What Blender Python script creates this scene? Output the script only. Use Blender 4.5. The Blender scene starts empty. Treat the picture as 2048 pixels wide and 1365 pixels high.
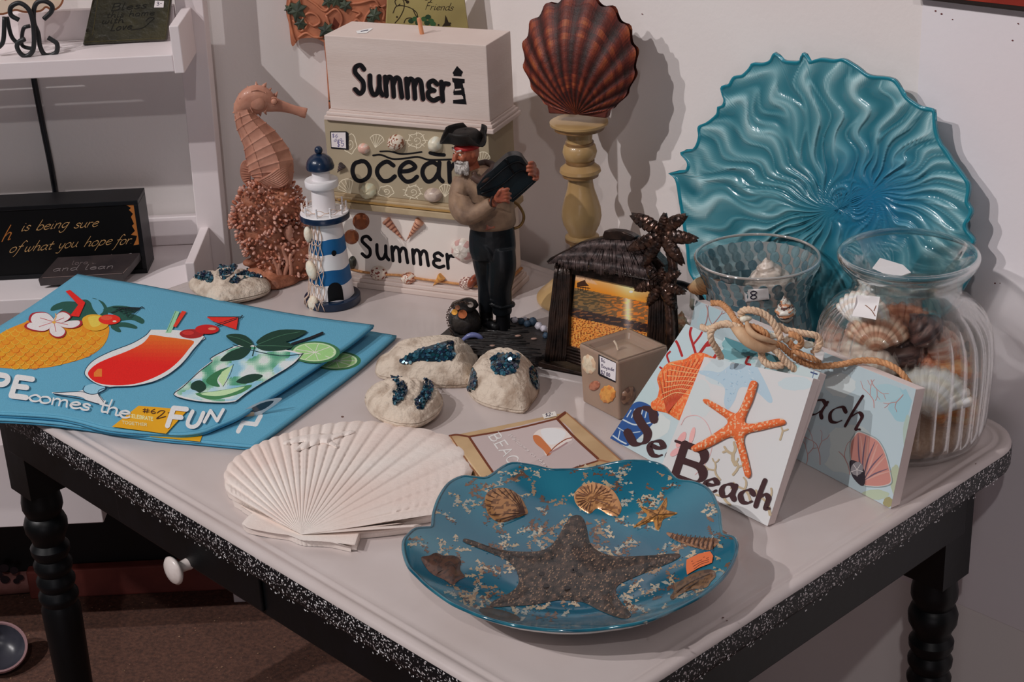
import bpy, bmesh, math, random
import numpy as np
from math import sin, cos, pi, radians, atan2, sqrt, exp, hypot
from mathutils import Vector, Matrix, geometry, noise

# ------------------------------------------------ camera, world, lights, exposure
T = 0.76                                   # height of the table top
F, PITCH, ROLL, TH = 3378.2, radians(24.215), radians(2.781), radians(47.364)
CAM = Vector((0, 0, T + 0.80))
_f = Vector((0, cos(PITCH), -sin(PITCH))); _r0 = Vector((1, 0, 0)); _d0 = Vector((0, -sin(PITCH), -cos(PITCH)))
CR = _r0 * cos(ROLL) + _d0 * sin(ROLL); CD = -_r0 * sin(ROLL) + _d0 * cos(ROLL); CF = _f
scene = bpy.context.scene
cd = bpy.data.cameras.new('camera'); cd.sensor_width = 36; cd.lens = F * 36 / 2048; cd.clip_start = 0.05
cam = bpy.data.objects.new('camera', cd); scene.collection.objects.link(cam)
mw = Matrix((CR, -CD, -CF)).transposed().to_4x4(); mw.translation = CAM; cam.matrix_world = mw
scene.camera = cam
world = bpy.data.worlds.new('world'); scene.world = world; world.use_nodes = True
bgn = world.node_tree.nodes['Background']; bgn.inputs[0].default_value = (0.95, 0.88, 0.90, 1); bgn.inputs[1].default_value = 0.032
scene.view_settings.view_transform = 'Standard'; scene.view_settings.look = 'None'
scene.view_settings.exposure = 0.0; scene.view_settings.gamma = 1.0; scene.view_settings.use_curve_mapping = False
V3 = Vector
def lamp(name, loc, target, power, size, color, angle=75, blend=.5):
    l = bpy.data.lights.new(name, 'SPOT'); l.energy = power; l.shadow_soft_size = size; l.color = color
    l.spot_size = radians(angle); l.spot_blend = blend
    o = bpy.data.objects.new(name, l); scene.collection.objects.link(o); o.location = loc
    o.rotation_euler = (Vector(target) - Vector(loc)).to_track_quat('-Z', 'Y').to_euler(); return o
lamp('track_spotlight', (-3.61, -1.26, T + 4.49), (.12, 1.75, T + .1), 500, .036, (1, .95, .945), 42, .7)
lamp('track_spotlight', (-4.58, -.23, T + 4.17), (.12, 1.75, T + .1), 445, .036, (1, .955, .95), 42, .7)
lamp('track_spotlight', (-.12, -.98, T + 2.2), (.05, 1.75, T), 44, .03, (1, .94, .93), 60)
al = bpy.data.lights.new('added_fill_light', 'AREA'); al.energy = 9; al.size = 1.4; al.color = (.98, .9, .97)  # unseen fill panel, added to lift the dark under the table
ao = bpy.data.objects.new('added_fill_light', al); scene.collection.objects.link(ao); ao.location = (-.6, -2.4, 1.0); ao.rotation_euler = (V3((.5, 2, .4)) - V3((-.6, -2.4, 1.0))).to_track_quat('-Z', 'Y').to_euler()

# ------------------------------------------------ helpers: points
def ray(x, y): return CR * ((x - 1024) / F) + CD * ((y - 682.5) / F) + CF
def at(x, y, z=T):
    d = ray(x, y); return CAM + d * ((z - CAM.z) / d.z)
def hit(x, y, P, n, h=0.0):
    d = ray(x, y); return CAM + d * (((P - CAM).dot(n) + h) / d.dot(n))
def vp(x, y, P, off=0.0):                  # the upright plane through P that faces the viewer, pushed back by off
    n = Vector((P.x, P.y, 0)).normalized(); return hit(x, y, P, n, off)
def pj(p):
    v = p - CAM; w = v.dot(CF); return 1024 + F * v.dot(CR) / w, 682.5 + F * v.dot(CD) / w
def mpp(P): return (P - CAM).dot(CF) / F   # metres per pixel at P
def zat(P, y):
    lo, hi = -.8, .75
    for _ in range(40):
        m = (lo + hi) / 2
        if pj(Vector((P.x, P.y, T + m)))[1] > y: lo = m
        else: hi = m
    return T + lo
V = Vector
def lerp(a, b, t): return a + (b - a) * t
def cr(pts, n=6, closed=False):            # smooth curve through points of any dimension
    P = [np.array(p, float) for p in pts]; m = len(P); out = []
    rng_ = range(m if closed else m - 1)
    for i in rng_:
        p1, p2 = P[i], P[(i + 1) % m]
        p0 = P[(i - 1) % m] if closed or i > 0 else 2 * p1 - p2
        p3 = P[(i + 2) % m] if closed or i + 2 < m else 2 * p2 - p1
        for k in range(n):
            t = k / n
            out.append(.5 * ((2 * p1) + (-p0 + p2) * t + (2 * p0 - 5 * p1 + 4 * p2 - p3) * t * t + (-p0 + 3 * p1 - 3 * p2 + p3) * t ** 3))
    if not closed: out.append(P[-1])
    return out
def rs(seed): return random.Random(seed)

# ------------------------------------------------ helpers: materials
K = 1.5
def lc(c, k=None):
    k = K if k is None else k; o = []
    for v in c[:3]:
        v = v / 255; v = v / 12.92 if v <= .04045 else ((v + .055) / 1.055) ** 2.4
        o.append(min(v * k, .86))
    return tuple(o)
MATS = {}
def mat(name, c=None, c2=None, rough=.5, metal=0, coat=0, spec=.5, ns=30, bump=0, bs=60, trans=0, ior=1.45, detail=4, contrast=(.35, .65), sss=0, k=None, voronoi=0, stretch=None, alpha=1):
    if name in MATS: return MATS[name]
    m = bpy.data.materials.new(name); m.use_nodes = True; nt = m.node_tree; b = nt.nodes['Principled BSDF']; L = nt.links.new
    b.inputs['Roughness'].default_value = rough; b.inputs['Metallic'].default_value = metal
    b.inputs['Coat Weight'].default_value = coat; b.inputs['Coat Roughness'].default_value = .08
    b.inputs['Specular IOR Level'].default_value = spec; b.inputs['IOR'].default_value = ior
    b.inputs['Transmission Weight'].default_value = trans; b.inputs['Subsurface Weight'].default_value = sss
    b.inputs['Subsurface Scale'].default_value = .01; b.inputs['Alpha'].default_value = alpha
    tc = nt.nodes.new('ShaderNodeTexCoord'); vec = tc.outputs['Object']
    if stretch:
        mp = nt.nodes.new('ShaderNodeMapping'); mp.inputs['Scale'].default_value = stretch; L(vec, mp.inputs[0]); vec = mp.outputs[0]
    if c is None:
        a = nt.nodes.new('ShaderNodeAttribute'); a.attribute_name = 'Col'; col = a.outputs['Color']
        if c2 is not None:
            n = nt.nodes.new('ShaderNodeTexNoise'); n.inputs['Scale'].default_value = ns; n.inputs['Detail'].default_value = detail; L(vec, n.inputs['Vector'])
            r = nt.nodes.new('ShaderNodeMapRange'); r.inputs[1].default_value = contrast[0]; r.inputs[2].default_value = contrast[1]; r.inputs[3].default_value = c2; r.inputs[4].default_value = 1
            L(n.outputs[0], r.inputs[0]); mx = nt.nodes.new('ShaderNodeMix'); mx.data_type = 'RGBA'; mx.blend_type = 'MULTIPLY'; mx.inputs[0].default_value = 1
            L(col, mx.inputs[6]); L(r.outputs[0], mx.inputs[7]); col = mx.outputs[2]
        L(col, b.inputs['Base Color'])
    elif c2 is None: b.inputs['Base Color'].default_value = (*lc(c, k), 1)
    else:
        if voronoi:
            n = nt.nodes.new('ShaderNodeTexVoronoi'); n.inputs['Scale'].default_value = ns; src = n.outputs['Distance']
        else:
            n = nt.nodes.new('ShaderNodeTexNoise'); n.inputs['Scale'].default_value = ns; n.inputs['Detail'].default_value = detail; src = n.outputs[0]
        L(vec, n.inputs['Vector']); r = nt.nodes.new('ShaderNodeValToRGB'); r.color_ramp.elements[0].position = contrast[0]; r.color_ramp.elements[1].position = contrast[1]
        r.color_ramp.elements[0].color = (*lc(c, k), 1); r.color_ramp.elements[1].color = (*lc(c2, k), 1); L(src, r.inputs[0]); L(r.outputs[0], b.inputs['Base Color'])
    if bump:
        n2 = nt.nodes.new('ShaderNodeTexNoise'); n2.inputs['Scale'].default_value = bs; n2.inputs['Detail'].default_value = 4; L(vec, n2.inputs['Vector'])
        bp = nt.nodes.new('ShaderNodeBump'); bp.inputs['Strength'].default_value = bump; bp.inputs['Distance'].default_value = .002; L(n2.outputs[0], bp.inputs['Height']); L(bp.outputs[0], b.inputs['Normal'])
    MATS[name] = m; return m

# ------------------------------------------------ helpers: objects
ORG = {}
def tag(o, label=None, cat=None, group=None, kind=None):
    if label: o['label'] = label
    if cat: o['category'] = cat
    if group: o['group'] = group
    if kind: o['kind'] = kind
    return o
def thing(name, loc, label, cat, group=None):
    o = bpy.data.objects.new(name, None); scene.collection.objects.link(o); o.location = loc; o.empty_display_size = .02
    ORG[o.name] = V(loc); return tag(o, label, cat, group)
class MB:
    def __init__(s): s.v = []; s.f = []; s.c = []
    def add(s, vs, fs, col=None):
        n = len(s.v); s.v += [tuple(v) for v in vs]; s.f += [tuple(i + n for i in f) for f in fs]
        s.c += (col if isinstance(col, list) else [col] * len(fs)); return s
    def box(s, P, X, Y, Z, col=None):      # from corner P along three edge vectors
        vs = [P, P + X, P + X + Y, P + Y, P + Z, P + X + Z, P + X + Y + Z, P + Y + Z]
        return s.add(vs, [(0, 3, 2, 1), (4, 5, 6, 7), (0, 1, 5, 4), (1, 2, 6, 5), (2, 3, 7, 6), (3, 0, 4, 7)], col)
    def prism(s, pts, n, h, col=None):     # outline pts (3D) pushed along -n by h
        m = len(pts); b = [p - n * h for p in pts]
        tr = geometry.tessellate_polygon([pts])
        fs = [tuple(t) for t in tr] + [tuple(i + m for i in reversed(t)) for t in tr] + [(i, i + m, (i + 1) % m + m, (i + 1) % m) for i in range(m)]
        return s.add(list(pts) + b, fs, col)
    def grid(s, fn, nu, nv, cu=False, cv=False, col=None, capu=False):
        vs = [fn(i, j) for i in range(nu) for j in range(nv)]; fs = []; cc = []
        for i in range(nu if cu else nu - 1):
            for j in range(nv if cv else nv - 1):
                a, b = i, (i + 1) % nu; c, d = j, (j + 1) % nv
                fs.append((a * nv + c, b * nv + c, b * nv + d, a * nv + d))
                if callable(col): cc.append(col(i, j))
        if capu: fs += [tuple(range(nv)), tuple((nu - 1) * nv + k for k in reversed(range(nv)))]; cc += [col(0, 0), col(nu - 2, 0)] if callable(col) else []
        return s.add(vs, fs, cc if callable(col) else col)
    def lathe(s, prof, C, seg=48, col=None, rf=None, ax=None):
        ax = ax or (V((1, 0, 0)), V((0, 1, 0)), V((0, 0, 1)))
        def fn(i, j):
            r, z = prof[i][:2]; a = 2 * pi * j / seg
            if rf: r, z = rf(r, z, a, i)
            return C + ax[0] * (r * cos(a)) + ax[1] * (r * sin(a)) + ax[2] * z
        return s.grid(fn, len(prof), seg, cv=True, col=col)
    def tube(s, pts, rad, seg=8, col=None, cap=True, flat=1, up=None, closed=False):
        P = [V(p[:3]) for p in pts]; n = len(P)
        R = [rad] * n if not hasattr(rad, '__len__') else [float(v) for v in np.interp(np.linspace(0, 1, n), np.linspace(0, 1, len(rad)), rad)]
        t0 = (P[1] - P[0]).normalized(); u = (up or (V((0, 0, 1)) if abs(t0.z) < .9 else V((1, 0, 0))))
        u = (u - t0 * u.dot(t0)).normalized(); fr = []
        for i in range(n):
            t = (P[min(i + 1, n - 1)] - P[max(i - 1, 0)]).normalized() if not closed else (P[(i + 1) % n] - P[i - 1]).normalized()
            u = (u - t * u.dot(t)).normalized(); fr.append((u.copy(), t.cross(u)))
        return s.grid(lambda i, j: P[i] + (fr[i][0] * cos(2 * pi * j / seg) * flat + fr[i][1] * sin(2 * pi * j / seg)) * R[i], n, seg, cv=True, cu=closed, col=col, capu=cap and not closed)
    def ball(s, C, r, seg=12, col=None, X=None, Y=None, Z=None, fn=None):   # ellipsoid with half axes X Y Z
        X = X or V((r, 0, 0)); Y = Y or V((0, r, 0)); Z = Z or V((0, 0, r)); nr = max(5, seg // 2 + 1)
        def g(i, j):
            a = pi * i / (nr - 1); b = 2 * pi * j / seg; k = fn(a, b) if fn else 1
            return C + (X * (sin(a) * cos(b)) + Y * (sin(a) * sin(b)) + Z * cos(a)) * k
        return s.grid(g, nr, seg, cv=True, col=col)
    def build(s, name, m, parent=None, smooth=.7, bevel=0, label=None, kind=None, loc=None, group=None, cat=None, seg=2, zmin=None):
        o3 = ORG[parent.name] if parent else V(loc if loc is not None else (0, 0, 0))
        me = bpy.data.meshes.new(name); n = len(s.v)
        va = np.array(s.v, dtype=float)
        if zmin is not None: va[:, 2] = np.maximum(va[:, 2], zmin)
        va = va - np.array(o3)
        me.from_pydata(va.tolist(), [], s.f); me.materials.append(m)
        if any(c is not None for c in s.c):
            ca = me.color_attributes.new('Col', 'FLOAT_COLOR', 'CORNER'); arr = []
            for f, c in zip(s.f, s.c): arr += [*(c or (.5, .5, .5)), 1.0] * len(f)
            ca.data.foreach_set('color', np.array(arr, dtype=np.float32))
        if smooth:
            me.polygons.foreach_set('use_smooth', [True] * len(me.polygons))
            if smooth < 3: me.set_sharp_from_angle(angle=smooth)
        me.update()
        o = bpy.data.objects.new(name, me); scene.collection.objects.link(o)
        if parent: o.parent = parent
        else: o.location = o3
        ORG[o.name] = o3
        if bevel:
            md = o.modifiers.new('bevel', 'BEVEL'); md.width = bevel; md.segments = seg; md.limit_method = 'ANGLE'; md.angle_limit = .6
        return tag(o, label, cat, group, kind)
def remesh(o, vox, it=4):
    r = o.modifiers.new('r', 'REMESH'); r.mode = 'VOXEL'; r.voxel_size = vox; r.use_smooth_shade = True
    if it: m = o.modifiers.new('s', 'SMOOTH'); m.iterations = it; m.factor = .5
# surfaces
def quad(a, b, c, d, t, n):                # slab under the quad a b c d, thickness t against n
    return MB().prism([a, b, c, d], n, t)

# ------------------------------------------------ helpers: flat print laid on a surface
def inpoly(x, y, P):
    c = False; j = len(P) - 1
    for i in range(len(P)):
        if (P[i][1] > y) != (P[j][1] > y) and x < (P[j][0] - P[i][0]) * (y - P[i][1]) / (P[j][1] - P[i][1] + 1e-12) + P[i][0]: c = not c
        j = i
    return c
DH = 1.6e-5
def clip_poly(P, Q):                       # Sutherland-Hodgman against a convex outline
    A = sum(Q[i][0] * Q[(i + 1) % len(Q)][1] - Q[(i + 1) % len(Q)][0] * Q[i][1] for i in range(len(Q))); sg = 1 if A > 0 else -1
    for i in range(len(Q)):
        a, b = Q[i], Q[(i + 1) % len(Q)]; f = lambda p: sg * ((b[0] - a[0]) * (p[1] - a[1]) - (b[1] - a[1]) * (p[0] - a[0])); out = []
        for k in range(len(P)):
            p, q = P[k], P[(k + 1) % len(P)]; fp, fq = f(p), f(q)
            if fp >= 0: out.append(p)
            if (fp >= 0) != (fq >= 0): t = fp / (fp - fq); out.append((p[0] + (q[0] - p[0]) * t, p[1] + (q[1] - p[1]) * t))
        P = out
        if len(P) < 3: return []
    return P
class Art:
    def __init__(s, mp, h0=5e-5, step=None, clip=None): s.mp = mp; s.mb = MB(); s.h = h0; s.step = step; s.clip = clip; s.k = None
    def fill(s, poly, col, sm=0, step=None, dome=0, dw=6.0, closed=True, jit=0):
        s.h += DH; step = step or s.step
        P = [tuple(map(float, p)) for p in (cr(poly, sm, True) if sm else poly)]
        if s.clip: P = clip_poly(P, s.clip)
        if len(P) < 3: return s
        A = np.array(P); m = len(P)
        vs = [V(p) for p in P]
        if step:
            x0, y0 = A.min(0); x1, y1 = A.max(0); nx = int((x1 - x0) / step) + 1; ny = int((y1 - y0) / step) + 1
            for i in range(nx):
                for j in range(ny):
                    q = (x0 + (i + .5) * step, y0 + (j + .5) * step)
                    if inpoly(q[0], q[1], P): vs.append(V(q))
        try: r = geometry.delaunay_2d_cdt(vs, [], [list(range(m))], 1, 1e-4)
        except Exception: return s
        v2, fs = r[0], r[2]
        B = np.roll(A, -1, 0); D = B - A; L2 = (D * D).sum(1) + 1e-9
        out = []
        for p in v2:
            h = s.h
            if dome:
                q = np.array(p); t = np.clip(((q - A) * D).sum(1) / L2, 0, 1); d = np.sqrt((((A + D * t[:, None]) - q) ** 2).sum(1).min())
                h += dome * (1 - exp(-d / dw))
            out.append(s.mp(p[0], p[1], h))
        cols = [lc(col(*(sum((v2[i][k] for i in f)) / len(f) for k in (0, 1))), s.k) for f in fs] if callable(col) else lc(col, s.k)
        s.mb.add(out, fs, cols if isinstance(cols, list) else cols); return s
    def stroke(s, pts, w, col, sm=6, nib=None, taper=0, dome=0):
        s.h += DH * .5
        Q = np.array(cr(pts, sm) if sm and len(pts) > 2 else pts, float); n = len(Q)
        T_ = np.gradient(Q, axis=0); T_ /= (np.linalg.norm(T_, axis=1)[:, None] + 1e-9); N = np.stack([-T_[:, 1], T_[:, 0]], 1)
        t = np.linspace(0, 1, n); W = np.full(n, w / 2.0)
        if nib is not None: W = w / 2 * (nib[1] + (1 - nib[1]) * np.abs(np.sin(np.arctan2(-T_[:, 1], T_[:, 0]) - nib[0])))
        if taper: W = W * (1 - taper * (2 * np.abs(t - .5)) ** 2)
        if taper < 0: W = W * (1 + taper * t) / (1 - taper * .5 * 0 + 0) if False else W
        L_, R_ = Q + N * W[:, None], Q - N * W[:, None]; vs = []
        for i in range(n): vs += [s.mp(*L_[i], s.h), s.mp(*Q[i], s.h + dome), s.mp(*R_[i], s.h)]
        ok = [inpoly(*Q[i], s.clip) if s.clip else True for i in range(n)]
        fs = [f for i in range(n - 1) if ok[i] and ok[i + 1] for f in ((3 * i, 3 * i + 3, 3 * i + 4, 3 * i + 1), (3 * i + 1, 3 * i + 4, 3 * i + 5, 3 * i + 2))]
        s.mb.add(vs, fs, lc(col, s.k))
        if w > 1.2:
            for k in (0, n - 1):
                r = W[k]; c = Q[k]
                if r > .5 and ok[k]:
                    ring = [s.mp(c[0] + r * cos(a), c[1] + r * sin(a), s.h - DH * .2) for a in np.linspace(0, 2 * pi, 9)[:8]]
                    s.mb.add(ring, [tuple(range(8))], lc(col, s.k))
        return s
    def disc(s, x, y, rx, ry, col, n=16, rot=0, dome=0, step=None):
        p = [(x + rx * cos(a) * cos(rot) - ry * sin(a) * sin(rot), y + rx * cos(a) * sin(rot) + ry * sin(a) * cos(rot)) for a in np.linspace(0, 2 * pi, n + 1)[:n]]
        return s.fill(p, col, dome=dome, step=step)
    def out(s, name, m, parent, label=None, smooth=.9): return s.mb.build(name, m, parent, smooth=smooth, label=label)
GL = {
'a': (.95, [[(.8, .82), (.5, 1), (.15, .8), (.05, .4), (.25, .02), (.55, .12), (.78, .5)], [(.82, 1), (.78, .3), (.95, .02)]]),
'b': (.85, [[(.12, 2), (.1, 1), (.1, 0)], [(.1, .6), (.4, 1), (.8, .75), (.75, .2), (.4, -.02), (.1, .2)]]),
'c': (.8, [[(.8, .8), (.5, 1), (.15, .75), (.06, .4), (.28, .03), (.6, .03), (.85, .25)]]),
'd': (.9, [[(.75, .82), (.45, 1), (.1, .75), (.05, .35), (.3, 0), (.6, .15), (.75, .5)], [(.82, 2), (.78, 1), (.78, .3), (.95, .02)]]),
'e': (.85, [[(.1, .5), (.5, .55), (.78, .75), (.5, 1), (.15, .75), (.08, .35), (.35, 0), (.65, .05), (.85, .25)]]),
'f': (.6, [[(.85, 1.8), (.6, 2), (.38, 1.5), (.3, .5), (.2, -.6), (0, -.9)], [(.05, 1), (.65, 1.02)]]),
'g': (.9, [[(.8, .82), (.5, 1), (.15, .8), (.08, .4), (.3, .05), (.6, .2), (.8, .6)], [(.82, 1), (.8, .2), (.7, -.7), (.35, -.9), (.1, -.6)]]),
'h': (.9, [[(.15, 2), (.1, 1), (.1, 0)], [(.1, .55), (.4, 1), (.7, .85), (.72, .4), (.75, .05), (.95, .1)]]),
'i': (.4, [[(.15, 1), (.13, .4), (.18, .03), (.38, .1)], [(.17, 1.42), (.18, 1.5)]]),
'l': (.45, [[(.15, 2), (.12, 1), (.15, .1), (.4, .08)]]),
'm': (1.4, [[(.1, 1), (.12, 0)], [(.12, .6), (.35, 1), (.6, .9), (.65, .4), (.65, 0)], [(.65, .6), (.9, 1), (1.15, .9), (1.2, .4), (1.25, 0)]]),
'n': (.9, [[(.1, 1), (.12, 0)], [(.12, .6), (.4, 1), (.68, .9), (.72, .4), (.75, 0)]]),
'o': (.9, [[(.45, 1), (.15, .85), (.05, .45), (.2, .05), (.5, 0), (.78, .25), (.82, .65), (.65, .95), (.45, 1)]]),
'p': (.9, [[(.15, 1), (.1, 0), (.05, -.95)], [(.13, .7), (.45, 1), (.8, .75), (.75, .2), (.4, 0), (.12, .2)]]),
'r': (.65, [[(.1, 1), (.12, 0)], [(.12, .55), (.3, .9), (.62, .92)]]),
's': (.7, [[(.65, .85), (.4, 1), (.15, .8), (.3, .55), (.6, .4), (.6, .1), (.3, 0), (.05, .15)]]),
't': (.6, [[(.3, 1.6), (.25, .6), (.3, .05), (.6, .1)], [(.02, 1.02), (.6, 1.05)]]),
'u': (.95, [[(.1, 1), (.08, .4), (.25, .02), (.55, .1), (.75, .5)], [(.78, 1), (.76, .3), (.95, .02)]]),
'v': (.8, [[(.1, 1), (.35, 0), (.7, 1)]]),
'w': (1.2, [[(.1, 1), (.1, .3), (.3, 0), (.55, .3), (.6, .9)], [(.6, .9), (.62, .2), (.8, 0), (1.05, .4), (1.1, 1)]]),
'y': (.85, [[(.1, 1), (.12, .4), (.35, .1), (.7, .5)], [(.75, 1), (.7, .1), (.5, -.8), (.1, -.8)]]),
'ε': (.85, [[(.8, .85), (.5, 1.02), (.18, .85), (.22, .6), (.55, .5)], [(.5, .52), (.12, .4), (.1, .12), (.45, -.02), (.85, .12)]]),
'B': (1.2, [[(.2, 2), (.2, 0)], [(.2, 2), (.85, 1.95), (1.0, 1.5), (.8, 1.1), (.2, 1.05)], [(.2, 1.05), (.95, 1), (1.15, .5), (.9, .05), (.2, 0)]]),
'C': (1.2, [[(1.1, 1.6), (.8, 2), (.35, 1.85), (.1, 1.1), (.25, .25), (.7, 0), (1.15, .35)]]),
'S': (1.05, [[(.9, 1.6), (.7, 1.95), (.3, 1.85), (.2, 1.45), (.5, 1.1), (.85, .8), (.85, .3), (.5, 0), (.1, .35)]]),
'Z': (1.0, [[(.85, 1.3), (.6, 1.5), (.25, 1.38), (.18, 1.1), (.45, .85), (.72, .6), (.7, .2), (.42, 0), (.1, .2)]]),
'E': (1.0, [[(.15, 2), (.15, 0)], [(.15, 2), (.95, 2)], [(.15, 1.05), (.8, 1.05)], [(.15, 0), (.95, 0)]]),
'F': (1.0, [[(.15, 2), (.15, 0)], [(.15, 2), (.95, 2)], [(.15, 1.05), (.8, 1.05)]]),
'H': (1.1, [[(.15, 2), (.15, 0)], [(.95, 2), (.95, 0)], [(.15, 1.05), (.95, 1.05)]]),
'N': (1.2, [[(.15, 0), (.15, 2)], [(.15, 2), (1.0, 0)], [(1.0, 0), (1.0, 2)]]),
'U': (1.15, [[(.15, 2), (.15, .6), (.35, .05), (.75, .05), (.98, .6), (.98, 2)]]),
'P': (1.05, [[(.15, 0), (.15, 2)], [(.15, 2), (.8, 1.95), (.95, 1.5), (.75, 1.05), (.15, 1)]]),
'A': (1.2, [[(.05, 0), (.6, 2)], [(.6, 2), (1.15, 0)], [(.25, .7), (.95, .7)]]),
'R': (1.1, [[(.15, 0), (.15, 2)], [(.15, 2), (.8, 1.95), (.95, 1.5), (.75, 1.1), (.15, 1.05)], [(.5, 1.05), (1.0, 0)]]),
'T': (1.1, [[(.55, 2), (.55, 0)], [(.05, 2), (1.05, 2)]]),
'L': (.9, [[(.15, 2), (.15, 0)], [(.15, 0), (.85, 0)]]),
'G': (1.2, [[(1.1, 1.6), (.8, 2), (.35, 1.85), (.1, 1.1), (.25, .25), (.7, 0), (1.1, .3), (1.1, .9)], [(.7, .9), (1.15, .9)]]),
'O': (1.25, [[(.6, 2), (.2, 1.75), (.05, 1), (.2, .25), (.6, 0), (1.0, .25), (1.15, 1), (1.0, 1.75), (.6, 2)]]),
'W': (1.6, [[(.05, 2), (.4, 0)], [(.4, 0), (.8, 1.6)], [(.8, 1.6), (1.2, 0)], [(1.2, 0), (1.55, 2)]]),
'8': (.9, [[(.45, 2), (.1, 1.7), (.2, 1.2), (.7, .8), (.8, .3), (.45, 0), (.08, .3), (.2, .8), (.7, 1.2), (.8, 1.7), (.45, 2)]]),
'$': (.9, [[(.8, 1.6), (.4, 1.9), (.1, 1.5), (.75, .6), (.5, .1), (.05, .4)], [(.45, 2.2), (.45, -.2)]]),
'2': (.9, [[(.1, 1.6), (.4, 2), (.8, 1.6), (.5, .8), (.05, 0), (.9, .05)]]),
'6': (.9, [[(.7, 2), (.2, 1.2), (.1, .4), (.45, 0), (.8, .4), (.6, .9), (.15, .7)]]),
'5': (.9, [[(.8, 2), (.2, 2), (.15, 1.2), (.6, 1.2), (.8, .6), (.5, 0), (.05, .2)]]),
'3': (.9, [[(.1, 1.8), (.5, 2), (.75, 1.5), (.35, 1.05), (.8, .7), (.6, .1), (.05, .1)]]),
'0': (.9, [[(.45, 2), (.1, 1.2), (.15, .3), (.5, 0), (.8, .7), (.75, 1.6), (.45, 2)]]),
'.': (.3, [[(.1, 0), (.12, .06)]]), '-': (.6, [[(.05, .9), (.55, .95)]]), '#': (1, [[(.3, 2), (.2, 0)], [(.75, 2), (.6, 0)], [(0, 1.4), (1, 1.4)], [(0, .6), (1, .6)]]),
' ': (.6, [])}
def text(art, st, p0, p1, xh, w, col, up=None, sp=.18, nib=None, slant=0, serif=0, taper=0):
    """st from baseline point p0 to p1, letters xh high; up = direction of the letter stems"""
    p0 = np.array(p0, float); p1 = np.array(p1, float); tot = sum(GL[c][0] + sp for c in st) - sp
    ex = (p1 - p0) / tot; up = np.array(up if up is not None else (0, -1), float); up = up / np.linalg.norm(up) * xh; x = 0
    for c in st:
        wd, ss = GL[c]
        for q in ss:
            pts = [p0 + ex * (x + a + slant * b) + up * b for a, b in q]
            straight = len(q) == 2
            art.stroke(pts, w, col, sm=0 if straight else 6, nib=nib, taper=taper)
            if serif and straight and abs(q[0][0] - q[1][0]) < .2 and abs(q[0][1] - q[1][1]) > .8:
                for e in (0, 1):
                    pp = pts[e]; art.stroke([pp - ex * serif, pp + ex * serif], w * .3, col, sm=0)
        x += wd + sp
INK = None
def rope(mb, pts, R, pitch=.016, col=None, sm=8, seg=6):
    Q = [V(p) for p in cr([tuple(p) for p in pts], sm)]
    # resample
    d = [0]
    for a, b in zip(Q, Q[1:]): d.append(d[-1] + (b - a).length)
    n = max(8, int(d[-1] / (pitch / 9))); P = []; j = 0
    for i in range(n + 1):
        s_ = d[-1] * i / n
        while j < len(d) - 2 and d[j + 1] < s_: j += 1
        t = (s_ - d[j]) / max(d[j + 1] - d[j], 1e-9); P.append(Q[j].lerp(Q[j + 1], min(1, t)))
    t0 = (P[1] - P[0]).normalized(); u = V((0, 0, 1)) if abs(t0.z) < .9 else V((1, 0, 0)); fr = []
    for i in range(n + 1):
        t = (P[min(i + 1, n)] - P[max(i - 1, 0)]).normalized(); u = (u - t * u.dot(t)).normalized(); fr.append((u.copy(), t.cross(u)))
    for k in range(3):
        st = []
        for i in range(n + 1):
            a = 2 * pi * (d[-1] * i / n / pitch + k / 3); st.append(P[i] + (fr[i][0] * cos(a) + fr[i][1] * sin(a)) * R * .48)
        mb.tube(st, R * .56, seg=seg, col=col)
    return mb
def scallop(mb, H, up, rt, n, S, depth=.35, ribs=12, spread=1.15, col=None, amp=.03, nu=14, back=False, scal=.03):
    """fan shell: hinge H, height S along up, bulging along n"""
    m = ribs * 6 + 1
    def fn(i, j):
        s_ = i / (nu - 1); a = lerp(-spread, spread, j / (m - 1))
        R = S * (.5 + .5 * cos(a * .9)) ** .42 * (1 + scal * s_ * cos(a / spread * pi * ribs))
        r = R * s_ ** .8; x = r * sin(a) * 1.02; y = r * cos(a)
        q = (s_ - .42) / .6; h = S * depth * max(0, 1 - q * q) ** .7 if s_ > .0 else 0
        h *= (1 - .75 * (abs(a) / spread) ** 3)
        h += S * amp * s_ * cos(a / spread * pi * ribs)
        if back: h = -S * .03
        return H + up * y + rt * x + n * h
    mb.grid(fn, nu, m, col=(lambda i, j: col(i / (nu - 1), j / (m - 1))) if callable(col) else col)
    return mb
def spiral(mb, tip, base, r, turns=6, col=None, seg=10, col2=None):
    """auger or whelk: stepped cone from tip to base"""
    n = turns * 5 + 1; pts = [tip.lerp(base, i / (n - 1)) for i in range(n)]
    R = [max(.0002, r * (i / (n - 1)) * (.86 + .16 * abs(sin(pi * i / 5)))) for i in range(n)]
    cf = (lambda i, j: col if (i % 5) > 1 else (col2 or col))
    mb.tube(pts, R, seg=seg, col=cf); return mb

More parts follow.
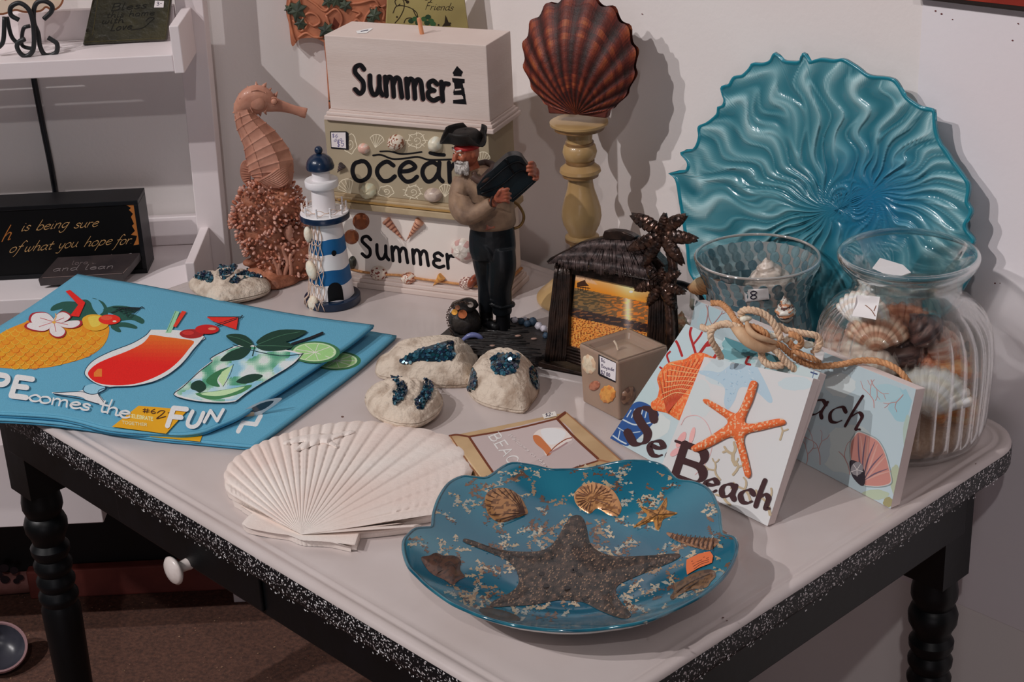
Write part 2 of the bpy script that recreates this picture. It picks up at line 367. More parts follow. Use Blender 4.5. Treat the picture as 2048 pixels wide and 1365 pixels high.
# ================================================ SETTING
UA = V((-sin(pi / 2 - TH) if False else -cos(TH), sin(TH), 0)); UB = V((sin(TH), cos(TH), 0)); UZ = V((0, 0, 1))
W0 = V((.0536, 1.9955, 0)); W0 = V((at(1107, 534).x, at(1107, 534).y, 0)) + UB * .03
M_wall = mat('wall_paint', (202, 195, 193), (197, 189, 187), rough=.75, ns=3, bump=.12, bs=180)
M_wall2 = mat('wall_panel_paint', (202, 194, 197), (198, 190, 193), rough=.7, ns=4, bump=.1, bs=160)
mb = MB(); P = W0 - UA * 1.6; mb.box(P, UA * (1.6 + .42), UB * .08, UZ * 2.4); mb.build('wall_back', M_wall, smooth=0, kind='structure')
s_ = hit(1845, 30, W0, UB); d_ = (s_ - W0).dot(UA)
mb = MB(); mb.box(W0 + UA * (d_ - .9) + UB * -.0008 + UZ * .5, UA * .9, UB * .0007, UZ * 1.9); wp = mb.build('trim_1', M_wall2, smooth=0, kind='structure')
a = Art(lambda x, y, h: hit(x, y, W0, UB, -.0010 - h))
rd = rs(5)
for (x, y, r) in [(1871, 22, 2.2), (1883, 28, 2.4), (1905, 39, 1.6), (2036, 47, 1.8), (2037, 48, 1.4), (2025, 81, 2.2), (1284, 28, 1.4), (1990, 567, 2.0), (2000, 567, 1.3)]:
    a.disc(x, y, r, r * .8, (90, 50, 50), n=7)
a.out('paint_chip', mat('print', rough=.6, spec=.2), wp, smooth=0)['kind'] = 'stuff'
Y_L = 2.264
mb = MB(); mb.box(V((-2.4, Y_L, 0)), V((2.27, 0, 0)), V((0, .05, 0)), UZ * 2.4); mb.build('wall_left', M_wall, smooth=0, kind='structure')
FZ = .155
M_floor = mat('floor_carpet', (52, 36, 31), (80, 54, 44), rough=.95, ns=160, bump=.6, bs=300, contrast=(.3, .75), k=2.3)
mb = MB(); mb.box(V((-3, -1, FZ - .05)), V((5, 0, 0)), V((0, 3.9, 0)), UZ * .05); ORG['floor'] = V((0, 0, 0)); mb.build('floor', M_floor, smooth=0, kind='structure')
mb = MB(); fl = rs(9)
for i in range(1800):
    x, y = fl.uniform(-1.05, -.2), fl.uniform(1.7, 2.6); s = fl.uniform(.0008, .0022); a0 = fl.uniform(0, 3)
    c = V((x, y, FZ + .0006)); e = V((cos(a0), sin(a0), 0)) * s; g = V((-sin(a0), cos(a0), 0)) * s * .6
    mb.add([c - e, c - g, c + e, c + g + V((0, 0, .001))], [(0, 1, 2, 3)], lc(fl.choice([(120, 92, 78), (105, 70, 58), (82, 60, 52), (132, 104, 84)]), 1.7))
mb.build('carpet_fleck', mat('print', rough=.6, spec=.2), bpy.data.objects['floor'], smooth=0, kind='stuff')
pa, pb = at(196, 1178, FZ), at(345, 1166, FZ)
mb = MB(); mb.box(V((pa.x - .1, 2.236, FZ)), V((.75, 0, 0)), V((0, .02, 0)), UZ * .050)
mb.build('baseboard_left', mat('red_board', (96, 46, 40), (80, 38, 34), rough=.7, ns=20, k=2.2), smooth=0, kind='structure', bevel=.003)
# bottom-left dark backdrop under the shelf is painted shade: a black board on the wall

# ================================================ TABLE
LA, LB = 1.014, .67
FC = V((at(0, 0).x, 0, 0)); FC = V((.02492, 1.04258, T))
def tp(a, b, z=0): return FC + UA * a + UB * b + UZ * z
tbl = thing('table', tp(LA / 2, LB / 2, FZ - T), 'old kitchen table with white enamel top, speckled black rim and black turned legs', 'table')
M_en = mat('enamel_white', (174, 165, 163), (167, 157, 154), rough=.32, ns=9, coat=.25, bump=.05, bs=90)
M_blk = mat('black_paint', (9, 12, 14), (13, 16, 20), rough=.42, ns=30, bump=.08, bs=80, k=.8, spec=.35)
def rrect(ins, z, R=.055, n=8):
    out = []; r = max(R - ins, .004)
    for (ca, cb, a0) in [(ins + r, ins + r, pi), (LA - ins - r, ins + r, 1.5 * pi), (LA - ins - r, LB - ins - r, 0), (ins + r, LB - ins - r, .5 * pi)]:
        for k in range(n + 1):
            t = a0 + pi / 2 * k / n; out.append(tp(ca + r * cos(t), cb + r * sin(t), z))
    return out
def loops(mb, spec):
    R = [rrect(*s) for s in spec]; n = len(R[0]); k0 = len(mb.v)
    for r in R: mb.v += [tuple(p) for p in r]
    for i in range(len(R) - 1):
        for j in range(n):
            mb.f.append((k0 + i * n + j, k0 + (i + 1) * n + j, k0 + (i + 1) * n + (j + 1) % n, k0 + i * n + (j + 1) % n)); mb.c.append(None)
    mb.f.append(tuple(k0 + (len(R) - 1) * n + j for j in range(n))); mb.c.append(None)
    return mb
mb = loops(MB(), [(.030, -.012), (.0006, -.012), (.0, -.0055), (.0012, -.0022), (.004, -.0002), (.0075, .0002), (.0105, -.0004), (.0125, -.0016), (.0145, -.0016), (.0165, -.0002), (.019, -.0002), (.0215, -.0010), (.025, 0), (.040, 0), (.06, 0)])
mb.build('tabletop', M_en, tbl, smooth=.9)
mb = loops(MB(), [(.03, -.0315), (.004, -.0315), (.0008, -.029), (-.0006, -.024), (-.0006, -.009), (.0, -.0058), (.02, -.006)])
M_sp = mat('speckle_edge', (12, 13, 17), (205, 196, 198), rough=.5, ns=420, detail=3, contrast=(.60, .645), bump=.15, bs=300, k=.95)
mb.build('edge_band', M_sp, tbl, smooth=.9, label='black speckled edge band')
# paint speckles that stand proud of the band
mb = MB(); rg = rs(3)
for i in range(1500):
    side = rg.random() < .6; s = rg.uniform(.0005, .0015); zz = -.006 - .0255 * rg.random() ** 1.3
    if side: c = tp(rg.uniform(.06, LA - .06), -.0009, zz); e = UA
    else: c = tp(-.0009, rg.uniform(.06, LB - .06), zz); e = UB
    a0 = rg.uniform(0, 3.1); q = e * s * cos(a0) + UZ * s * sin(a0); w = -e * s * .6 * sin(a0) + UZ * s * .6 * cos(a0)
    mb.add([c - q, c - w, c + q, c + w], [(0, 1, 2, 3)], lc((205, 198, 200)))
mb.build('paint_speckle', mat('print', rough=.6, spec=.2), tbl, smooth=0, kind='stuff')
# small chips and stains on the enamel
a = Art(lambda x, y, h: at(x, y, T + h))
for (x, y, r) in [(685, 834, 3.2), (1454, 1242, 2.0), (1446, 1236, 2.5), (640, 880, 1.5), (1951, 928, 2)]: a = Art(lambda x, y, h: at(x, y, T + h)); a.disc(x, y, r, r * .6, (96, 72, 66), n=8); a.out('enamel_chip', mat('print', rough=.6, spec=.2), tbl, smooth=0)
IN = .032
def apron(name, p, q):
    d = (q - p).normalized(); n = d.cross(UZ); m = MB().box(p - UZ * .105 - n * .009, q - p, n * .018, UZ * .074); return m.build(name, M_blk, tbl, smooth=0, bevel=.0015)
i2 = IN + .010
apron('apron', tp(.06, i2), tp(LA - .06, i2)); apron('apron', tp(.06, LB - i2), tp(LA - .06, LB - i2))
apron('apron', tp(i2, .06), tp(i2, LB - .06)); apron('apron', tp(LA - i2, .06), tp(LA - i2, LB - .06))
kp = hit(378, 1122, tp(0, i2 - .01), UB); ka = (kp - FC).dot(UA)
dr = MB().box(tp(ka - .13, i2 - .0125, -.1), UA * .26, UB * .004, UZ * .062).build('drawer', M_blk, tbl, smooth=0, bevel=.0015)
ax3 = (UA, UZ, -UB)
kz = kp.z - .003
prof = [(0, -.002), (.0068, 0), (.0062, .004), (.0058, .010), (.0075, .013), (.0125, .0155), (.0152, .018), (.0155, .020), (.013, .0225), (.006, .0242), (0, .0245)]
kb = MB().lathe(prof, V((kp.x, kp.y, kz)), 24, ax=ax3).build('knob', mat('knob_white', (196, 187, 183), (178, 166, 160), rough=.35, ns=60, coat=.3), dr, smooth=1.2, label='chipped white round knob')
def leg(a, b):
    c = tp(a, b, 0); m = MB(); h = .024
    m.box(c - UA * h - UB * h + UZ * (-.165), UA * 2 * h, UB * 2 * h, UZ * .133)
    pr = [(.012, FZ + .002), (.013, FZ), (.0165, FZ + .02), (.0185, FZ + .05), (.0215, .28), (.0235, .38), (.0242, .425), (.0215, .435), (.0245, .442), (.0245, .447), (.0200, .455), (.0235, .463), (.0238, .468), (.0195, .477), (.0235, .485), (.0238, .491), (.0195, .499), (.0235, .507), (.0238, .514), (.0190, .521), (.0215, .530), (.0255, .538), (.0262, .548), (.0235, .556), (.0205, .559), (.0220, .563), (.0245, .570), (.0245, .578), (.022, .592), (.022, .60)]
    pr = [(r, z - T) for r, z in pr]
    m.lathe(pr, c, 28); return m.build('leg', M_blk, tbl, smooth=.6, bevel=.0)
for a_, b_ in ((.062, .062), (LA - .062, .062), (.062, LB - .062), (LA - .062, LB - .062)): leg(a_, b_)

# ================================================ LADDER SHELF and what stands on it
FY0 = V((0, 1, 0))
M_sh = mat('shelf_white', (203, 193, 194), (196, 186, 187), rough=.5, ns=6, bump=.05, bs=120)
shf = thing('ladder_shelf', (-.75, 2.2, 0), 'white painted ladder shelf behind the left end of the table', 'shelf')
def sbox(name, x0, x1, y0, y1, z0, z1, m=M_sh, par=shf, bev=.0012):
    return MB().box(V((x0, y0, T + z0)), V((x1 - x0, 0, 0)), V((0, y1 - y0, 0)), UZ * (z1 - z0)).build(name, m, par, smooth=0, bevel=bev)
XL = -1.15
P0 = vp(357, 0, V((-.4, 2.2, 0)))
px0, px1 = -.418, -.386
for k in (0,):
    m = MB(); a = hit(357, 0, V((0, 2.2, 0)), V((0, 1, 0))); b = hit(405, 0, V((0, 2.2, 0)), V((0, 1, 0))); c = hit(400, 545, V((0, 2.2, 0)), V((0, 1, 0))); d = hit(455, 545, V((0, 2.2, 0)), V((0, 1, 0)))
    xm0, xm1 = (a.x + c.x) / 2 - .002, (b.x + d.x) / 2
    sl = (c.x - a.x) / (c.z - a.z)
    z0, z1 = FZ, T + .62
    bx = lambda x, z: x + sl * .6 * (z - T - .12)
    m.add([V((bx(xm0, z), y, z)) for z in (z0, z1) for y in (2.2, 2.235) for _ in (0,)] + [V((bx(xm1, z), y, z)) for z in (z0, z1) for y in (2.2, 2.235)],
          [(0, 2, 3, 1), (4, 5, 7, 6), (0, 4, 6, 2), (1, 3, 7, 5), (2, 6, 7, 3), (0, 1, 5, 4)]); m.build('post', M_sh, shf, smooth=0, bevel=.0012)
XR = xm0 - .001
zu, zl = .2741, -.0355
cpx = hit(345, 108, V((0, 2.1, 0)), V((0, 1, 0))).x; cpx2 = hit(386, 540, V((0, 2.068, 0)), V((0, 1, 0))).x
sbox('shelf_board', XL, cpx - .0005, 2.10, 2.20, zu - .022, zu)
sbox('shelf_board', XL, cpx2 - .0095, 2.068, 2.245, zl - .020, zl)
sbox('back_rail', XL, XR + .004, 2.2, 2.212, zu, zu + .040)
sbox('back_rail', XL, XR + .02, 2.245, 2.257, zl, zl + .042)
cpx = hit(345, 108, V((0, 2.1, 0)), V((0, 1, 0))).x
sbox('end_cap', cpx, cpx + .0125, 2.098, 2.2, zu - .024, zu + .037)
cpx2 = hit(386, 540, V((0, 2.068, 0)), V((0, 1, 0))).x
sbox('end_cap', cpx2 - .009, cpx2 + .003, 2.066, 2.2, zl - .022, zl + .041)
# lowest box tier
zb1 = hit(0, 890, V((0, 2.02, 0)), V((0, 1, 0))).z - T; zb0 = hit(0, 1056, V((0, 2.02, 0)), V((0, 1, 0))).z - T
XB = hit(200, 1000, V((0, 2.02, 0)), FY0).x
sbox('bottom_tier', XL, XB, 2.02, 2.255, zb0, zb1)
sbox('bottom_back_rail', XL, XB, 2.245, 2.257, zb1, zb1 + .03)
sbox('shade_strip', XL, -.24, 2.257, 2.2635, FZ - T + .0002, zb0 - .0005, mat('shade_black', (12, 12, 14), rough=.6, k=1))  # flat black board put in for the shade below the lowest tier
# black sign lettering box on the lower shelf
FY = V((0, 1, 0))
M_pr = mat('print', rough=.6, spec=.2); M_bk = mat('black_satin', (12, 13, 16), (20, 21, 25), rough=.4, ns=20, k=.9, spec=.3)
def ypl(Y): return lambda x, y, h: hit(x, y, V((0, Y, 0)), FY, -h)
sb = thing('sign_box', hit(250, 545, V((0, 2.14, 0)), FY), 'deep black box sign with gold script lettering on the lower shelf', 'sign', None)
zbot = T + zl + .0005; a = hit(284, 545, V((0, 2.14, 0)), FY); top = hit(270, 407, V((0, 2.14, 0)), FY).z
x1 = hit(271, 407, V((0, 2.14, 0)), FY).x + .003; x0 = x1 - .30; D = .052
H_ = top + .004 - zbot; fr_ = .007
mb = MB()
mb.box(V((x0, 2.14, zbot)), V((x1 - x0, 0, 0)), V((0, D, 0)), UZ * .006)
mb.box(V((x0, 2.14, zbot + H_ - .006)), V((x1 - x0, 0, 0)), V((0, D, 0)), UZ * .006)
mb.box(V((x0, 2.14, zbot + .006)), V((.006, 0, 0)), V((0, D, 0)), UZ * (H_ - .012))
mb.box(V((x1 - .006, 2.14, zbot + .006)), V((.006, 0, 0)), V((0, D, 0)), UZ * (H_ - .012))
mb.build('frame', M_bk, sb, smooth=0, bevel=.0006)
MB().box(V((x0 + .006, 2.1415, zbot + .006)), V((x1 - x0 - .012, 0, 0)), V((0, .008, 0)), UZ * (H_ - .012)).build('face_panel', mat('face_black', (7, 7, 9), rough=.6, k=.8, spec=.2), sb, smooth=0)
a = Art(ypl(2.1414)); gold = (150, 92, 44); tan = (168, 132, 88)
a.fill([(247, 405), (269, 402), (271, 420), (272, 436), (276, 455), (277, 478), (278, 489), (267, 491), (272, 480), (274, 472), (262, 470), (270, 462), (264, 452), (268, 448), (262, 434), (266, 428), (258, 420), (262, 416), (252, 410)], gold)
sg = {'w': 1.7}
def scr(st, p0, p1, xh, w=2.0, c=tan): text(a, st, p0, p1, xh, w, c, up=(.12, -1), slant=.35, nib=(.7, .3), sp=.1)
scr('h', (2, 484), (19, 480), 15, 3.2, gold); scr('is', (41, 463), (57, 461), 10); scr('being', (71, 461), (134, 455), 10); scr('sure', (147, 457), (194, 453), 10)
scr('of', (17, 506), (40, 503), 10); scr('what', (47, 504), (102, 499), 10); scr('you', (115, 498), (153, 494), 10); scr('hope', (167, 494), (221, 489), 10); scr('for.', (229, 491), (264, 487), 10)
a.out('lettering', M_pr, sb, 'gold script lettering')
# tile leaning flat in front of it
zt = T + zl + .016
tl = thing('engraved_tile', at(160, 545, zt), 'dark engraved tile lying in front of the black box sign', 'tile')
q = [at(76, 559, zt), at(246, 549, zt), hit(280, 506, V((0, 2.136, 0)), FY), hit(115, 515, V((0, 2.136, 0)), FY)]
nt_ = (q[1] - q[0]).cross(q[3] - q[0]).normalized(); Pt = q[0]
MB().prism(q, nt_, .0125).build('tile_slab', mat('tile_dark', (52, 44, 44), (40, 34, 36), rough=.38, ns=40, coat=.2, k=1.2), tl, smooth=0, bevel=.0008)
a = Art(lambda x, y, h: hit(x, y, Pt, nt_, h))
text(a, 'trust in the', (165, 521), (232, 515), 3.6, 1.0, (92, 82, 82), slant=.2); text(a, 'lord with all', (143, 530), (246, 524), 4, 1.0, (88, 78, 78), slant=.2); text(a, 'and lean', (105, 543), (226, 537), 5, 1.3, (100, 92, 92), slant=.2)
a.stroke([(85, 556), (244, 547)], 1, (110, 95, 92), sm=0); a.stroke([(246, 547), (279, 508)], 1, (110, 95, 92), sm=0)
a.out('lettering', M_pr, tl)
a = Art(lambda x, y, h: hit(x, y, Pt, nt_, h + .0006)); a.fill([(244, 509), (263, 507), (264, 514), (246, 516)], (196, 186, 186)); a.stroke([(250, 512), (257, 511)], 1, (40, 40, 60), sm=0); a.out('price_sticker', M_pr, tl, 'white price sticker')
# iron easel with its plaque, upper shelf
M_ir = mat('wrought_iron', (24, 26, 28), (36, 38, 40), rough=.45, ns=60, bump=.2, bs=200, k=1.2)
es = thing('wrought_iron_easel', at(75, 105, T + zu), 'black scrolled wrought iron easel on the upper shelf', 'easel')
EY = at(60, 114, T + zu).y + .012
def Eq(x, y, o=0): return hit(x, y, V((0, EY + o, 0)), FY)
for pts, o in (([(38, 40), (22, 30), (22, 14), (38, 6), (55, 16), (64, 36), (68, 70), (66, 100), (54, 112), (42, 108), (34, 94), (38, 84), (50, 78)], -.012),
               ([(88, 38), (102, 24), (104, 12), (92, 3), (76, 4), (68, 18), (68, 45), (76, 66), (80, 92), (88, 108), (100, 111), (113, 104), (114, 88), (104, 80), (96, 75)], -.004)):
    MB().tube([Eq(x, y, o) for x, y in cr(pts, 8)], .0031, 10).build('scroll', M_ir, es, smooth=2)
MB().tube([Eq(x, y, .008) for x, y in cr([(60, 52), (48, 56), (44, 72), (44, 90), (56, 96), (70, 97)], 6)], .0026, 8).build('brace', M_ir, es, smooth=2)
MB().tube([Eq(x, y, .002) for x, y in cr([(14, 34), (18, 55), (22, 70), (28, 80), (40, 90)], 6)], .0028, 8).build('brace', M_ir, es, smooth=2)
MB().tube([Eq(x, y, -.006) for x, y in cr([(-30, 60), (-26, 88), (-12, 97), (0, 92), (7, 78), (9, 34)], 6)], .0030, 8).build('scroll', M_ir, es, smooth=2)
pl = thing('parchment_plaque', Eq(50, 30, .018), 'pale ragged-edge plaque held by the scrolled iron easel', 'plaque')
ed = cr([(-40, -90), (30, -95), (100, -90), (124, -60), (122, -25), (126, -2), (118, 14), (104, 20), (92, 14), (80, 22), (50, 24), (30, 20), (6, 28), (-20, 26), (-45, 24), (-50, -30)], 5, True)
MB().prism([Eq(x, y, .016) for x, y in ed], -FY, .007).build('slab', mat('parchment', (206, 180, 160), (176, 140, 112), rough=.6, ns=25, contrast=(.5, .75)), pl, smooth=.5)
a = Art(ypl(EY + .0158)); a.stroke(ed + [ed[0]], 4, (120, 74, 50), sm=0); a.stroke([(70, -3), (76, 4)], 3, (190, 120, 70)); a.stroke([(10, 0), (20, -3)], 2, (150, 60, 60)); a.out('painted_edge', M_pr, pl)
# dark green plaque
gp = thing('green_plaque', at(250, 88, T + zu), 'dark olive green plaque with engraved home blessing on the upper shelf', 'plaque')
n_g = V((0, -cos(.28), sin(.28))); Pg = at(165, 92, T + zu) + UZ * .0035
q = [hit(x, y, Pg, n_g) for x, y in ((165, 90), (333, 80), (347, -40), (192, -36))]
MB().prism(q, n_g, .008).build('slab', mat('olive_glaze', (38, 36, 24), (54, 50, 30), rough=.35, ns=35, bump=.6, bs=120, coat=.3, k=1.25), gp, smooth=0, bevel=.0015)
a = Art(lambda x, y, h: hit(x, y, Pg, n_g, h)); dk = (20, 19, 14)
text(a, 'Bless', (220, 22), (292, 16), 7, 2.2, dk, slant=.2); text(a, 'this home', (212, 36), (308, 30), 6, 1.6, dk, slant=.2); text(a, 'with', (203, 48), (246, 45), 6, 1.8, dk, slant=.2); text(a, 'Love', (220, 62), (262, 58), 7, 2.0, dk, slant=.3) if 'L' in GL else 0
a.stroke([(262, 60), (285, 56), (300, 44), (308, 36), (298, 36), (292, 42)], 1.8, dk)
for st in ([(170, 84), (330, 76), (343, -30)], [(185, 70), (200, -30)]): a.stroke(st, 1.5, (66, 60, 38), sm=0)
a.out('lettering', M_pr, gp)
a = Art(lambda x, y, h: hit(x, y, Pg, n_g, h + .0006)); a.fill([(310, 1), (328, 2), (327, 15), (308, 15)], (196, 190, 190)); text(a, '3-', (313, 11), (324, 10), 3.4, 1.1, (40, 35, 60)); a.out('price_sticker', M_pr, gp, 'white price sticker')
# black cord hanging on the wall behind the shelf
mb = MB(); mb.tube([hit(x, y, V((0, Y_L - .008, 0)), FY) for x, y in cr([(62, 120), (68, 160), (85, 250), (103, 340), (116, 420), (124, 480)], 5)], .0042, 8)
tag(mb.build('power_cable', mat('cable_black', (14, 16, 22), rough=.4, k=1.2), smooth=2, loc=(-.9, 2.31, T)), 'thick black cable running down the wall behind the ladder shelf', 'cable')
# things on the floor at the lower left
c0, c1 = at(-60, 1160, FZ + .03), at(92, 1148, FZ + .03)
ff = thing('patterned_roll', (c0.x, c0.y, FZ), 'pink and dark patterned roll lying on the floor left of the table leg', 'cushion')
dv = (c1 - c0); L_ = dv.length; dv.normalize(); rr = .019
pr = [(.0005, 0), (rr * .75, .001), (rr * .95, .006), (rr, .014), (rr, L_ * .5), (rr, L_ - .012), (rr * .92, L_ - .005), (rr * .6, L_ - .0005), (.0005, L_)]
sd = dv.cross(UZ).normalized(); MB().lathe(pr, V((c0.x, c0.y, FZ + rr + .001)), 24, ax=(sd, UZ, dv)).build('roll_body', mat('roll_cloth', (150, 104, 100), (120, 78, 72), rough=.8, ns=30, k=1.3), ff, smooth=1.2)
a = Art(lambda x, y, h: hit(x, y, V((c0.x, c0.y, FZ + rr)) - V((0, rr, 0)), V((0, -1, 0)).normalized(), h + .001))
for (x, y, r) in [(8, 1137, 10), (28, 1142, 9), (-5, 1150, 11), (40, 1156, 8), (33, 1163, 7), (10, 1160, 10), (-14, 1165, 9)]: a.disc(x, y, r, r * .8, (38, 30, 34), n=10)
a.out('pattern', M_pr, ff)
bw = thing('dark_dish', at(10, 1310, FZ), 'dark dish with a pale rim on the floor beside the table leg', 'dish')
cb = at(-6, 1302, FZ + .02); cb.z = FZ
tl_ = (V((0, -.35, .94)).normalized(), ); X_ = V((1, 0, 0)); Z_ = V((.25, -.45, .86)).normalized(); Y_ = Z_.cross(X_).normalized(); X_ = Y_.cross(Z_)
MB().lathe([(.0, 0), (.022, 0), (.034, .012), (.040, .028), (.0405, .031), (.0375, .031), (.031, .015), (.018, .006), (0, .005)], cb + V((0, 0, .008)), 36, ax=(X_, Y_, Z_)).build('dish_body', mat('dish_dark', (36, 38, 46), (58, 58, 66), rough=.3, ns=20, k=1.3), bw, smooth=.9)
MB().lathe([(.0372, .0305), (.038, .0335), (.041, .0335), (.0418, .030), (.041, .028)], cb + V((0, 0, .008)), 36, ax=(X_, Y_, Z_)).build('rim', mat('rim_pink', (140, 110, 112), rough=.4), bw, smooth=.9)
# picture at the top right
pf = thing('picture', hit(1980, 0, W0, UB), 'dark framed red and orange picture at the top right of the wall', 'picture')
def wq(x, y, o=0): return hit(x, y, W0, UB, -o)
tl0, tr0 = wq(1826, -2, .012), wq(2140, 36, .012); 
dn = UZ * .25; fr = tl0 + (tr0 - tl0) * 1.0
MB().prism([tl0, tr0, tr0 + dn, tl0 + dn], -UB, .011).build('frame', mat('frame_dark', (40, 32, 30), rough=.4, k=1.2), pf, smooth=0, bevel=.002)
i0, i1 = wq(1920, -1, .0125), wq(2140, 23, .0125)
MB().prism([i0, i1, i1 + UZ * .2, i0 + UZ * .2], -UB, .001).build('canvas', mat('canvas_red', (150, 52, 30), (120, 36, 26), rough=.5, ns=15), pf, smooth=0)

# ================================================ CROSS AND PLAQUE ON THE WALL
YC = 2.245
cx_ = thing('ivy_cross', hit(690, 20, V((0, YC, 0)), FY), 'terracotta scrollwork cross with green ivy leaves on the wall behind the box signs', 'cross')
M_tc = mat('terracotta', (176, 112, 82), (136, 82, 60), rough=.6, ns=28, bump=.2, bs=150)
CP = lambda x, y, o=0: hit(x, y, V((0, YC - o, 0)), FY)
out = cr([(574, -8), (572, 22), (578, 50), (584, 92), (600, 78), (628, 76), (647, 84)], 5) + [np.array((655, 150)), np.array((658, 222)), np.array((700, 222)), np.array((696, 84))] + cr([(712, 80), (740, 72), (772, 86), (778, 40), (776, -10), (782, -60), (740, -48), (706, -52)], 5) + [np.array((702, -130)), np.array((644, -128)), np.array((646, -52))] + cr([(620, -46), (578, -58)], 4)
MB().prism([CP(*p) for p in out], -FY, .014).build('cross_body', M_tc, cx_, smooth=.4, bevel=.003)
mb = MB()
def sc(pts, r=.0017, m=mb, o=.001): m.tube([CP(x, y, o) for x, y in cr(pts, 6)], r, 6)
for pts in ([(580, 0), (578, 30), (586, 70), (592, 84)], [(596, 76), (612, 66), (628, 74), (646, 74)], [(586, 40), (600, 62), (614, 50), (606, 36), (618, 26), (632, 30), (640, 44), (628, 52), (618, 46)],
            [(612, -4), (630, 8), (650, 22), (664, 6), (672, -8)], [(652, 30), (668, 70), (684, 40), (672, 18), (652, 30)], [(692, 8), (720, 6), (748, 0), (760, 14), (772, 10)], [(700, 60), (712, 40), (726, 46), (734, 30), (752, 12), (768, 22), (766, 40)],
            [(696, 52), (704, 62), (716, 54), (722, 62), (744, 70), (768, 80)], [(774, -10), (776, 30), (772, 76)], [(652, 90), (656, 150), (660, 220)], [(598, -12), (600, 10), (590, 22)], [(704, 20), (720, 26), (712, 34)]): sc(pts)
for pts in ([(740, 12), (752, 18), (758, 30)], [(640, 60), (656, 66), (668, 80)], [(664, 96), (670, 130), (676, 160), (672, 200)]): sc(pts, .0022)
mb.build('scrollwork', M_tc, cx_, smooth=2, kind='stuff')
M_iv = mat('ivy_green', (62, 72, 56), (40, 48, 42), rough=.5, ns=60, bump=.3, bs=200)
def ivy(x, y, s, rot):
    pts = [(0, -1.25), (.28, -.75), (.85, -.75), (.55, -.2), (.95, .35), (.35, .35), (0, 1.0), (-.35, .35), (-.95, .35), (-.55, -.2), (-.85, -.75), (-.28, -.75)]
    P = [CP(x + s * (a * cos(rot) - b * sin(rot)), y + s * (a * sin(rot) + b * cos(rot)), .0035) for a, b in pts]; c = CP(x, y, .006)
    m = MB(); n = len(P); Q = [p + FY * .0035 for p in P]
    m.add(P + [c] + Q, [(i, (i + 1) % n, n) for i in range(n)] + [(i, i + n + 1, (i + 1) % n + n + 1, (i + 1) % n) for i in range(n)]); m.build('ivy_leaf', M_iv, cx_, smooth=0)
for v in [(594, 24, 20, .2), (600, 46, 13, 2.6), (576, 18, 9, 1.2), (655, 4, 14, 1.0), (674, -2, 15, 3.6), (692, 12, 13, 5.2), (650, 62, 16, .8), (657, 78, 11, 2.8), (748, 32, 15, .3), (740, 42, 9, 2.2), (662, 126, 8, .4), (668, 168, 9, 2.9), (664, 200, 8, 1.2), (670, -40, 16, .4), (676, 96, 9, 1.5)]: ivy(*v)
a = Art(lambda x, y, h: CP(x, y, h + .0003)); a.fill([(668, 34), (680, 50), (674, 64), (664, 56)], (84, 40, 30)); a.out('inlay', M_pr, cx_)

YF_ = 2.09
fp = thing('friends_plaque', hit(850, 200, V((0, YF_, 0)), FY), 'olive yellow plaque lettered Friends behind the topmost box sign', 'plaque')
n_f = V((.12, -1, .08)).normalized(); Pf = hit(850, 60, V((0, YF_, 0)), FY)
fq = lambda x, y, h=0: hit(x, y, Pf, n_f, h)
q = [fq(762, 240), fq(962, 246), fq(922, -60), fq(778, -66)]
MB().prism(q, n_f, .010).build('slab', mat('plaque_yellow', (150, 138, 88), (128, 116, 74), rough=.45, ns=12, coat=.2), fp, smooth=0, bevel=.0015)
a = Art(fq); kk = (42, 34, 26)
text(a, 'Friends', (850, 19), (905, 21), 7.5, 1.7, kk, slant=.3, nib=(.7, .35), sp=.12); text(a, 'of', (848, 0), (866, 0), 6, 1.4, kk, slant=.2)
for pts in ([(786, 26), (794, 12), (816, 14), (832, 24), (836, 36)], [(790, 46), (800, 34), (808, 16), (807, 2), (800, -4), (790, 2), (794, 12), (800, 8)], [(808, 46), (812, 38), (822, 36), (830, 42)], [(826, 18), (830, 28), (838, 40)]): a.stroke(pts, 1.7, kk)
for (x, y, r) in [(815, 4, 3.4), (794, 34, 2), (900, 47, 2.4), (877, 50, 2), (811, 0, 2.5)]: a.disc(x, y, r, r, kk, n=8)
a.fill([(891, 30), (897, 44), (902, 52), (884, 53), (889, 46)], kk)
for i, (x, y) in enumerate([(822, 42), (830, 38), (836, 46), (848, 38), (856, 34), (862, 42), (854, 46), (866, 48)]): a.disc(x, y, 6, 5, (52, 84, 52) if i % 2 else (40, 62, 44), n=9)
a.out('painting', M_pr, fp)

# ================================================ STACK OF THREE BOX SIGNS
U0 = V((-.911, .412, 0)).normalized(); V0 = V((-U0.y, U0.x, 0)); V0 = V((.412, .911, 0)).normalized()
C0 = at(1004, 613)
def gblob(par, f, n, x, y, rx, ry, dep, col, col2=None, rot=0, name='shell', lab=None, ribs=0, spots=None):
    """small shell glued on the front plane f(x,y,h); n = outward normal; radii in pixels"""
    c = f(x, y, 0); X = f(x + rx * cos(rot), y + rx * sin(rot), 0) - c; Y = f(x - ry * sin(rot), y + ry * cos(rot), 0) - c; rg = rs(int(x * 7 + y))
    m = MB(); nr, ns = 8, 22
    fn = lambda i, j: c + (X * cos(2 * pi * j / ns) + Y * sin(2 * pi * j / ns)) * sin(pi / 2 * i / (nr - 1)) * (1 + (.05 * cos(ribs * 2 * pi * j / ns) if ribs else 0)) + n * (dep * cos(pi / 2 * i / (nr - 1)) * (1 + (.08 * cos(ribs * pi * j / ns) if ribs else 0)))
    def cf(i, j):
        if spots and rg.random() < .28: return lc(spots)
        return lc(col2) if col2 and (j % 4 < 2 and i > 2) else lc(col)
    m.grid(fn, nr, ns, cv=True, col=cf)
    return m.build(name, mat('shell_gloss', c2=.82, ns=220, rough=.35), par, smooth=1.5, label=lab)
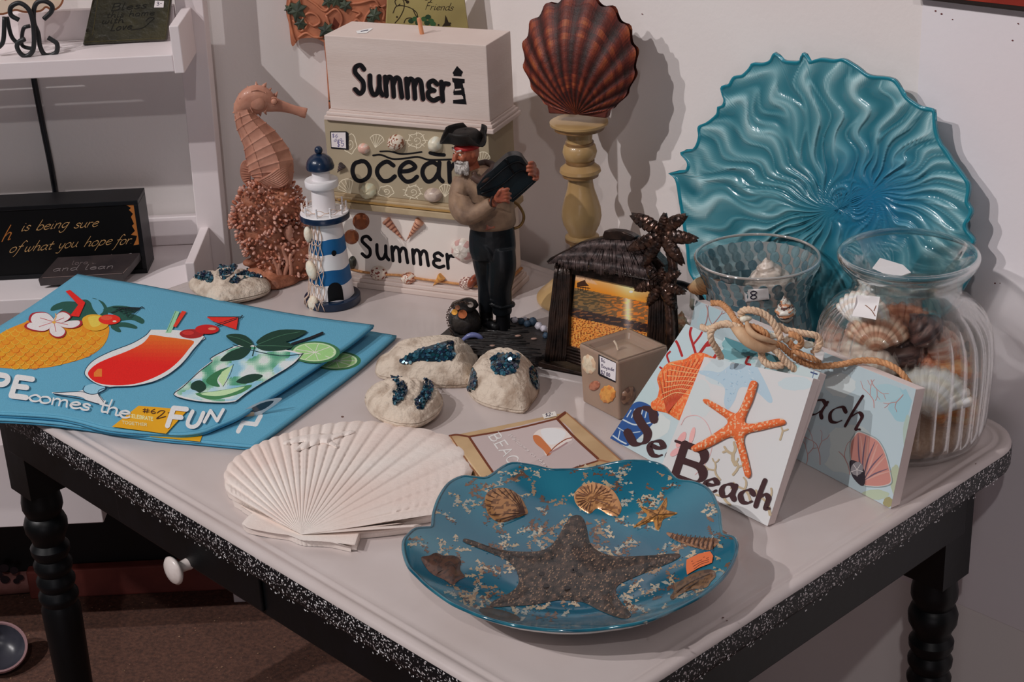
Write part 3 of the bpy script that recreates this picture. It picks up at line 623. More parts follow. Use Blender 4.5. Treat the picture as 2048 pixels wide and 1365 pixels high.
def coney(par, f, n, p0, p1, r, col, col2, turns=5, name='shell', lab=None, o=.003):
    m = MB(); spiral(m, f(*p0, o), f(*p1, o), r, turns, lc(col), 12, lc(col2)); return m.build(name, mat('shell_gloss', c2=.82, ns=220, rough=.35), par, smooth=1.2, label=lab)
M_wb = mat('whitewash', (186, 172, 165), (178, 162, 154), rough=.65, ns=6, stretch=(1, 1, 5), bump=.12, bs=120)
M_bg = mat('beige_board', (148, 135, 113), (140, 127, 105), rough=.6, ns=10)
def boxsign(name, label, Cf, zb, wl, dl, hl, ins, hb, M, Ml, topcap=None):
    b = thing(name, Cf + U0 * (wl / 2) + V0 * (dl / 2), label, 'sign', 'box signs stacked against the wall'); b.location.z = zb; ORG[b.name] = V(b.location)
    C = V((Cf.x, Cf.y, zb))
    # stepped moulding: three slabs
    for k, (i_, z0, z1) in enumerate(((0, 0, .45), (.0022, .45, .8), (.0048, .8, 1))):
        m = MB().box(C + U0 * i_ + V0 * i_ + UZ * (hl * z0), V0 * (dl - 2 * i_), U0 * (wl - 2 * i_), UZ * (hl * (z1 - z0)))
        m.build('moulding', Ml, b, smooth=0, bevel=.0012 if k < 2 else .0004)
    B = C + U0 * ins + V0 * ins + UZ * hl
    MB().box(B, V0 * (dl - 2 * ins), U0 * (wl - 2 * ins), UZ * hb).build('body', M, b, smooth=0, bevel=.001)
    nn = -V0; P = B.copy()
    return b, (lambda x, y, h=0, P=P, nn=nn: hit(x, y, P, nn, h)), B, nn
blk = (16, 15, 18)
# bottom box
b1, f1, B1, nF = boxsign('summer_box_sign', 'white box sign lettered summer with glued shells and twine, lowest of the stack', C0, T, .232, .087, .0155, .0075, .0905, mat('box_white', (206, 192, 184), (196, 182, 174), rough=.55, ns=7), M_wb)
a = Art(f1); text(a, 'Zummεr', (722, 513), (910, 539), 28, 6.6, blk, up=(-.07, -1), sp=.2)
a.out('lettering', M_pr, b1, 'black brush lettering')
mb = MB(); rope(mb, [f1(x, y, .0018) for x, y in [(692, 535), (720, 543), (760, 549), (800, 551), (840, 558), (900, 566), (968, 575)]], .0016, .006); mb.build('twine', mat('twine', (190, 140, 92), (160, 112, 70), rough=.8, ns=300), b1, smooth=2)
sd1 = lambda x, y, h=0: hit(x, y, B1, (-U0), h)
mb = MB(); rope(mb, [B1 - U0 * .0018 + V0 * t + UZ * .004 for t in (0, .02, .04, .07)], .0018, .006); mb.build('twine', mat('twine', (190, 140, 92), (160, 112, 70), rough=.8, ns=300), b1, smooth=2)
gblob(b1, f1, nF, 722, 443, 17, 17, .0022, (126, 70, 42), (112, 60, 36), name='shell_disc', lab='brown shell disc'); gblob(b1, f1, nF, 703, 474, 15, 15, .0022, (132, 76, 46), (118, 64, 40), name='shell_disc', lab='brown shell disc')
coney(b1, f1, nF, (809, 483), (771, 440), .0062, (182, 128, 104), (128, 76, 60), 7, 'auger_shell'); coney(b1, f1, nF, (812, 483), (840, 442), .0062, (186, 136, 110), (128, 76, 60), 7, 'auger_shell')
gblob(b1, f1, nF, 926, 500, 24, 21, .010, (206, 190, 180), (178, 140, 134), rot=.6, name='cockle_shell', ribs=16, lab='pale pink ribbed cockle shell')
gblob(b1, f1, nF, 705, 525, 8, 13, .007, (76, 76, 66), (44, 44, 40), name='dark_shell', lab='dark striped shell'); gblob(b1, f1, nF, 758, 546, 17, 14, .010, (206, 186, 172), None, rot=.3, spots=(120, 60, 50), name='speckled_shell')
gblob(b1, f1, nF, 817, 556, 15, 12, .009, (206, 186, 172), (196, 150, 124), rot=.2, spots=(140, 80, 60), name='speckled_shell'); coney(b1, f1, nF, (866, 572), (884, 553), .0058, (196, 140, 70), (176, 112, 54), 3, 'olive_shell')
gblob(b1, f1, nF, 933, 566, 14, 12, .008, (196, 176, 164), None, spots=(110, 56, 50), name='speckled_shell'); gblob(b1, f1, nF, 947, 562, 9, 14, .011, (130, 62, 40), (90, 40, 28), rot=.5, name='brown_shell', lab='glossy brown shell')
# middle box
z1 = T + .0155 + .0905
C1 = C0 - V0 * .004 - U0 * -.001; C1 = C0 + V0 * -.004 + U0 * .001
b2, f2, B2, _ = boxsign('ocean_box_sign', 'beige box sign lettered ocean with painted and glued shells, middle of the stack', C1, z1 + .0003, .231, .086, .018, .0065, .0925, M_bg, mat('beige_mould', (160, 142, 114), (144, 124, 96), rough=.55, ns=30))
a = Art(f2)
MB().box(B2 + U0 * 0 - V0 * .0066 + UZ * -.0085, V0 * .0016, U0 * .218, UZ * .0022).build('gilt_line', mat('gilt', (150, 116, 66), rough=.5), b2, smooth=0)
w_ = (196, 186, 164)
def fan(x, y, r, rot, n=6):
    p = [(x + r * sin(rot + t) , y - r * cos(rot + t)) for t in np.linspace(-1.2, 1.2, 9)]; h = (x - r * .8 * sin(rot), y + r * .8 * cos(rot))
    a.stroke(p, 1.6, w_)
    for t in np.linspace(-1.2, 1.2, n): a.stroke([h, (x + r * sin(rot + t), y - r * cos(rot + t))], 1.1, w_, sm=0)
PS = []
def ps_out():
    global a
    a.out('painted_shell', M_pr, b2); a = Art(f2)
for v in ((753, 284, 15, .2), (694, 376, 18, -.5), (891, 383, 14, .1), (966, 318, 14, .3)): fan(*v); ps_out()
for (x, y, rx, ry) in ((700, 288, 13, 19), (772, 383, 15, 11), (826, 384, 15, 12), (833, 281, 17, 14)):
    a.stroke([(x + rx * cos(t) * (1 + .12 * sin(5 * t)), y + ry * sin(t) * (1 + .12 * cos(5 * t))) for t in np.linspace(0, 2 * pi, 24)], 1.7, w_, sm=0)
    a.stroke([(x + rx * .6 * k / 18 * cos(t), y + ry * .6 * k / 18 * sin(t)) for k, t in enumerate(np.linspace(0, 8, 19))], 1.3, w_, sm=0)
    if x == 826: [a.stroke([(826 + 13 * cos(k * pi / 4 + .3), 384 + 10 * sin(k * pi / 4 + .3)), (826 + 21 * cos(k * pi / 4 + .3), 384 + 16 * sin(k * pi / 4 + .3))], 1.4, w_, sm=0) for k in range(8)]
    if x == 833: [a.stroke([(833 + 12 * cos(k * pi / 4), 281 + 9 * sin(k * pi / 4)), (833 + 22 * cos(k * pi / 4), 281 + 17 * sin(k * pi / 4))], 1.4, w_, sm=0) for k in range(8)]
    ps_out()
a = Art(f2, 4e-4); text(a, 'ocean', (703, 361), (934, 365), 39, 8.4, blk, up=(-.02, -1), sp=.2)
a.stroke([(746, 311), (762, 310), (785, 318), (810, 317), (835, 314), (860, 320), (903, 319)], 3.6, blk); a.stroke([(760, 303), (780, 303), (800, 308), (822, 307), (843, 304)], 3.2, blk); a.stroke([(860, 306), (872, 309), (888, 310)], 7, blk)
a.out('lettering', M_pr, b2, 'black brush lettering')
a = Art(f2, 8e-4); a.fill([(660, 263), (693, 263), (697, 267), (697, 300), (662, 297)], (24, 24, 30)); a.fill([(662, 265), (691, 265), (692, 297), (663, 294)], (204, 192, 192)); text(a, '$6', (664, 275), (676, 275), 3.5, .9, (60, 50, 110)); text(a, 'duo', (668, 284), (684, 281), 3.8, .9, (60, 50, 110)); text(a, '$5', (674, 294), (688, 292), 5, 1.1, (60, 50, 110)); a.out('price_sticker', M_pr, b2, 'white price sticker with dark edge')
gblob(b2, f2, nF, 728, 297, 12, 10, .007, (204, 156, 140), (196, 176, 164), rot=.5, name='pink_shell', lab='small pink shell'); gblob(b2, f2, nF, 793, 285, 17, 16, .011, (206, 188, 172), None, spots=(130, 80, 60), name='speckled_shell'); gblob(b2, f2, nF, 871, 288, 14, 15, .010, (206, 192, 172), (214, 202, 186), name='round_shell')
coney(b2, f2, nF, (674, 346), (685, 330), .0052, (60, 52, 56), (120, 100, 90), 4, 'dark_shell', 'small dark striped shell'); gblob(b2, f2, nF, 737, 382, 16, 16, .010, (206, 190, 160), (214, 200, 174), rot=.3, ribs=10, name='clam_shell'); gblob(b2, f2, nF, 867, 390, 18, 14, .010, (180, 162, 148), (160, 142, 132), rot=.15, name='cowrie_shell')
# top box
z2 = z1 + .0003 + .018 + .0925
b3, f3, B3, _ = boxsign('summer_top_box_sign', 'whitewashed box sign lettered summer with lighthouse cutout and peg, top of the stack', C0 - U0 * .0015 + V0 * -.0025, z2 + .0005, .2235, .083, .0125, .0065, .0905, M_wb, M_wb)
a = Art(f3, 2e-4)
sh_ = (120, 96, 92)
a2 = Art(f3); text(a2, 'Zummεr', (706.5, 187), (898.5, 204), 38, 10.6, sh_, up=(-.06, -1), sp=.16)
a2.out('lettering_edge', M_pr, b3)
text(a, 'Zummεr', (708, 186), (900, 203), 38, 9.4, blk, up=(-.06, -1), sp=.16)
for p in ([(914, 132), (926, 144), (923, 150), (907, 149), (905, 146)], [(907, 149), (923, 150), (923, 153), (907, 152)], [(904, 156), (929, 158), (929, 166), (925, 167), (926, 172), (909, 175), (908, 166), (905, 164)], [(909, 175), (926, 172), (927, 176), (922, 177), (908, 178), (906, 186), (909, 188)],
          [(922, 176), (928, 176), (930, 192), (924, 192)], [(907, 182), (924, 180), (928, 190), (907, 190)], [(925, 188), (930, 188), (931, 200), (927, 200)], [(906, 200), (931, 198), (933, 209), (906, 207)]): a.fill(p, blk)
a.out('lettering', M_pr, b3, 'black cut lettering and lighthouse')
zt3 = B3.z + .0905
pgp = at(844, 68, zt3); mb = MB(); mb.lathe([(0, 0), (.0026, 0), (.0026, .018), (.0020, .0195), (0, .0195)], pgp, 14, ax=(V((1, 0, 0)), V((0, 1, 0)), V((-.13, 0, 1)).normalized())); mb.build('peg', mat('peg_wood', (196, 138, 100), (170, 110, 76), rough=.6, ns=50), b3, smooth=.9)
a = Art(lambda x, y, h: at(x, y, zt3 + h + .0004)); a.fill([(712, 62), (742, 56), (746, 57), (733, 66), (715, 67)], (208, 200, 198)); a.stroke([(722, 63), (730, 61), (736, 60)], 1.6, (40, 40, 60)); a.out('price_sticker', M_pr, b3, 'white price sticker')

# ================================================ LIGHTHOUSE
LB0 = at(666, 604); lh = thing('lighthouse_model', LB0, 'blue and white striped wooden lighthouse draped with a net', 'lighthouse')
pm = mpp(LB0)
M_wp = mat('white_paint', (214, 202, 204), (206, 194, 196), rough=.45, ns=25, bump=.1, bs=120); M_nv = mat('navy_paint', (13, 32, 56), (16, 38, 64), rough=.3, ns=30, coat=.3, k=1.2); M_bl = mat('blue_paint', (10, 82, 134), (14, 90, 142), rough=.45, ns=40, bump=.1, bs=150, k=1.25)
zz = lambda y: zat(LB0, y) - T
def LZ(name, prof, m, seg=48, rf=None, **k): return MB().lathe(prof, LB0, seg, rf=rf).build(name, m, lh, smooth=.7, **k)
zb_ = .0105
LZ('base', [(0, 0), (.0325, 0), (.0345, .0012), (.0345, zb_ - .001), (.0335, zb_), (0, zb_)], M_nv)
zt_ = zz(437); r0, r1 = .0272, .0196
segs = [(0, .205, M_wp), (.205, .40, M_bl), (.40, .60, M_wp), (.60, .79, M_bl), (.79, 1, M_wp)]
for s0, s1, m in segs:
    p = [(lerp(r0, r1, s), zb_ + (zt_ - zb_) * s) for s in np.linspace(s0, s1, 6)]
    LZ('tower_band', [(p[0][0] - .004, p[0][1])] + p + [(p[-1][0] - .004, p[-1][1])], m, rf=lambda r, z, t, i: (r, z + .0008 * sin(5 * t + z * 300)))
zg = zt_ + .0002
LZ('balcony', [(0, zg), (.0285, zg), (.0300, zg + .001), (.0300, zg + .0075), (.0292, zg + .0085)], M_nv)
LZ('balcony_deck', [(.0296, zg + .0082), (.0290, zg + .0092), (0, zg + .0092)], M_wp)
zd = zg + .0092; za = zz(372); LZ('upper_tower', [(.0143, zd), (.0135, za), (0, za)], M_wp)
LZ('gallery', [(0, za), (.0195, za), (.0202, za + .001), (.0202, za + .0075), (.0195, za + .0085), (0, za + .0085)], M_wp)
zl2 = zz(336); LZ('lantern_room', [(.0110, za + .0085), (.0105, zl2), (0, zl2)], M_wp)
dm = [(0, zl2 - .0005), (.0165, zl2 - .0005), (.0170, zl2 + .0025)] + [(.0165 * cos(t), zl2 + .003 + .0150 * sin(t)) for t in np.linspace(.1, 1.35, 8)] + [(0, zl2 + .0185)]
LZ('dome', dm, M_nv); LZ('finial', [(0, zl2 + .0170)] + [(.0050 * sin(t), zl2 + .0222 - .0050 * cos(t)) for t in np.linspace(.3, pi, 9)], M_nv, 24)
vw = V((-LB0.x, -LB0.y, 0)).normalized()
ang = lambda d: V((vw.x * cos(d) - vw.y * sin(d), vw.x * sin(d) + vw.y * cos(d), 0))
def surf(d, z, o=.0004): r = lerp(r0, r1, (z - zb_) / (zt_ - zb_)) + o; return LB0 + ang(d) * r + UZ * z
a = Art(lambda d, z, h: surf(d, z * .05, h + .0004))
a.fill([(.15 - .36, 20 * zb_ + .012)] + [(.15 - .36 * cos(t), 20 * (zb_ + .014 + .011 * sin(t))) for t in np.linspace(0, pi, 9)] + [(.15 + .36, 20 * zb_ + .012)], (12, 13, 16), step=.07); a.out('door', mat('print', rough=.6, spec=.2), lh, 'black arched door')
a = Art(lambda d, z, h: surf(d, z * .05, h + .0004)); a.fill([(.30 + .14 * cos(t), 20 * (zz(495) + .0036 * sin(t))) for t in np.linspace(0, 2 * pi, 15)[:14]], (12, 13, 16), step=.05); a.out('window', mat('print', rough=.6, spec=.2), lh, 'round black window')
for k in range(10):
    d = -2.9 + k * .63; p = LB0 + ang(d) * .0265 + UZ * zd; MB().lathe([(0, 0), (.0014, 0), (.0010, .003), (.0015, .006), (.0010, .009), (.0013, .0115), (0, .012)], p, 8).build('railing_post', M_wp, lh, smooth=1)
M_net = mat('net_string', (196, 176, 160), (176, 150, 134), rough=.85, ns=200)
mb = MB(); mb.tube([LB0 + ang(-2.9 + k * .105) * (.0265 + .0006 * sin(k * 2)) + UZ * (zd + .0075 + .0022 * sin(k * 1.05)) for k in range(55)], .00045, 5); mb.tube([LB0 + ang(-2.9 + k * .105) * .0268 + UZ * (zd + .0045 - .0018 * sin(k * 1.05)) for k in range(55)], .00045, 5); mb.build('railing_string', M_net, lh, smooth=2)
# net: strings hanging down the left side
mb = MB(); rg = rs(8)
dl = [-1.25 + .13 * k for k in range(8)]
for k, d in enumerate(dl):
    pts = []; n = 26
    for i in range(n):
        t = i / (n - 1); z = zt_ * (1 - t) + .002 * t; fl_ = .0006 + .002 * t + (.003 if i > 20 else 0) * ((i - 20) / 6)
        r = lerp(r0, r1, min(1, max(0, (z - zb_) / (zt_ - zb_)))) + fl_; r = max(r, .0350 if z < zb_ + .002 and i > 21 else 0)
        pts.append(LB0 + ang(d * (1 + .12 * t) + .05 * sin(i * 1.2 + (k % 2) * pi)) * r + UZ * z)
    mb.tube(pts, .0006, 5)
for k, d in enumerate(dl[:-1]):
    for z in (.012, .03, .047, .064, .082): mb.tube([surf(d * 1.08, z + .003 * (k % 2), .002), surf(d * 1.08 + .14, z + .003 * ((k + 1) % 2), .002)], .0006, 5)
mb.build('net', M_net, lh, smooth=2, kind='stuff')
lf = lambda x, y, h=0: vp(x, y, LB0, -.024)
nl = (ang(-.9) * 1.0)
def lshell(x, y, rx, ry, rot, d, c):
    z = zz(y); P = surf(d, z, .0035); n = ang(d); X = n.cross(UZ).normalized() * -1; m = MB()
    m.ball(P, 1, 16, X=(X * cos(rot) + UZ * sin(rot)) * rx, Y=(UZ * cos(rot) - X * sin(rot)) * ry, Z=n * .005); m.build('net_shell', mat('cream_shell', (216, 204, 186), (200, 184, 162), rough=.5, ns=90, bump=.4, bs=300), lh, smooth=2)
lshell(622, 528, .0085, .0125, .3, -.95, 0); lshell(614, 460, .006, .010, 0, -1.15, 0); lshell(628, 592, .008, .011, -.3, -.9, 0)

# ================================================ CANDLESTICK AND BIG SCALLOP
CS = at(1168, 598); cs = thing('turned_candlestick', CS, 'tall turned candlestick in antique cream carrying the big brown scallop', 'candlestick')
zc = lambda y: zat(CS, y) - T; u_ = mpp(CS)
M_cs = mat('antique_cream', (164, 136, 94), (126, 96, 58), rough=.38, ns=14, coat=.3, contrast=(.3, .8), bump=.05, bs=60); M_cd = mat('antique_dark', (84, 58, 36), (120, 90, 56), rough=.4, ns=30, coat=.3)
R_ = lambda px: px * u_ * .985
pf_ = [(0, 0), (R_(92), 0), (R_(96), .002), (R_(96), .005), (R_(92), .008), (R_(84), .012), (R_(70), .020), (R_(50), .026), (R_(38), .030), (R_(30), .036), (R_(26), .048), (R_(25), zc(480)), (R_(33), zc(477)), (R_(34), zc(472)), (R_(27), zc(468)), (R_(29), zc(462)), (R_(37), zc(446)), (R_(40), zc(432)), (R_(38.5), zc(415)), (R_(33), zc(396)), (R_(27), zc(378)), (R_(24.5), zc(362)), (R_(25), zc(352)), (R_(35), zc(348)), (R_(41), zc(342)), (R_(39.5), zc(336)), (R_(32), zc(330)), (R_(27), zc(325)), (R_(27), zc(319)), (R_(31), zc(314)), (R_(34), zc(303)), (R_(31), zc(291)), (R_(26), zc(286)), (R_(25), zc(278)), (R_(26), zc(266)), (R_(34), zc(258)), (R_(48), zc(254)), (R_(57), zc(247)), (R_(57), zc(243)), (R_(53), zc(241)), (0, zc(241))]
MB().lathe(pf_, CS, 56).build('column', M_cs, cs, smooth=.6)
for y, r in ((478, 33.5), (348, 35.5), (322, 28), (286, 27.5), (254, 49)):
    z = zc(y); MB().lathe([(R_(r - 3), z - .0022), (R_(r + .6), z - .0018), (R_(r + .8), z), (R_(r + .6), z + .0018), (R_(r - 3), z + .0022)], CS, 48).build('ring', M_cd, cs, smooth=1, label='dark glazed ring')
# scallop
HS = CS + UZ * (zc(241) + .012); HS = HS + V((0, -.012, 0))
n_s = V((-.42, -.88, .10)).normalized(); r_s = n_s.cross(UZ) * -1; r_s.normalize(); u_s = (UZ - n_s * UZ.dot(n_s)).normalized()
if r_s.x < 0: r_s = -r_s
bs_ = thing('brown_scallop', HS, 'large reddish brown ribbed scallop standing on the cream candlestick', 'shell')
N_ = 13
def bigv(side, c_):
    m = MB(); nu = 40; nv = N_ * 8 + 1; SP = 2.45; Rr = .0690
    def fn(i, j):
        s = i / (nu - 1); q = lerp(-1, 1, j / (nv - 1)); a = q * SP * .5 * 1.12
        # circle of radius Rr centred Rr*.93 above hinge; ray from hinge at angle a
        cc = Rr * .93; L = cc * cos(a) + sqrt(max(1e-9, Rr * Rr - (cc * sin(a)) ** 2)); rib = cos(pi * 2 * N_ / 2 * (q + 1) )
        L *= 1 + .025 * rib * s ** 3 + (.0); r = L * s
        x = r * sin(a); y = r * cos(a); rho = min(1, hypot(x, y - cc) / (Rr)); dome = .030 * (1 - rho ** 2.2) * (1 - .25 * (y / (2 * cc)))
        h = .0035 + dome + (.0021 * rib + .0004 * sin(s * 90)) * s ** .7 * (1 - .3 * s)
        return HS + r_s * x + u_s * y + n_s * (h * side)
    rg = rs(4)
    nz = lambda a_, b_: noise.noise(V((a_, b_, 3.3)))
    def cf(i, j):
        s = i / (nu - 1); q = j / (nv - 1); rib = .5 + .5 * cos(pi * 2 * N_ / 2 * (2 * q)); bd = .5 + .5 * nz(s * 17 + .3 * sin(q * 20), q * 2.2)
        bd = min(1, max(0, (bd - .35) * 2.6)); k = .45 * rib + .55 * bd * (.4 + .6 * rib); d = nz(s * 60, q * 40) * 14
        c = (lerp(40, 150, k) + d, lerp(20, 80, k * k) + d * .5, lerp(16, 42, k * k) + d * .4)
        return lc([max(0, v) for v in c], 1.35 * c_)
    m.grid(fn, nu, nv, col=cf); return m
o = bigv(1, 1).build('front_valve', mat('shell_satin', c2=.8, ns=260, rough=.55, coat=.0, bump=.25, bs=500), bs_, smooth=2)
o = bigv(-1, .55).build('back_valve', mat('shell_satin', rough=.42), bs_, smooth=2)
for sx in (-1, 1):
    e = [(0, -.001), (sx * .036, -.002), (sx * .039, .012), (sx * .030, .020), (sx * .012, .020)]
    P = [HS + r_s * x + u_s * y + n_s * .006 for x, y in e]
    if sx < 0: P.reverse()
    MB().prism(P, n_s, .012).build('ear', mat('shell_brown', (96, 44, 32), (70, 30, 24), rough=.45, ns=60, stretch=(1, 1, 6)), bs_, smooth=.4, bevel=.002)
# thin black cable behind the hut
mb = MB(); Pq = at(1400, 640); mb.tube([vp(x, y, Pq, o) for x, y, o in cr([(1300, 590, -.02), (1322, 578, -.01), (1345, 567, 0), (1370, 571, .01), (1395, 585, .02), (1412, 612, .02), (1425, 660, .03)], 6)], .0042, 10)
tag(mb.build('black_cable', mat('cable_black', (14, 16, 22), rough=.4, k=1.2), smooth=2, loc=at(1400, 640)), 'black cable curving behind the palm tree picture frame', 'cable')

# ================================================ SEAHORSE FIGURINE
SB = at(548, 560); sh = thing('seahorse_figurine', SB, 'coral pink seahorse figurine on a clustered coral base', 'figurine')
M_se = mat('seahorse_clay', (170, 122, 102), (142, 94, 76), rough=.5, ns=45, bump=.15, bs=200, coat=.1)
M_se2 = mat('coral_clay', (160, 104, 78), (104, 60, 42), rough=.6, ns=38, bump=.5, bs=300, contrast=(.4, .62))
SQ = lambda x, y, o=0: vp(x, y, SB, o); us = mpp(SB)
rt = V((1, 0, 0)); dp = V((SB.x, SB.y, 0)).normalized(); rt = dp.cross(UZ).normalized()
# centre line: x, y, half width (px), half depth (px)
body = [(487, 222, 19, 15), (491, 234, 21, 17), (497, 248, 25, 20), (508, 264, 30, 24), (520, 281, 36, 27), (529, 298, 41, 30), (537, 315, 45, 32), (543, 332, 46, 33), (546, 348, 43, 32), (545, 362, 40, 30), (541, 374, 34, 26), (536, 386, 24, 20)]
n_r = 12
def seg_body(m):
    B = np.array(cr(body, 7)); n = len(B)
    def fn(i, j):
        x, y, w, d = B[i]; ph = i / 7; ring = .035 * (1 - abs(((ph * 1.0) % 1) * 2 - 1)) * 1.0; ring = .05 * max(0, 1 - abs((ph % 1) - .0) * 5, 1 - abs((ph % 1) - 1) * 5)
        a = 2 * pi * j / 7 + .35; k = 1 + ring
        # seven sided body with raised rings; rings sag towards the front
        tx, ty = B[min(i + 1, n - 1)][:2] - B[max(i - 1, 0)][:2]; L = hypot(tx, ty); nx, ny = ty / L, -tx / L
        px, py = x + nx * w * k * cos(a), y + ny * w * k * cos(a) + 4 * sin(a) * -1
        return SQ(px, py, -d * k * sin(a) * us)
    m.grid(fn, n, 7, cv=True, capu=True); return m
seg_body(MB()).build('body', M_se, sh, smooth=.35)
# ridges along the edges
mb = MB(); B = np.array(cr(body, 7)); 
def edge(a, i):
    x, y, w, d = B[i]; tx, ty = B[min(i + 1, len(B) - 1)][:2] - B[max(i - 1, 0)][:2]; L = hypot(tx, ty); nx, ny = ty / L, -tx / L
    return SQ(x + nx * w * cos(a), y + ny * w * cos(a) - 4 * sin(a), -d * 1.0 * sin(a) * us)
for k in range(7):
    a = 2 * pi * k / 7 + .35
    if sin(a) > -.2: mb.tube([edge(a, i) for i in range(2, len(B) - 8)], .0007, 6)
for i in range(7, len(B) - 10, 7):
    mb.tube([edge(2 * pi * k / 7 + .35, i) for k in range(7)] , .0009, 6, closed=True)
    for k in range(7):
        mb.ball(edge(2 * pi * k / 7 + .35, i), .0016, 6)
mb.build('body_rings', M_se, sh, smooth=2, kind='stuff')
head = [(474, 232, 4, 4), (478, 222, 13, 12), (486, 212, 20, 17), (497, 204, 27, 20), (509, 200, 30, 22), (521, 200, 29, 21), (532, 203, 24, 18), (543, 208, 17, 14), (555, 211, 13, 11), (568, 214, 11, 10), (582, 218, 9.5, 9), (596, 222, 9.5, 9), (606, 225, 10.5, 10), (613, 227, 10.5, 10), (612, 227, 7, 7), (606, 225, 5, 5)]
H4 = np.array(cr(head, 4)); nH = len(H4)
mb = MB()
def fh(i, j):
    x, y, w, d = H4[i]; a = 2 * pi * j / 20; tx, ty = H4[min(i + 1, nH - 1)][:2] - H4[max(i - 1, 0)][:2]; L = hypot(tx, ty) or 1
    if i > 50: tx, ty, L = 1, .25, 1.03
    nx, ny = ty / L, -tx / L; return SQ(x + nx * w * cos(a), y + ny * w * cos(a), -d * sin(a) * us)
mb.grid(fh, nH, 20, cv=True, capu=True); ho = mb.build('head', M_se, sh, smooth=2); remesh(ho, .0012, 2)
M_sl = M_se
MB().ball(SQ(548, 203, -13 * us), .0040, 14).build('eye', M_se, ho, smooth=2); MB().tube([SQ(548 + 8.5 * cos(t), 203 + 8 * sin(t), -12.5 * us) for t in np.linspace(0, 2 * pi, 18)], .0009, 6).build('eye_ring', M_se, ho, smooth=2)
MB().ball(SQ(515, 206, -17 * us), 1, 14, X=rt * .0095, Y=UZ * .0095, Z=dp * .004).build('cheek', M_se, ho, smooth=2)
mb = MB()
for x, y, dx, dy, r in [(513, 172, -1, -9, 5), (529, 171, 4, -6, 5), (497, 177, -3, -5, 4), (483, 190, -6, -3, 4), (472, 208, -5, 0, 4), (470, 224, -5, 2, 4), (539, 180, 4, -4, 4), (552, 190, 3, -7, 3.5), (520, 228, 1, 5, 4), (500, 228, 0, 6, 4.5), (508, 231, 1, 4, 4), (531, 226, 2, 4, 3), (478, 246, -5, 1, 4), (548, 190, 1, -4, 3)]:
    mb.tube([SQ(x - dx * .6, y - dy * .6), SQ(x, y), SQ(x + dx, y + dy)], [r * us, r * us * .8, .0004], 8)
for pts in ([(503, 182), (499, 196), (500, 212), (506, 226)], [(531, 184), (535, 200), (534, 216), (528, 226)], [(503, 182), (516, 180), (530, 186)], [(478, 197), (490, 196), (500, 196)]): mb.tube([SQ(x, y, -(20 - abs(x - 512) * .2) * us * .95) for x, y in cr(pts, 5)], .0008, 6)
mb.build('crown_spikes', M_se, ho, smooth=2, kind='stuff')
# dorsal fin
mb = MB(); fc = [(500, 325), (490, 322), (482, 330), (480, 345), (484, 360), (492, 369), (502, 366)]
P = [SQ(x, y, .004) for x, y in cr(fc, 5)]; mb.prism(P, -dp, .004)
for k in range(9): t = k / 8; x0, y0 = lerp(489, 494, abs(t - .5)), lerp(324, 368, t); mb.tube([SQ(500, lerp(332, 362, t), .0015), SQ(483 + 7 * abs(2 * t - 1) ** 2, y0, .0015)], .0008, 6)
mb.build('dorsal_fin', M_se, sh, smooth=.6)
# swirling folds at the lower belly
mb = MB()
for k in range(9):
    t = k / 8; mb.tube([SQ(x, y, -o * us) for x, y, o in cr([(518 + 3 * k, 362 + 1.6 * k, 24), (540 + 3 * k, lerp(350, 372, t), 34), (560 + 2 * k, lerp(336, 362, t), 28), (582 - k, lerp(328, 352, t), 12)], 5)], .0016, 8)
mb.build('tail_folds', M_se, sh, smooth=2, kind='stuff')
# coral column
rg = rs(12); core = MB()
lumps = [(512, 402, 34), (560, 400, 38), (585, 415, 26), (498, 430, 32), (535, 430, 40), (478, 445, 16), (512, 460, 36), (545, 465, 36), (520, 490, 32), (560, 495, 34), (590, 470, 26), (598, 500, 24), (545, 515, 30), (585, 530, 30), (535, 385, 30)]
for x, y, r in lumps: core.ball(SQ(x, y), r * us * .92, 14)
base_ = [(500, 525, 14), (520, 545, 26), (548, 553, 32), (575, 560, 34), (600, 556, 28), (560, 570, 24), (590, 572, 20)]
for x, y, r in base_: core.ball(SQ(x, y), 1, 12, X=rt * r * us * 1.15, Y=dp * r * us, Z=UZ * r * us * .55)
core.lathe([(0, 0), (.034, 0), (.036, .004), (.030, .012), (0, .02)], at(556, 562) + dp * .004, 26, rf=lambda r, z, a, i: (r * (1 + .08 * sin(3 * a) + .04 * sin(7 * a)), z))
co = core.build('coral_base', M_se2, sh, smooth=2, zmin=T + .0012); remesh(co, .0022, 1)
mb = MB()
for x, y, r in lumps:
    n = int(r * 4.2)
    for _ in range(n):
        a, b = rg.uniform(0, 2 * pi), rg.uniform(-.6, 1.4); d = V((cos(a) * cos(b), sin(a) * cos(b), sin(b)))
        if d.dot(dp) > .5: continue
        c = SQ(x, y) + d * r * us * rg.uniform(.98, 1.12); q = rg.uniform(.0018, .0030)
        pale = rg.random() < .45
        X_b = d.orthogonal().normalized(); mb.ball(c + d * .0012, q, 6, X=X_b * q * .8, Y=d.cross(X_b) * q * .8, col=lc((190, 144, 128) if pale else rg.choice([(164, 102, 80), (150, 88, 64), (172, 112, 90)])), Z=d * q * 1.35)
mb.build('coral_buds', mat('coral_bud', c2=.75, ns=150, rough=.55), sh, smooth=2, kind='stuff', zmin=T + .001)
mb = MB()
for pts in ([(570, 575), (562, 550), (552, 530), (545, 515)], [(572, 578), (570, 550), (575, 525), (566, 500), (572, 486)], [(578, 575), (582, 545), (580, 515), (590, 500)], [(566, 560), (556, 545), (560, 520), (556, 505)]): mb.tube([SQ(x, y, -.020) for x, y in cr(pts, 5)], [.0028 * (1 - .5 * abs(t - .4)) for t in np.linspace(0, 1, 16)], 8)
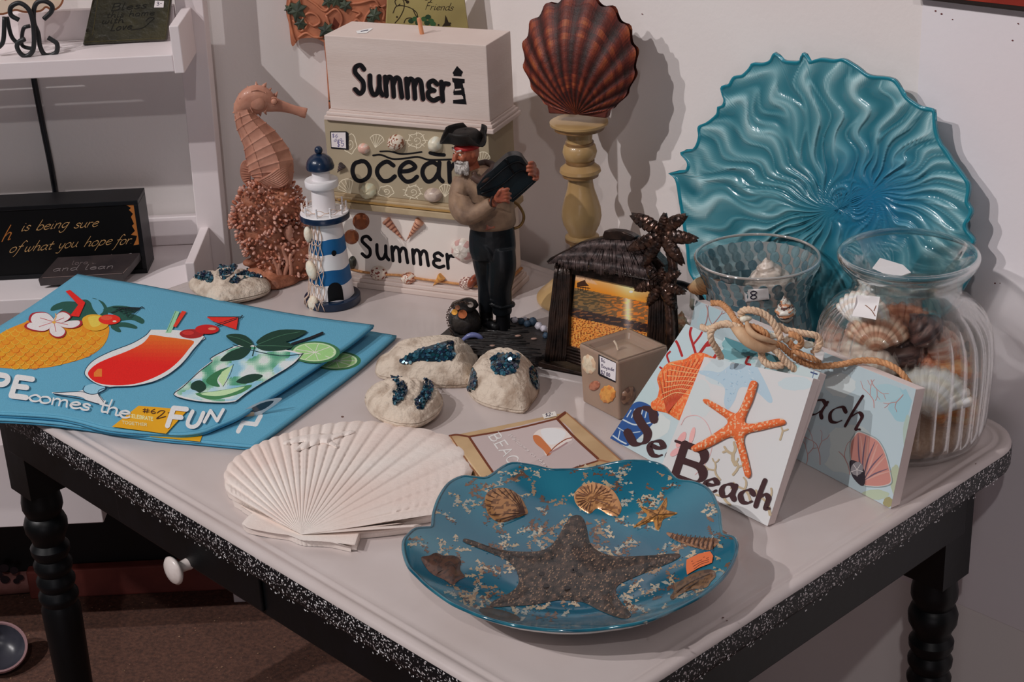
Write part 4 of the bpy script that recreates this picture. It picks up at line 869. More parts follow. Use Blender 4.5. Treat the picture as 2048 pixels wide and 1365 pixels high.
mb.tube([SQ(x, y, -.017) for x, y in cr([(580, 450), (576, 468), (582, 480), (592, 486), (600, 478)], 6)], [.0024, .003, .0042, .0052, .0055, .0055, .0055, .005, .005, .0045, .004, .004, .0035, .003, .003, .003, .0025, .002, .002, .002, .0018, .0015, .0012, .001, .0008][:25], 8)
mb.build('kelp_leaves', M_se, sh, smooth=2, zmin=T + .001)

# ================================================ CARVED SHELL BOXES WITH GLITTER
M_rk = mat('rock_shell', (184, 171, 156), (120, 98, 80), rough=.8, ns=45, contrast=(.48, .78), bump=1.6, bs=170)
M_gl = mat('glitter', c2=.7, ns=300, rough=.12, metal=.35, coat=1)
gcols = [(30, 62, 82), (18, 42, 58), (46, 92, 108), (26, 50, 74), (60, 110, 130), (34, 40, 66), (20, 70, 80)]
def chips(par, fnp, poly, n, seed, r=(.0012, .0024), flat=False, lab='blue green glitter chips', cen=True):
    """fnp(x,y)->(point, normal); chips scattered over the pixel outline poly"""
    rg = rs(seed); m = MB(); A = np.array(poly); x0, y0 = A.min(0); x1, y1 = A.max(0); k = 0
    b = MB(); P = [fnp(*p) for p in cr(poly, 3, True)]; c = fnp(*A.mean(0)) if cen else None
    a = Art(lambda x, y, h: (lambda q: q[0] + q[1] * (h + .0007))(fnp(x, y))); a.fill(cr(poly, 4, True), (24, 46, 58), step=max(3.0, (x1 - x0) / 9)); m.v, m.f, m.c = a.mb.v, a.mb.f, a.mb.c
    while k < n:
        x, y = rg.uniform(x0, x1), rg.uniform(y0, y1); k += 1
        if not inpoly(x, y, poly): continue
        p, nn = fnp(x, y); s = rg.uniform(*r); X = nn.orthogonal().normalized(); Y = nn.cross(X)
        col = lc(rg.choice(gcols), 1.6)
        if flat: m.add([p + nn * .0012 + (X * cos(t) + Y * sin(t)) * s for t in np.linspace(0, 2 * pi, 8)[:7]] , [tuple(range(7))], col)
        else:
            d = (nn + X * rg.uniform(-.6, .6) + Y * rg.uniform(-.6, .6)).normalized(); X2 = d.orthogonal().normalized(); Y2 = d.cross(X2); ng = rg.choice((5, 6))
            m.add([p + (X2 * cos(t) + Y2 * sin(t)) * s for t in np.linspace(0, 2 * pi, ng + 1)[:ng]] + [p + d * s * 1.5 + (X2 * cos(t) + Y2 * sin(t)) * s * .55 for t in np.linspace(0, 2 * pi, ng + 1)[:ng]],
                  [tuple(range(ng, 2 * ng))] + [(i, (i + 1) % ng, (i + 1) % ng + ng, i + ng) for i in range(ng)], col)
    return m.build('glitter_patch', M_gl, par, smooth=0, kind='stuff')
def solve(fz, x, y, z0=.015):               # pixel -> point on a height field z = fz(p)
    z = z0
    for _ in range(14): p = at(x, y, T + z); z = z * .4 + .6 * fz(p)
    p = at(x, y, T + z); e = .0015
    gx = (fz(p + V((e, 0, 0))) - fz(p - V((e, 0, 0)))) / (2 * e); gy = (fz(p + V((0, e, 0))) - fz(p - V((0, e, 0)))) / (2 * e)
    return p, V((-gx, -gy, 1)).normalized()
def pebble(name, label, cen, outline, H, hs, groove=None, glit=(), n_=1.0, seam=True, rot=0, lump=0, group=None, peak=None, pw=2.2):
    """lidded box: outline in pixels on the table, top and bottom halves meeting at a seam hs above the table"""
    ymn = min(p[1] for p in outline); ymd = cen[1]; O = [at(x, y, T + hs + (H - hs) * .62 * max(0, min(1, (ymd - y) / (ymd - ymn)))) for x, y in cr(outline, 5, True)]; C = at(*cen, T + hs); C.z = T
    t_ = thing(name, C, label, 'trinket box', group)
    rel = sorted(((atan2(p.y - C.y, p.x - C.x), hypot(p.x - C.x, p.y - C.y)) for p in O)); an = np.array([r[0] for r in rel]); ra = np.array([r[1] for r in rel])
    an = np.concatenate([an - 2 * pi, an, an + 2 * pi]); ra = np.concatenate([ra, ra, ra])
    Rf = lambda a: float(np.interp(a, an, ra)); pk = peak or (0, 0)
    def fz(p):
        dx, dy = p.x - C.x, p.y - C.y; r = hypot(dx, dy); a = atan2(dy, dx); q = min(1, r / Rf(a))
        px, py = dx - pk[0], dy - pk[1]; z = hs + (H - hs) * max(0, 1 - q ** pw) ** .62
        if pk != (0, 0): z *= 1 - .25 * min(1, hypot(px, py) / .05)
        if groove and q < .97: z += groove(dx, dy, q, a)
        return z
    nr, ns = 26, 72
    def top(i, j):
        a = 2 * pi * j / ns; q = sin(pi / 2 * i / (nr - 1)); r = Rf(a - (2 * pi if a > pi else 0)) * q
        p = C + V((cos(a) * r, sin(a) * r, 0)); return V((p.x, p.y, T + (fz(p) if i < nr - 1 else hs + .0006)))
    m = MB().grid(top, nr, ns, cv=True); m.f.append(tuple(range((nr - 1) * ns, nr * ns))[::-1]); m.c.append(None); m.build('lid', M_rk, t_, smooth=2)
    pr = [(.985, hs - .0004), (1.0, hs - .0018), (.97, hs * .6), (.86, hs * .25), (.70, .0006), (0, .0006)] if seam else [(1, hs), (1, hs * .5), (.98, .0004), (0, .0004)]
    def bt(i, j):
        a = 2 * pi * j / ns; r = Rf(a - (2 * pi if a > pi else 0)) * pr[i][0]; return C + V((cos(a) * r, sin(a) * r, pr[i][1]))
    m = MB().grid(bt, len(pr), ns, cv=True); m.f.append(tuple(range(ns))); m.c.append(None); m.build('base', M_rk, t_, smooth=1)
    for i, (poly, n, flat) in enumerate(glit): chips(t_, lambda x, y: solve(fz, x, y, H * .7), poly, n, seed=i * 7 + int(cen[0]), flat=flat)
    return t_, fz, C
# clam beside the seahorse
def g1(dx, dy, q, a):
    z = 0; c = dx
    for x0, w, d in ((-.024, .0085, -.0045), (.002, .007, -.0035), (.024, .012, -.0045)): z += d * exp(-((dx - x0 - dy * .4) / w) ** 2) * (1 if dy > -.012 else .2)
    z += .0016 * exp(-((dx + .012) / .003) ** 2) + .0016 * exp(-((dx - .012 - dy * .3) / .003) ** 2)
    return z
pebble('glitter_clam_box', 'cream carved clam box with blue glitter beside the seahorse base', (456, 570), [(377, 570), (383, 560), (408, 540), (440, 531), (470, 531), (505, 537), (532, 556), (541, 570), (537, 582), (510, 592), (470, 600), (440, 604), (415, 596), (390, 583)], .030, .0105, g1,
       [([(387, 556), (398, 548), (411, 542), (424, 548), (427, 560), (420, 566), (404, 560)], 90, False), ([(437, 533), (455, 531), (476, 532), (466, 546), (448, 560), (440, 556), (438, 545)], 110, False), ([(458, 563), (468, 552), (486, 542), (508, 541), (528, 552), (533, 556), (512, 555), (492, 556), (474, 566), (462, 567)], 170, False)], group='cream shell boxes with blue glitter')
def g2(dx, dy, q, a):
    r = hypot(dx + .028, dy + .000); z = .0016 * sin(r * 700) * (1 if .01 < r else 0)
    z += -.0030 * exp(-((r - .029) / .0052) ** 2) * exp(-((dy - .004) / .016) ** 2) - .0030 * exp(-((r - .051) / .0055) ** 2) * exp(-((dy + .002) / .018) ** 2)
    return z
pebble('glitter_clam_box', 'oval cream clam box with two glitter bands, nearest the folded towels', (806, 806), [(729, 800), (733, 780), (750, 763), (780, 752), (815, 750), (850, 756), (875, 773), (886, 797), (880, 820), (862, 836), (835, 848), (800, 848), (765, 838), (740, 822)], .034, .012, g2,
       [([(780, 752), (790, 754), (803, 756), (812, 770), (815, 782), (808, 796), (792, 812), (786, 808), (786, 792), (793, 780), (792, 766)], 130, False), ([(848, 758), (858, 760), (866, 772), (862, 788), (852, 808), (846, 820), (836, 818), (829, 808), (834, 796), (842, 784), (845, 772)], 130, False)], group='cream shell boxes with blue glitter')
# long conch lying on its side
def conch(name, label, cen, outline, H, fx, glit, rings, mouth=None, lip=None):
    t_, fz, C = pebble(name, label, cen, outline, H, .004, fx, glit, seam=False, pw=2.0, group='cream shell boxes with blue glitter'); return t_, fz, C
def g3(dx, dy, q, a):
    z = .010 * exp(-((dx - .034) / .018) ** 2) * (1 - q); s = (dx - .052)
    z += .0022 * sin((dx * .9 - dy * .5) * 700) * (1 if dx > .030 else 0); z -= .004 * exp(-((dy + .004 - dx * .25) / .012) ** 2) * exp(-((dx + .005) / .035) ** 2)
    z -= .005 * exp(-(((dx + .046) / .008) ** 2)) * (1 if dy > -.02 else 0)
    return z
conch('glitter_conch_box', 'long cream conch box with blue sequin panel, behind the oval clam box', (862, 730), [(750, 742), (757, 722), (775, 712), (800, 702), (850, 686), (890, 676), (918, 675), (938, 684), (952, 700), (958, 720), (950, 745), (938, 768), (905, 772), (862, 770), (820, 764), (775, 756), (758, 752)], .040,
      g3, [([(800, 722), (815, 712), (840, 700), (870, 690), (904, 682), (907, 696), (910, 712), (904, 720), (885, 722), (862, 724), (840, 722), (820, 727), (803, 728)], 260, True)], 0)
def g4(dx, dy, q, a):
    z = .0012 * sin((dx + dy) * 600) + .007 * exp(-((dx - .012) / .009) ** 2) * exp(-((dy + .022) / .012) ** 2) - .004 * exp(-((dx + .008) / .008) ** 2) * exp(-((dy + .018) / .009) ** 2)
    return z
conch('glitter_whelk_box', 'rounded cream whelk box with blue sequin patches, next to the long conch box', (1005, 762), [(935, 780), (938, 762), (946, 740), (955, 724), (972, 712), (1000, 706), (1035, 706), (1060, 716), (1072, 735), (1078, 760), (1076, 785), (1062, 806), (1050, 822), (1030, 822), (1010, 818), (980, 812), (952, 800)], .042,
      g4, [([(985, 707), (1010, 705), (1040, 709), (1038, 728), (1030, 745), (1012, 751), (992, 748), (984, 735), (981, 718)], 240, True), ([(946, 735), (952, 748), (954, 765), (949, 782), (938, 784), (935, 776), (940, 758)], 110, True), ([(1062, 733), (1071, 740), (1077, 758), (1077, 778), (1070, 778), (1060, 760), (1058, 744)], 110, True)], 0)

# ================================================ SQUARE CANDLE
zc_ = .0690; cf_, cl_, cb_, cr_ = at(1239, 728, T + zc_), at(1157, 687, T + zc_), at(1258, 656, T + zc_), at(1337, 692, T + zc_)
cf_ = cl_ + (cr_ - cb_)
cdl = thing('square_candle', V(((cf_.x + cb_.x) / 2, (cf_.y + cb_.y) / 2, T)), 'square tan wax candle with embedded shells and a price sticker', 'candle')
M_wx = mat('wax_tan', (142, 120, 104), (130, 110, 96), rough=.35, ns=15, sss=.25, coat=.15)
cen_ = (cf_ + cb_) / 2; top = [cf_, cr_, cb_, cl_]; base = [V((p.x, p.y, T + .0004)) for p in top]; base = [b + (V((cen_.x, cen_.y, b.z)) - b) * .05 for b in base]
sc_ = lambda P, k, dz: [V(((p.x - cen_.x) * k + cen_.x, (p.y - cen_.y) * k + cen_.y, p.z + dz)) for p in P]
rings_ = [base, top, sc_(top, .90, .0004), sc_(top, .80, -.0012), sc_(top, .70, -.006), sc_(top, .60, -.0078)]
mb = MB(); n_ = 4
for r in rings_: mb.v += [tuple(p) for p in r]
for i in range(len(rings_) - 1):
    for j in range(4): mb.f.append((i * 4 + j, i * 4 + (j + 1) % 4, i * 4 + 4 + (j + 1) % 4, i * 4 + 4 + j)); mb.c.append(None)
mb.f += [(3, 2, 1, 0), tuple(20 + j for j in range(4))]; mb.c += [None, None]
mb.build('wax_block', M_wx, cdl, smooth=0, bevel=.0028, seg=3)
wk = at(1236, 700, T + zc_ - .007); mb = MB(); mb.tube([wk, wk + V((-.0015, 0, .006)), wk + V((-.004, .002, .010))], .0012, 8); mb.build('wick', mat('wick', (196, 180, 160), rough=.8), cdl, smooth=1)
nL = (cf_ - cl_).cross(UZ).normalized(); nL = nL if nL.y < 0 else -nL; nR = (cr_ - cf_).cross(UZ).normalized(); nR = nR if (nR.x > 0) else -nR
fL = lambda x, y, h=0: hit(x, y, cf_, nL, h - .0006); fR = lambda x, y, h=0: hit(x, y, cf_, nR, h - .0006)
a = Art(fL, 9e-4); a.fill([(1197, 709), (1231, 725), (1231, 766), (1199, 752), (1196, 748)], (26, 24, 30)); a.fill([(1199, 712), (1232, 727), (1231, 763), (1201, 748)], (206, 196, 200)); ik = (60, 50, 80)
text(a, '$6', (1202, 723), (1210, 727), 3.4, 1.0, ik); text(a, 'Bayside', (1202, 735), (1228, 743), 3.3, 1.0, ik); text(a, '$2.00', (1202, 748), (1220, 755), 3.8, 1.1, ik)
a.out('price_sticker', M_pr, cdl, 'white price sticker with handwriting')
gblob(cdl, fL, nL, 1178, 729, 14, 20, .002, (206, 186, 162), (196, 168, 140), rot=-.2, name='embedded_shell', ribs=9, lab='cream embedded shell')
gblob(cdl, fL, nL, 1189, 772, 12, 9, .002, (166, 108, 84), (146, 90, 70), rot=-.6, name='embedded_shell', lab='brown embedded shell'); gblob(cdl, fL, nL, 1215, 789, 16, 18, .002, (206, 142, 72), (190, 120, 60), rot=.3, ribs=11, name='embedded_shell', lab='orange embedded shell')
gblob(cdl, fR, nR, 1257, 792, 13, 20, .004, (122, 92, 74), (84, 60, 50), rot=.5, ribs=8, name='embedded_shell', lab='dark striped embedded shell')

# ================================================ FISHERMAN FIGURINE
PB = at(985, 676); PBu = mpp(PB); pdp = V((PB.x, PB.y, 0)).normalized(); prt = pdp.cross(UZ).normalized()
pr_ = thing('sailor_figurine', PB, 'bearded sailor figurine in black tricorn hat holding a dark sea chest lid', 'figurine')
PQ = lambda x, y, o=0: vp(x, y, PB, o)
def rings(m, rr, seg=20, cap=True):        # horizontal elliptical rings: x, y, half width, half depth, offset
    R = cr(rr, 5); n = len(R)
    def fn(i, j):
        x, y, w, d, o = R[i]; a = 2 * pi * j / seg; return PQ(x, y, o) + prt * (w * PBu * cos(a)) + pdp * (d * PBu * sin(a))
    return m.grid(fn, n, seg, cv=True, capu=True)
def limb(m, pts, seg=14):                  # x, y, offset, radius px
    R = cr(pts, 5); return m.tube([PQ(p[0], p[1], p[2]) for p in R], [p[3] * PBu for p in R], seg)
M_skin = mat('figurine_skin', (150, 84, 58), (116, 58, 42), rough=.42, ns=90, coat=.2, bump=.15, bs=300)
body_ = MB()
hd = PQ(934, 304, -.004); fx = (prt * -.80 - pdp * .60).normalized(); sx = fx.cross(UZ).normalized()
hs_ = 24 * PBu
body_.ball(hd, 1, 20, X=fx * hs_ * 1.05, Y=sx * hs_ * .86, Z=UZ * hs_ * 1.22)
body_.ball(hd + fx * hs_ * .55 - UZ * hs_ * .75, 1, 14, X=fx * hs_ * .5, Y=sx * hs_ * .55, Z=UZ * hs_ * .5)
body_.tube([hd + fx * hs_ * .95 + UZ * hs_ * .25, hd + fx * hs_ * 1.22 - UZ * hs_ * .12, hd + fx * hs_ * 1.32 - UZ * hs_ * .32, hd + fx * hs_ * 1.0 - UZ * hs_ * .38], [hs_ * .12, hs_ * .17, hs_ * .24, hs_ * .16], 10)
for s in (-1, 1):
    body_.ball(hd + fx * hs_ * .78 + sx * s * hs_ * .42 - UZ * hs_ * .22, hs_ * .30, 10)      # cheeks
    body_.tube([hd + fx * hs_ * 1.02 + sx * s * hs_ * .12 + UZ * hs_ * .26, hd + fx * hs_ * .92 + sx * s * hs_ * .55 + UZ * hs_ * .36], hs_ * .13, 8)
    body_.ball(hd + sx * s * hs_ * .86 - UZ * hs_ * .05 - fx * hs_ * .05, 1, 10, X=fx * hs_ * .2, Y=sx * hs_ * .1, Z=UZ * hs_ * .32)
limb(body_, [(940, 318, 0, 14), (948, 340, 0, 13), (960, 365, .002, 22), (970, 410, .002, 30), (983, 450, 0, 32)])
limb(body_, [(960, 420, -.026, 11), (978, 410, -.030, 9.5), (990, 404, -.033, 9)])
body_.ball(PQ(1000, 396, -.036), 1, 14, X=prt * 12 * PBu, Y=pdp * 7 * PBu, Z=UZ * 11 * PBu)
for k, (tx, ty) in enumerate([(1017, 377), (1022, 386), (1022, 395), (1018, 404)]):
    by = 389 + k * 5; limb(body_, [(1003, by - 2, -.0385, 3.9), (1010, lerp(by, ty, .5) - 3, -.0415, 3.6), (1016, lerp(by, ty, .8) - 1, -.0405, 3.3), (tx, ty + 2, -.036, 2.7)], 8)
limb(body_, [(994, 392, -.038, 4.2), (1000, 382, -.040, 3.8), (1008, 377, -.039, 3.2)], 8)
limb(body_, [(990, 352, .006, 13), (1030, 372, .012, 11), (1060, 356, .006, 9)])
body_.ball(PQ(1070, 346, -.002), 1, 14, X=prt * 9 * PBu, Y=pdp * 8 * PBu, Z=UZ * 12 * PBu)
for k, (tx, ty) in enumerate([(1056, 326), (1052, 333), (1052, 341), (1056, 349)]):
    limb(body_, [(1070, 333 + k * 6, -.004, 3.9), (1066, ty, -.012, 3.7), (1060, ty, -.0155, 3.4), (tx, ty + 1, -.016, 2.8)], 8)
limb(body_, [(1074, 350, -.002, 4.2), (1074, 358, -.010, 3.8), (1066, 358, -.015, 3.2)], 8)
bo = body_.build('body', M_skin, pr_, smooth=2); remesh(bo, .00085, 2)
M_eye = mat('eye_white', (190, 180, 160), rough=.3)
for s in (-1, 1):
    e = hd + fx * hs_ * .96 + sx * s * hs_ * .34 + UZ * hs_ * .06; MB().ball(e, 1, 10, X=fx * hs_ * .1, Y=sx * hs_ * .16, Z=UZ * hs_ * .09).build('eye', M_eye, bo, smooth=2)
    MB().ball(e + fx * hs_ * .08, hs_ * .065, 8).build('pupil', mat('pupil', (20, 14, 12), rough=.2), bo, smooth=2)
M_br = mat('beard_grey', (190, 184, 178), (110, 104, 100), rough=.7, ns=160, bump=.8, bs=500)
mb = MB(); rg = rs(6)
for k in range(260):
    a = rg.uniform(-1.5, 1.5); t = rg.random(); c = hd + fx * hs_ * (.96 - .30 * abs(a) * .6) * cos(a * .5) + sx * hs_ * .82 * sin(a * .8) - UZ * hs_ * lerp(.50, 1.25, t)
    d = (-UZ + fx * .35 + sx * .3 * sin(a)).normalized(); mb.tube([c, c + d * hs_ * .16 + fx * hs_ * .05, c + d * hs_ * .42], [hs_ * .10, hs_ * .08, hs_ * .02], 5)
for s in (-1, 1): mb.tube([hd + fx * hs_ * 1.2 - UZ * hs_ * .50, hd + fx * hs_ * 1.12 + sx * s * hs_ * .3 - UZ * hs_ * .52, hd + fx * hs_ * .92 + sx * s * hs_ * .55 - UZ * hs_ * .68], [hs_ * .13, hs_ * .12, hs_ * .05], 8)
for s in (-1, 1): mb.tube([hd + fx * hs_ * 1.08 + sx * s * hs_ * .14 + UZ * hs_ * .30, hd + fx * hs_ * .98 + sx * s * hs_ * .58 + UZ * hs_ * .46], hs_ * .075, 6)
mb.build('beard', M_br, pr_, smooth=2, label='grey curly beard and brows')
mb = MB(); mb.lathe([(.0, hs_ * .95), (hs_ * .70, hs_ * .85), (hs_ * 1.0, hs_ * .52), (hs_ * 1.03, hs_ * .36), (hs_ * .9, hs_ * .34)], hd, 24, ax=(fx * 1.06, sx * .92, UZ)); mb.build('bandana', mat('bandana_red', (158, 28, 26), (120, 20, 20), rough=.6, ns=60), pr_, smooth=2, label='red bandana')
M_hat = mat('hat_black', (18, 17, 18), (34, 28, 24), rough=.55, ns=70, bump=.3, bs=200, k=1, spec=.3)
mb = MB(); htc = hd + UZ * hs_ * .86
def hatf(i, j):
    a = 2 * pi * j / 48; up3 = max(0, cos(3 * (a - .52))) ; t = i / 9
    if i < 4: r = hs_ * (1.18 - .08 * (3 - i)) ; z = hs_ * (.75 - .62 * i / 3); r = hs_ * [0.05, .85, 1.12, 1.15][i]; z = hs_ * [.86, .78, .45, -.02][i]; return htc + fx * r * cos(a) * 1.05 + sx * r * sin(a) + UZ * z
    q = (i - 3) / 6; r = hs_ * (1.15 + (.98 - .42 * (1 - up3)) * sin(q * 1.5)); z = hs_ * (-.02 + (.15 + 1.05 * (1 - up3)) * q ** 1.4 * .9 - .10 * up3 * q)
    return htc + fx * r * cos(a) + sx * r * sin(a) * 1.0 + UZ * z
mb.grid(hatf, 10, 48, cv=True); ho_ = mb.build('tricorn_hat', M_hat, pr_, smooth=2); sm = ho_.modifiers.new('t', 'SOLIDIFY'); sm.thickness = .0016
M_shirt = mat('shirt_brown', (138, 112, 90), (78, 60, 50), rough=.65, ns=45, bump=.4, bs=120, contrast=(.35, .7))
mb = MB(); rings(mb, [(957, 334, 17, 14, 0), (964, 346, 40, 22, 0), (968, 368, 50, 27, 0), (974, 398, 51, 28, 0), (981, 428, 48, 28, -.001), (984, 446, 47, 29, -.001), (984, 455, 43, 27, 0)])
limb(mb, [(926, 356, .002, 18), (920, 385, -.004, 21), (922, 415, -.012, 23), (936, 430, -.022, 21), (960, 423, -.028, 17), (978, 411, -.031, 14), (984, 407, -.032, 13)]); limb(mb, [(988, 346, .004, 18), (1020, 368, .012, 16), (1046, 364, .010, 13)])
for k in range(9):
    t = k / 8; limb(mb, [(908 + 6 * t, 385 + 40 * t, -.012 - .012 * t, 2), (922 + 14 * t, 392 + 40 * t, -.024 - .008 * t, 4), (940 + 14 * t, 395 + 26 * t, -.022 - .012 * t, 2)], 6)
so = mb.build('shirt', M_shirt, pr_, smooth=2); remesh(so, .0012, 3)
mb = MB(); limb(mb, [(945, 352, -.018, 7), (962, 362, -.021, 8), (982, 345, -.014, 9), (988, 334, -.002, 8), (972, 326, .010, 7), (952, 330, .006, 6)]); limb(mb, [(948, 345, -.014, 5), (952, 356, -.019, 6)]); mb.build('kerchief', mat('kerchief', (66, 46, 38), (42, 30, 28), rough=.6, ns=60), pr_, smooth=2)
MB().tube([PQ(986 + 9 * cos(t) * .55, 407 + 13 * sin(t), -.031 + .007 * cos(t)) for t in np.linspace(0, 2 * pi, 20)], .0013, 8).build('bracelet', mat('dark_leather', (44, 28, 24), rough=.5), pr_, smooth=2)
M_tr = mat('trousers_black', (10, 13, 17), (22, 27, 32), rough=.42, ns=16, coat=.06, bump=.5, bs=60, k=.9, spec=.35)
mb = MB(); rings(mb, [(984, 448, 41, 25, 0), (984, 470, 45, 28, 0), (985, 496, 46, 29, 0), (986, 515, 42, 26, 0)])
limb(mb, [(1003, 495, -.003, 27), (1004, 535, -.006, 28), (1000, 575, -.006, 24), (1003, 605, -.004, 21), (1005, 626, -.003, 19)], 18); limb(mb, [(965, 495, .006, 25), (972, 535, .008, 24), (975, 570, .010, 20), (974, 600, .010, 18), (972, 622, .010, 15)], 18)
for k in range(7): t = k / 6; limb(mb, [(985 - 8 * t, 560 + 48 * t, -.012, 2), (1002, 568 + 48 * t, -.0155, 3.2), (1020, 560 + 52 * t, -.010, 2)], 6)
for k in range(4): limb(mb, [(950 + 8 * k, 480 + 14 * k, -.010, 2), (975 + 8 * k, 500 + 18 * k, -.016, 3.5), (992 + 6 * k, 530 + 14 * k, -.016, 2)], 6)
to = mb.build('trousers', M_tr, pr_, smooth=2); remesh(to, .0012, 3)
mb = MB(); mb.tube([PQ(1005 + 21 * cos(t), 609 + 5 * sin(t), -.003 - .011 * sin(t)) for t in np.linspace(0, 2 * pi, 24)], .0028, 8); mb.build('cuff', M_tr, pr_, smooth=2)
M_bt = mat('boot_black', (10, 10, 13), (18, 18, 22), rough=.4, ns=50, coat=.1, k=.9, spec=.35)
def boot(x, y0, y1, o, fdx, fdy):
    m = MB(); limb(m, [(x, y0, o, 15), (x, (y0 + y1) / 2, o, 14.5), (x + 1, y1 - 4, o, 14), (x + 2, y1, o, 13)], 16); limb(m, [(x, y1 + 2, o, 11), (x + fdx * .5, y1 + fdy * .5, o - .010, 11), (x + fdx, y1 + fdy, o - .018, 9.5), (x + fdx * 1.1, y1 + fdy * 1.05, o - .021, 5)], 14)
    b = m.build('boot', M_bt, pr_, smooth=2); remesh(b, .0012, 2)
boot(1006, 618, 672, -.003, 26, 10); boot(972, 612, 646, .010, 20, 8)
# the dark chest lid he holds
fl = lambda x, y, o: PQ(x, y, o)
lidp = cr([(953, 374), (966, 356), (990, 336), (1012, 316), (1028, 311), (1042, 314), (1050, 324), (1062, 340), (1077, 358)], 4) + cr([(1072, 364), (1050, 384), (1026, 405)], 3) + cr([(1010, 398), (975, 394), (955, 390)], 3)
mb = MB().prism([fl(x, y, -.0285 + .00022 * (x - 950)) for x, y in lidp], -pdp, .016); mb.build('chest_lid', mat('lid_black', (14, 20, 24), (28, 40, 46), rough=.4, ns=30, coat=.1, bump=.5, bs=90, k=1.25), pr_, smooth=.5, bevel=.002)
mb = MB()
for pts in ([(958, 380), (985, 358), (1016, 332), (1036, 324), (1048, 330)], [(962, 388), (1000, 372), (1040, 342), (1058, 350)], [(1012, 318), (1022, 338), (1030, 350)], [(1024, 400), (1048, 380), (1070, 361)]): mb.tube([PQ(x, y, -.0300 + .00022 * (x - 950)) for x, y in cr(pts, 5)], .0011, 6)
mb.build('lid_strap', M_bk, pr_, smooth=2)
mb = MB(); mb.tube([PQ(x, y, .004) for x, y in cr([(1024, 403), (1036, 410), (1046, 426), (1047, 440), (1040, 452), (1028, 457), (1018, 455)], 6)], .0017, 8); mb.build('hook', mat('brass_dark', (132, 104, 62), (90, 66, 38), rough=.35, metal=.7, ns=80), pr_, smooth=2, label='brass hook')
# base
M_dw = mat('driftwood_dark', (40, 34, 32), (20, 18, 19), rough=.55, ns=40, stretch=(2, 12, 12), bump=.8, bs=60, coat=.2, k=1.2)
bp_ = cr([(876, 676), (888, 664), (905, 652), (940, 645), (985, 640), (1030, 636), (1062, 638), (1088, 652), (1096, 676), (1092, 704), (1070, 716), (1040, 712), (1000, 706), (960, 700), (920, 694), (885, 688)], 4, True)
mb = MB().prism([at(x, y, T + .012) for x, y in bp_], UZ, .0117); mb.build('driftwood_base', M_dw, pr_, smooth=.3, bevel=.002)
mb = MB(); rg = rs(2)
for k in range(16):
    t = k / 15; y = lerp(648, 708, t); x0 = lerp(905, 900, t) + rg.uniform(-8, 30); x1 = lerp(1060, 1088, t) - rg.uniform(0, 30); mb.tube([at(x, y + rg.uniform(-2, 2) + (x - x0) * .04, T + .0125) for x in np.linspace(x0, x1, 7)], [.0006, .0016, .0018, .0016, .0006], 5)
mb.build('wood_ridges', M_dw, pr_, smooth=2, kind='stuff')
mb = MB(); cc = at(930, 662, T + .012)
mb.lathe([(0, 0), (.014, 0), (.0175, .006), (.0185, .014), (.017, .022), (.012, .027), (.0125, .029), (.016, .031), (.0145, .035), (.006, .0375), (0, .038)], cc, 24, rf=lambda r, z, a, i: (r * (1 + .07 * sin(3 * a + i) + .04 * cos(5 * a)), z + .002 * sin(2 * a))); mb.build('money_sack', mat('sack_dark', (52, 46, 42), (34, 30, 30), rough=.5, ns=60, bump=.6, bs=150, coat=.2, k=1.2), pr_, smooth=2)
for (x, y, r, c) in [(909, 625, 6, (196, 140, 60)), (925, 629, 9, (150, 84, 50)), (941, 610, 6, (120, 110, 104)), (915, 616, 5, (110, 70, 50))]:
    c0_ = PQ(x, y, -.022 + (.004 if y < 615 else 0)); MB().lathe([(0, -.0006), (r * PBu, -.0006), (r * PBu, .0006), (0, .0008)], c0_, 16, ax=(prt, (UZ + pdp * .8).normalized(), (prt.cross((UZ + pdp * .8).normalized())).normalized() * (1 if prt.cross(UZ).dot(pdp) < 0 else -1))).build('coin', mat('coin%d' % (x % 7), c, rough=.35, metal=.6), pr_, smooth=.5)
mb = MB(); ch = cr([(945, 612), (925, 604), (905, 612), (895, 630), (898, 652), (906, 672), (912, 682)], 8)
for i, p in enumerate(ch[::2]): c = PQ(p[0], p[1], -.018); mb.tube([c + (prt * cos(t) + (UZ if i % 2 else pdp) * sin(t)) * .0014 for t in np.linspace(0, 2 * pi, 9)[:8]], .0005, 5, closed=True)
mb.build('chain', mat('chain_iron', (70, 54, 46), rough=.4, metal=.6), pr_, smooth=2, kind='stuff')
mb = MB(); mb.tube([PQ(x, y, -.030) for x, y in cr([(924, 682), (938, 672), (952, 671), (962, 676), (966, 682)], 5)], [.002, .0035, .003, .001], 8); mb.build('dolphin', mat('blue_glaze', (92, 98, 140), rough=.3, coat=.4), pr_, smooth=2, label='small blue dolphin')
rg = rs(14)
mb = MB()
for x, y, r in [(1030, 637, 8), (1043, 640, 9), (1055, 645, 9), (1066, 642, 11), (1078, 650, 10), (1088, 655, 9), (1092, 668, 8), (1024, 634, 5), (1050, 634, 6)]:
    c = at(x, y + 8, T + .012); mb.ball(c + UZ * r * PBu * .6, r * PBu * .8, 12, col=lc((182, 176, 184) if rg.random() < .55 else (52, 70, 88)), fn=lambda a, b: 1 + .12 * sin(5 * b + 3 * a))
mb.build('foam', mat('foam', c2=.7, ns=200, rough=.4, bump=.5, bs=300), pr_, smooth=2, kind='stuff')
for x, y in ((1036, 672), (1068, 678), (985, 692)): MB().ball(at(x, y, T + .0135), 1, 8, X=V((.004, 0, 0)), Y=V((0, .002, 0)), Z=V((0, 0, .0012))).build('pebble', mat('pebble', (140, 112, 100), rough=.5), pr_, smooth=2)

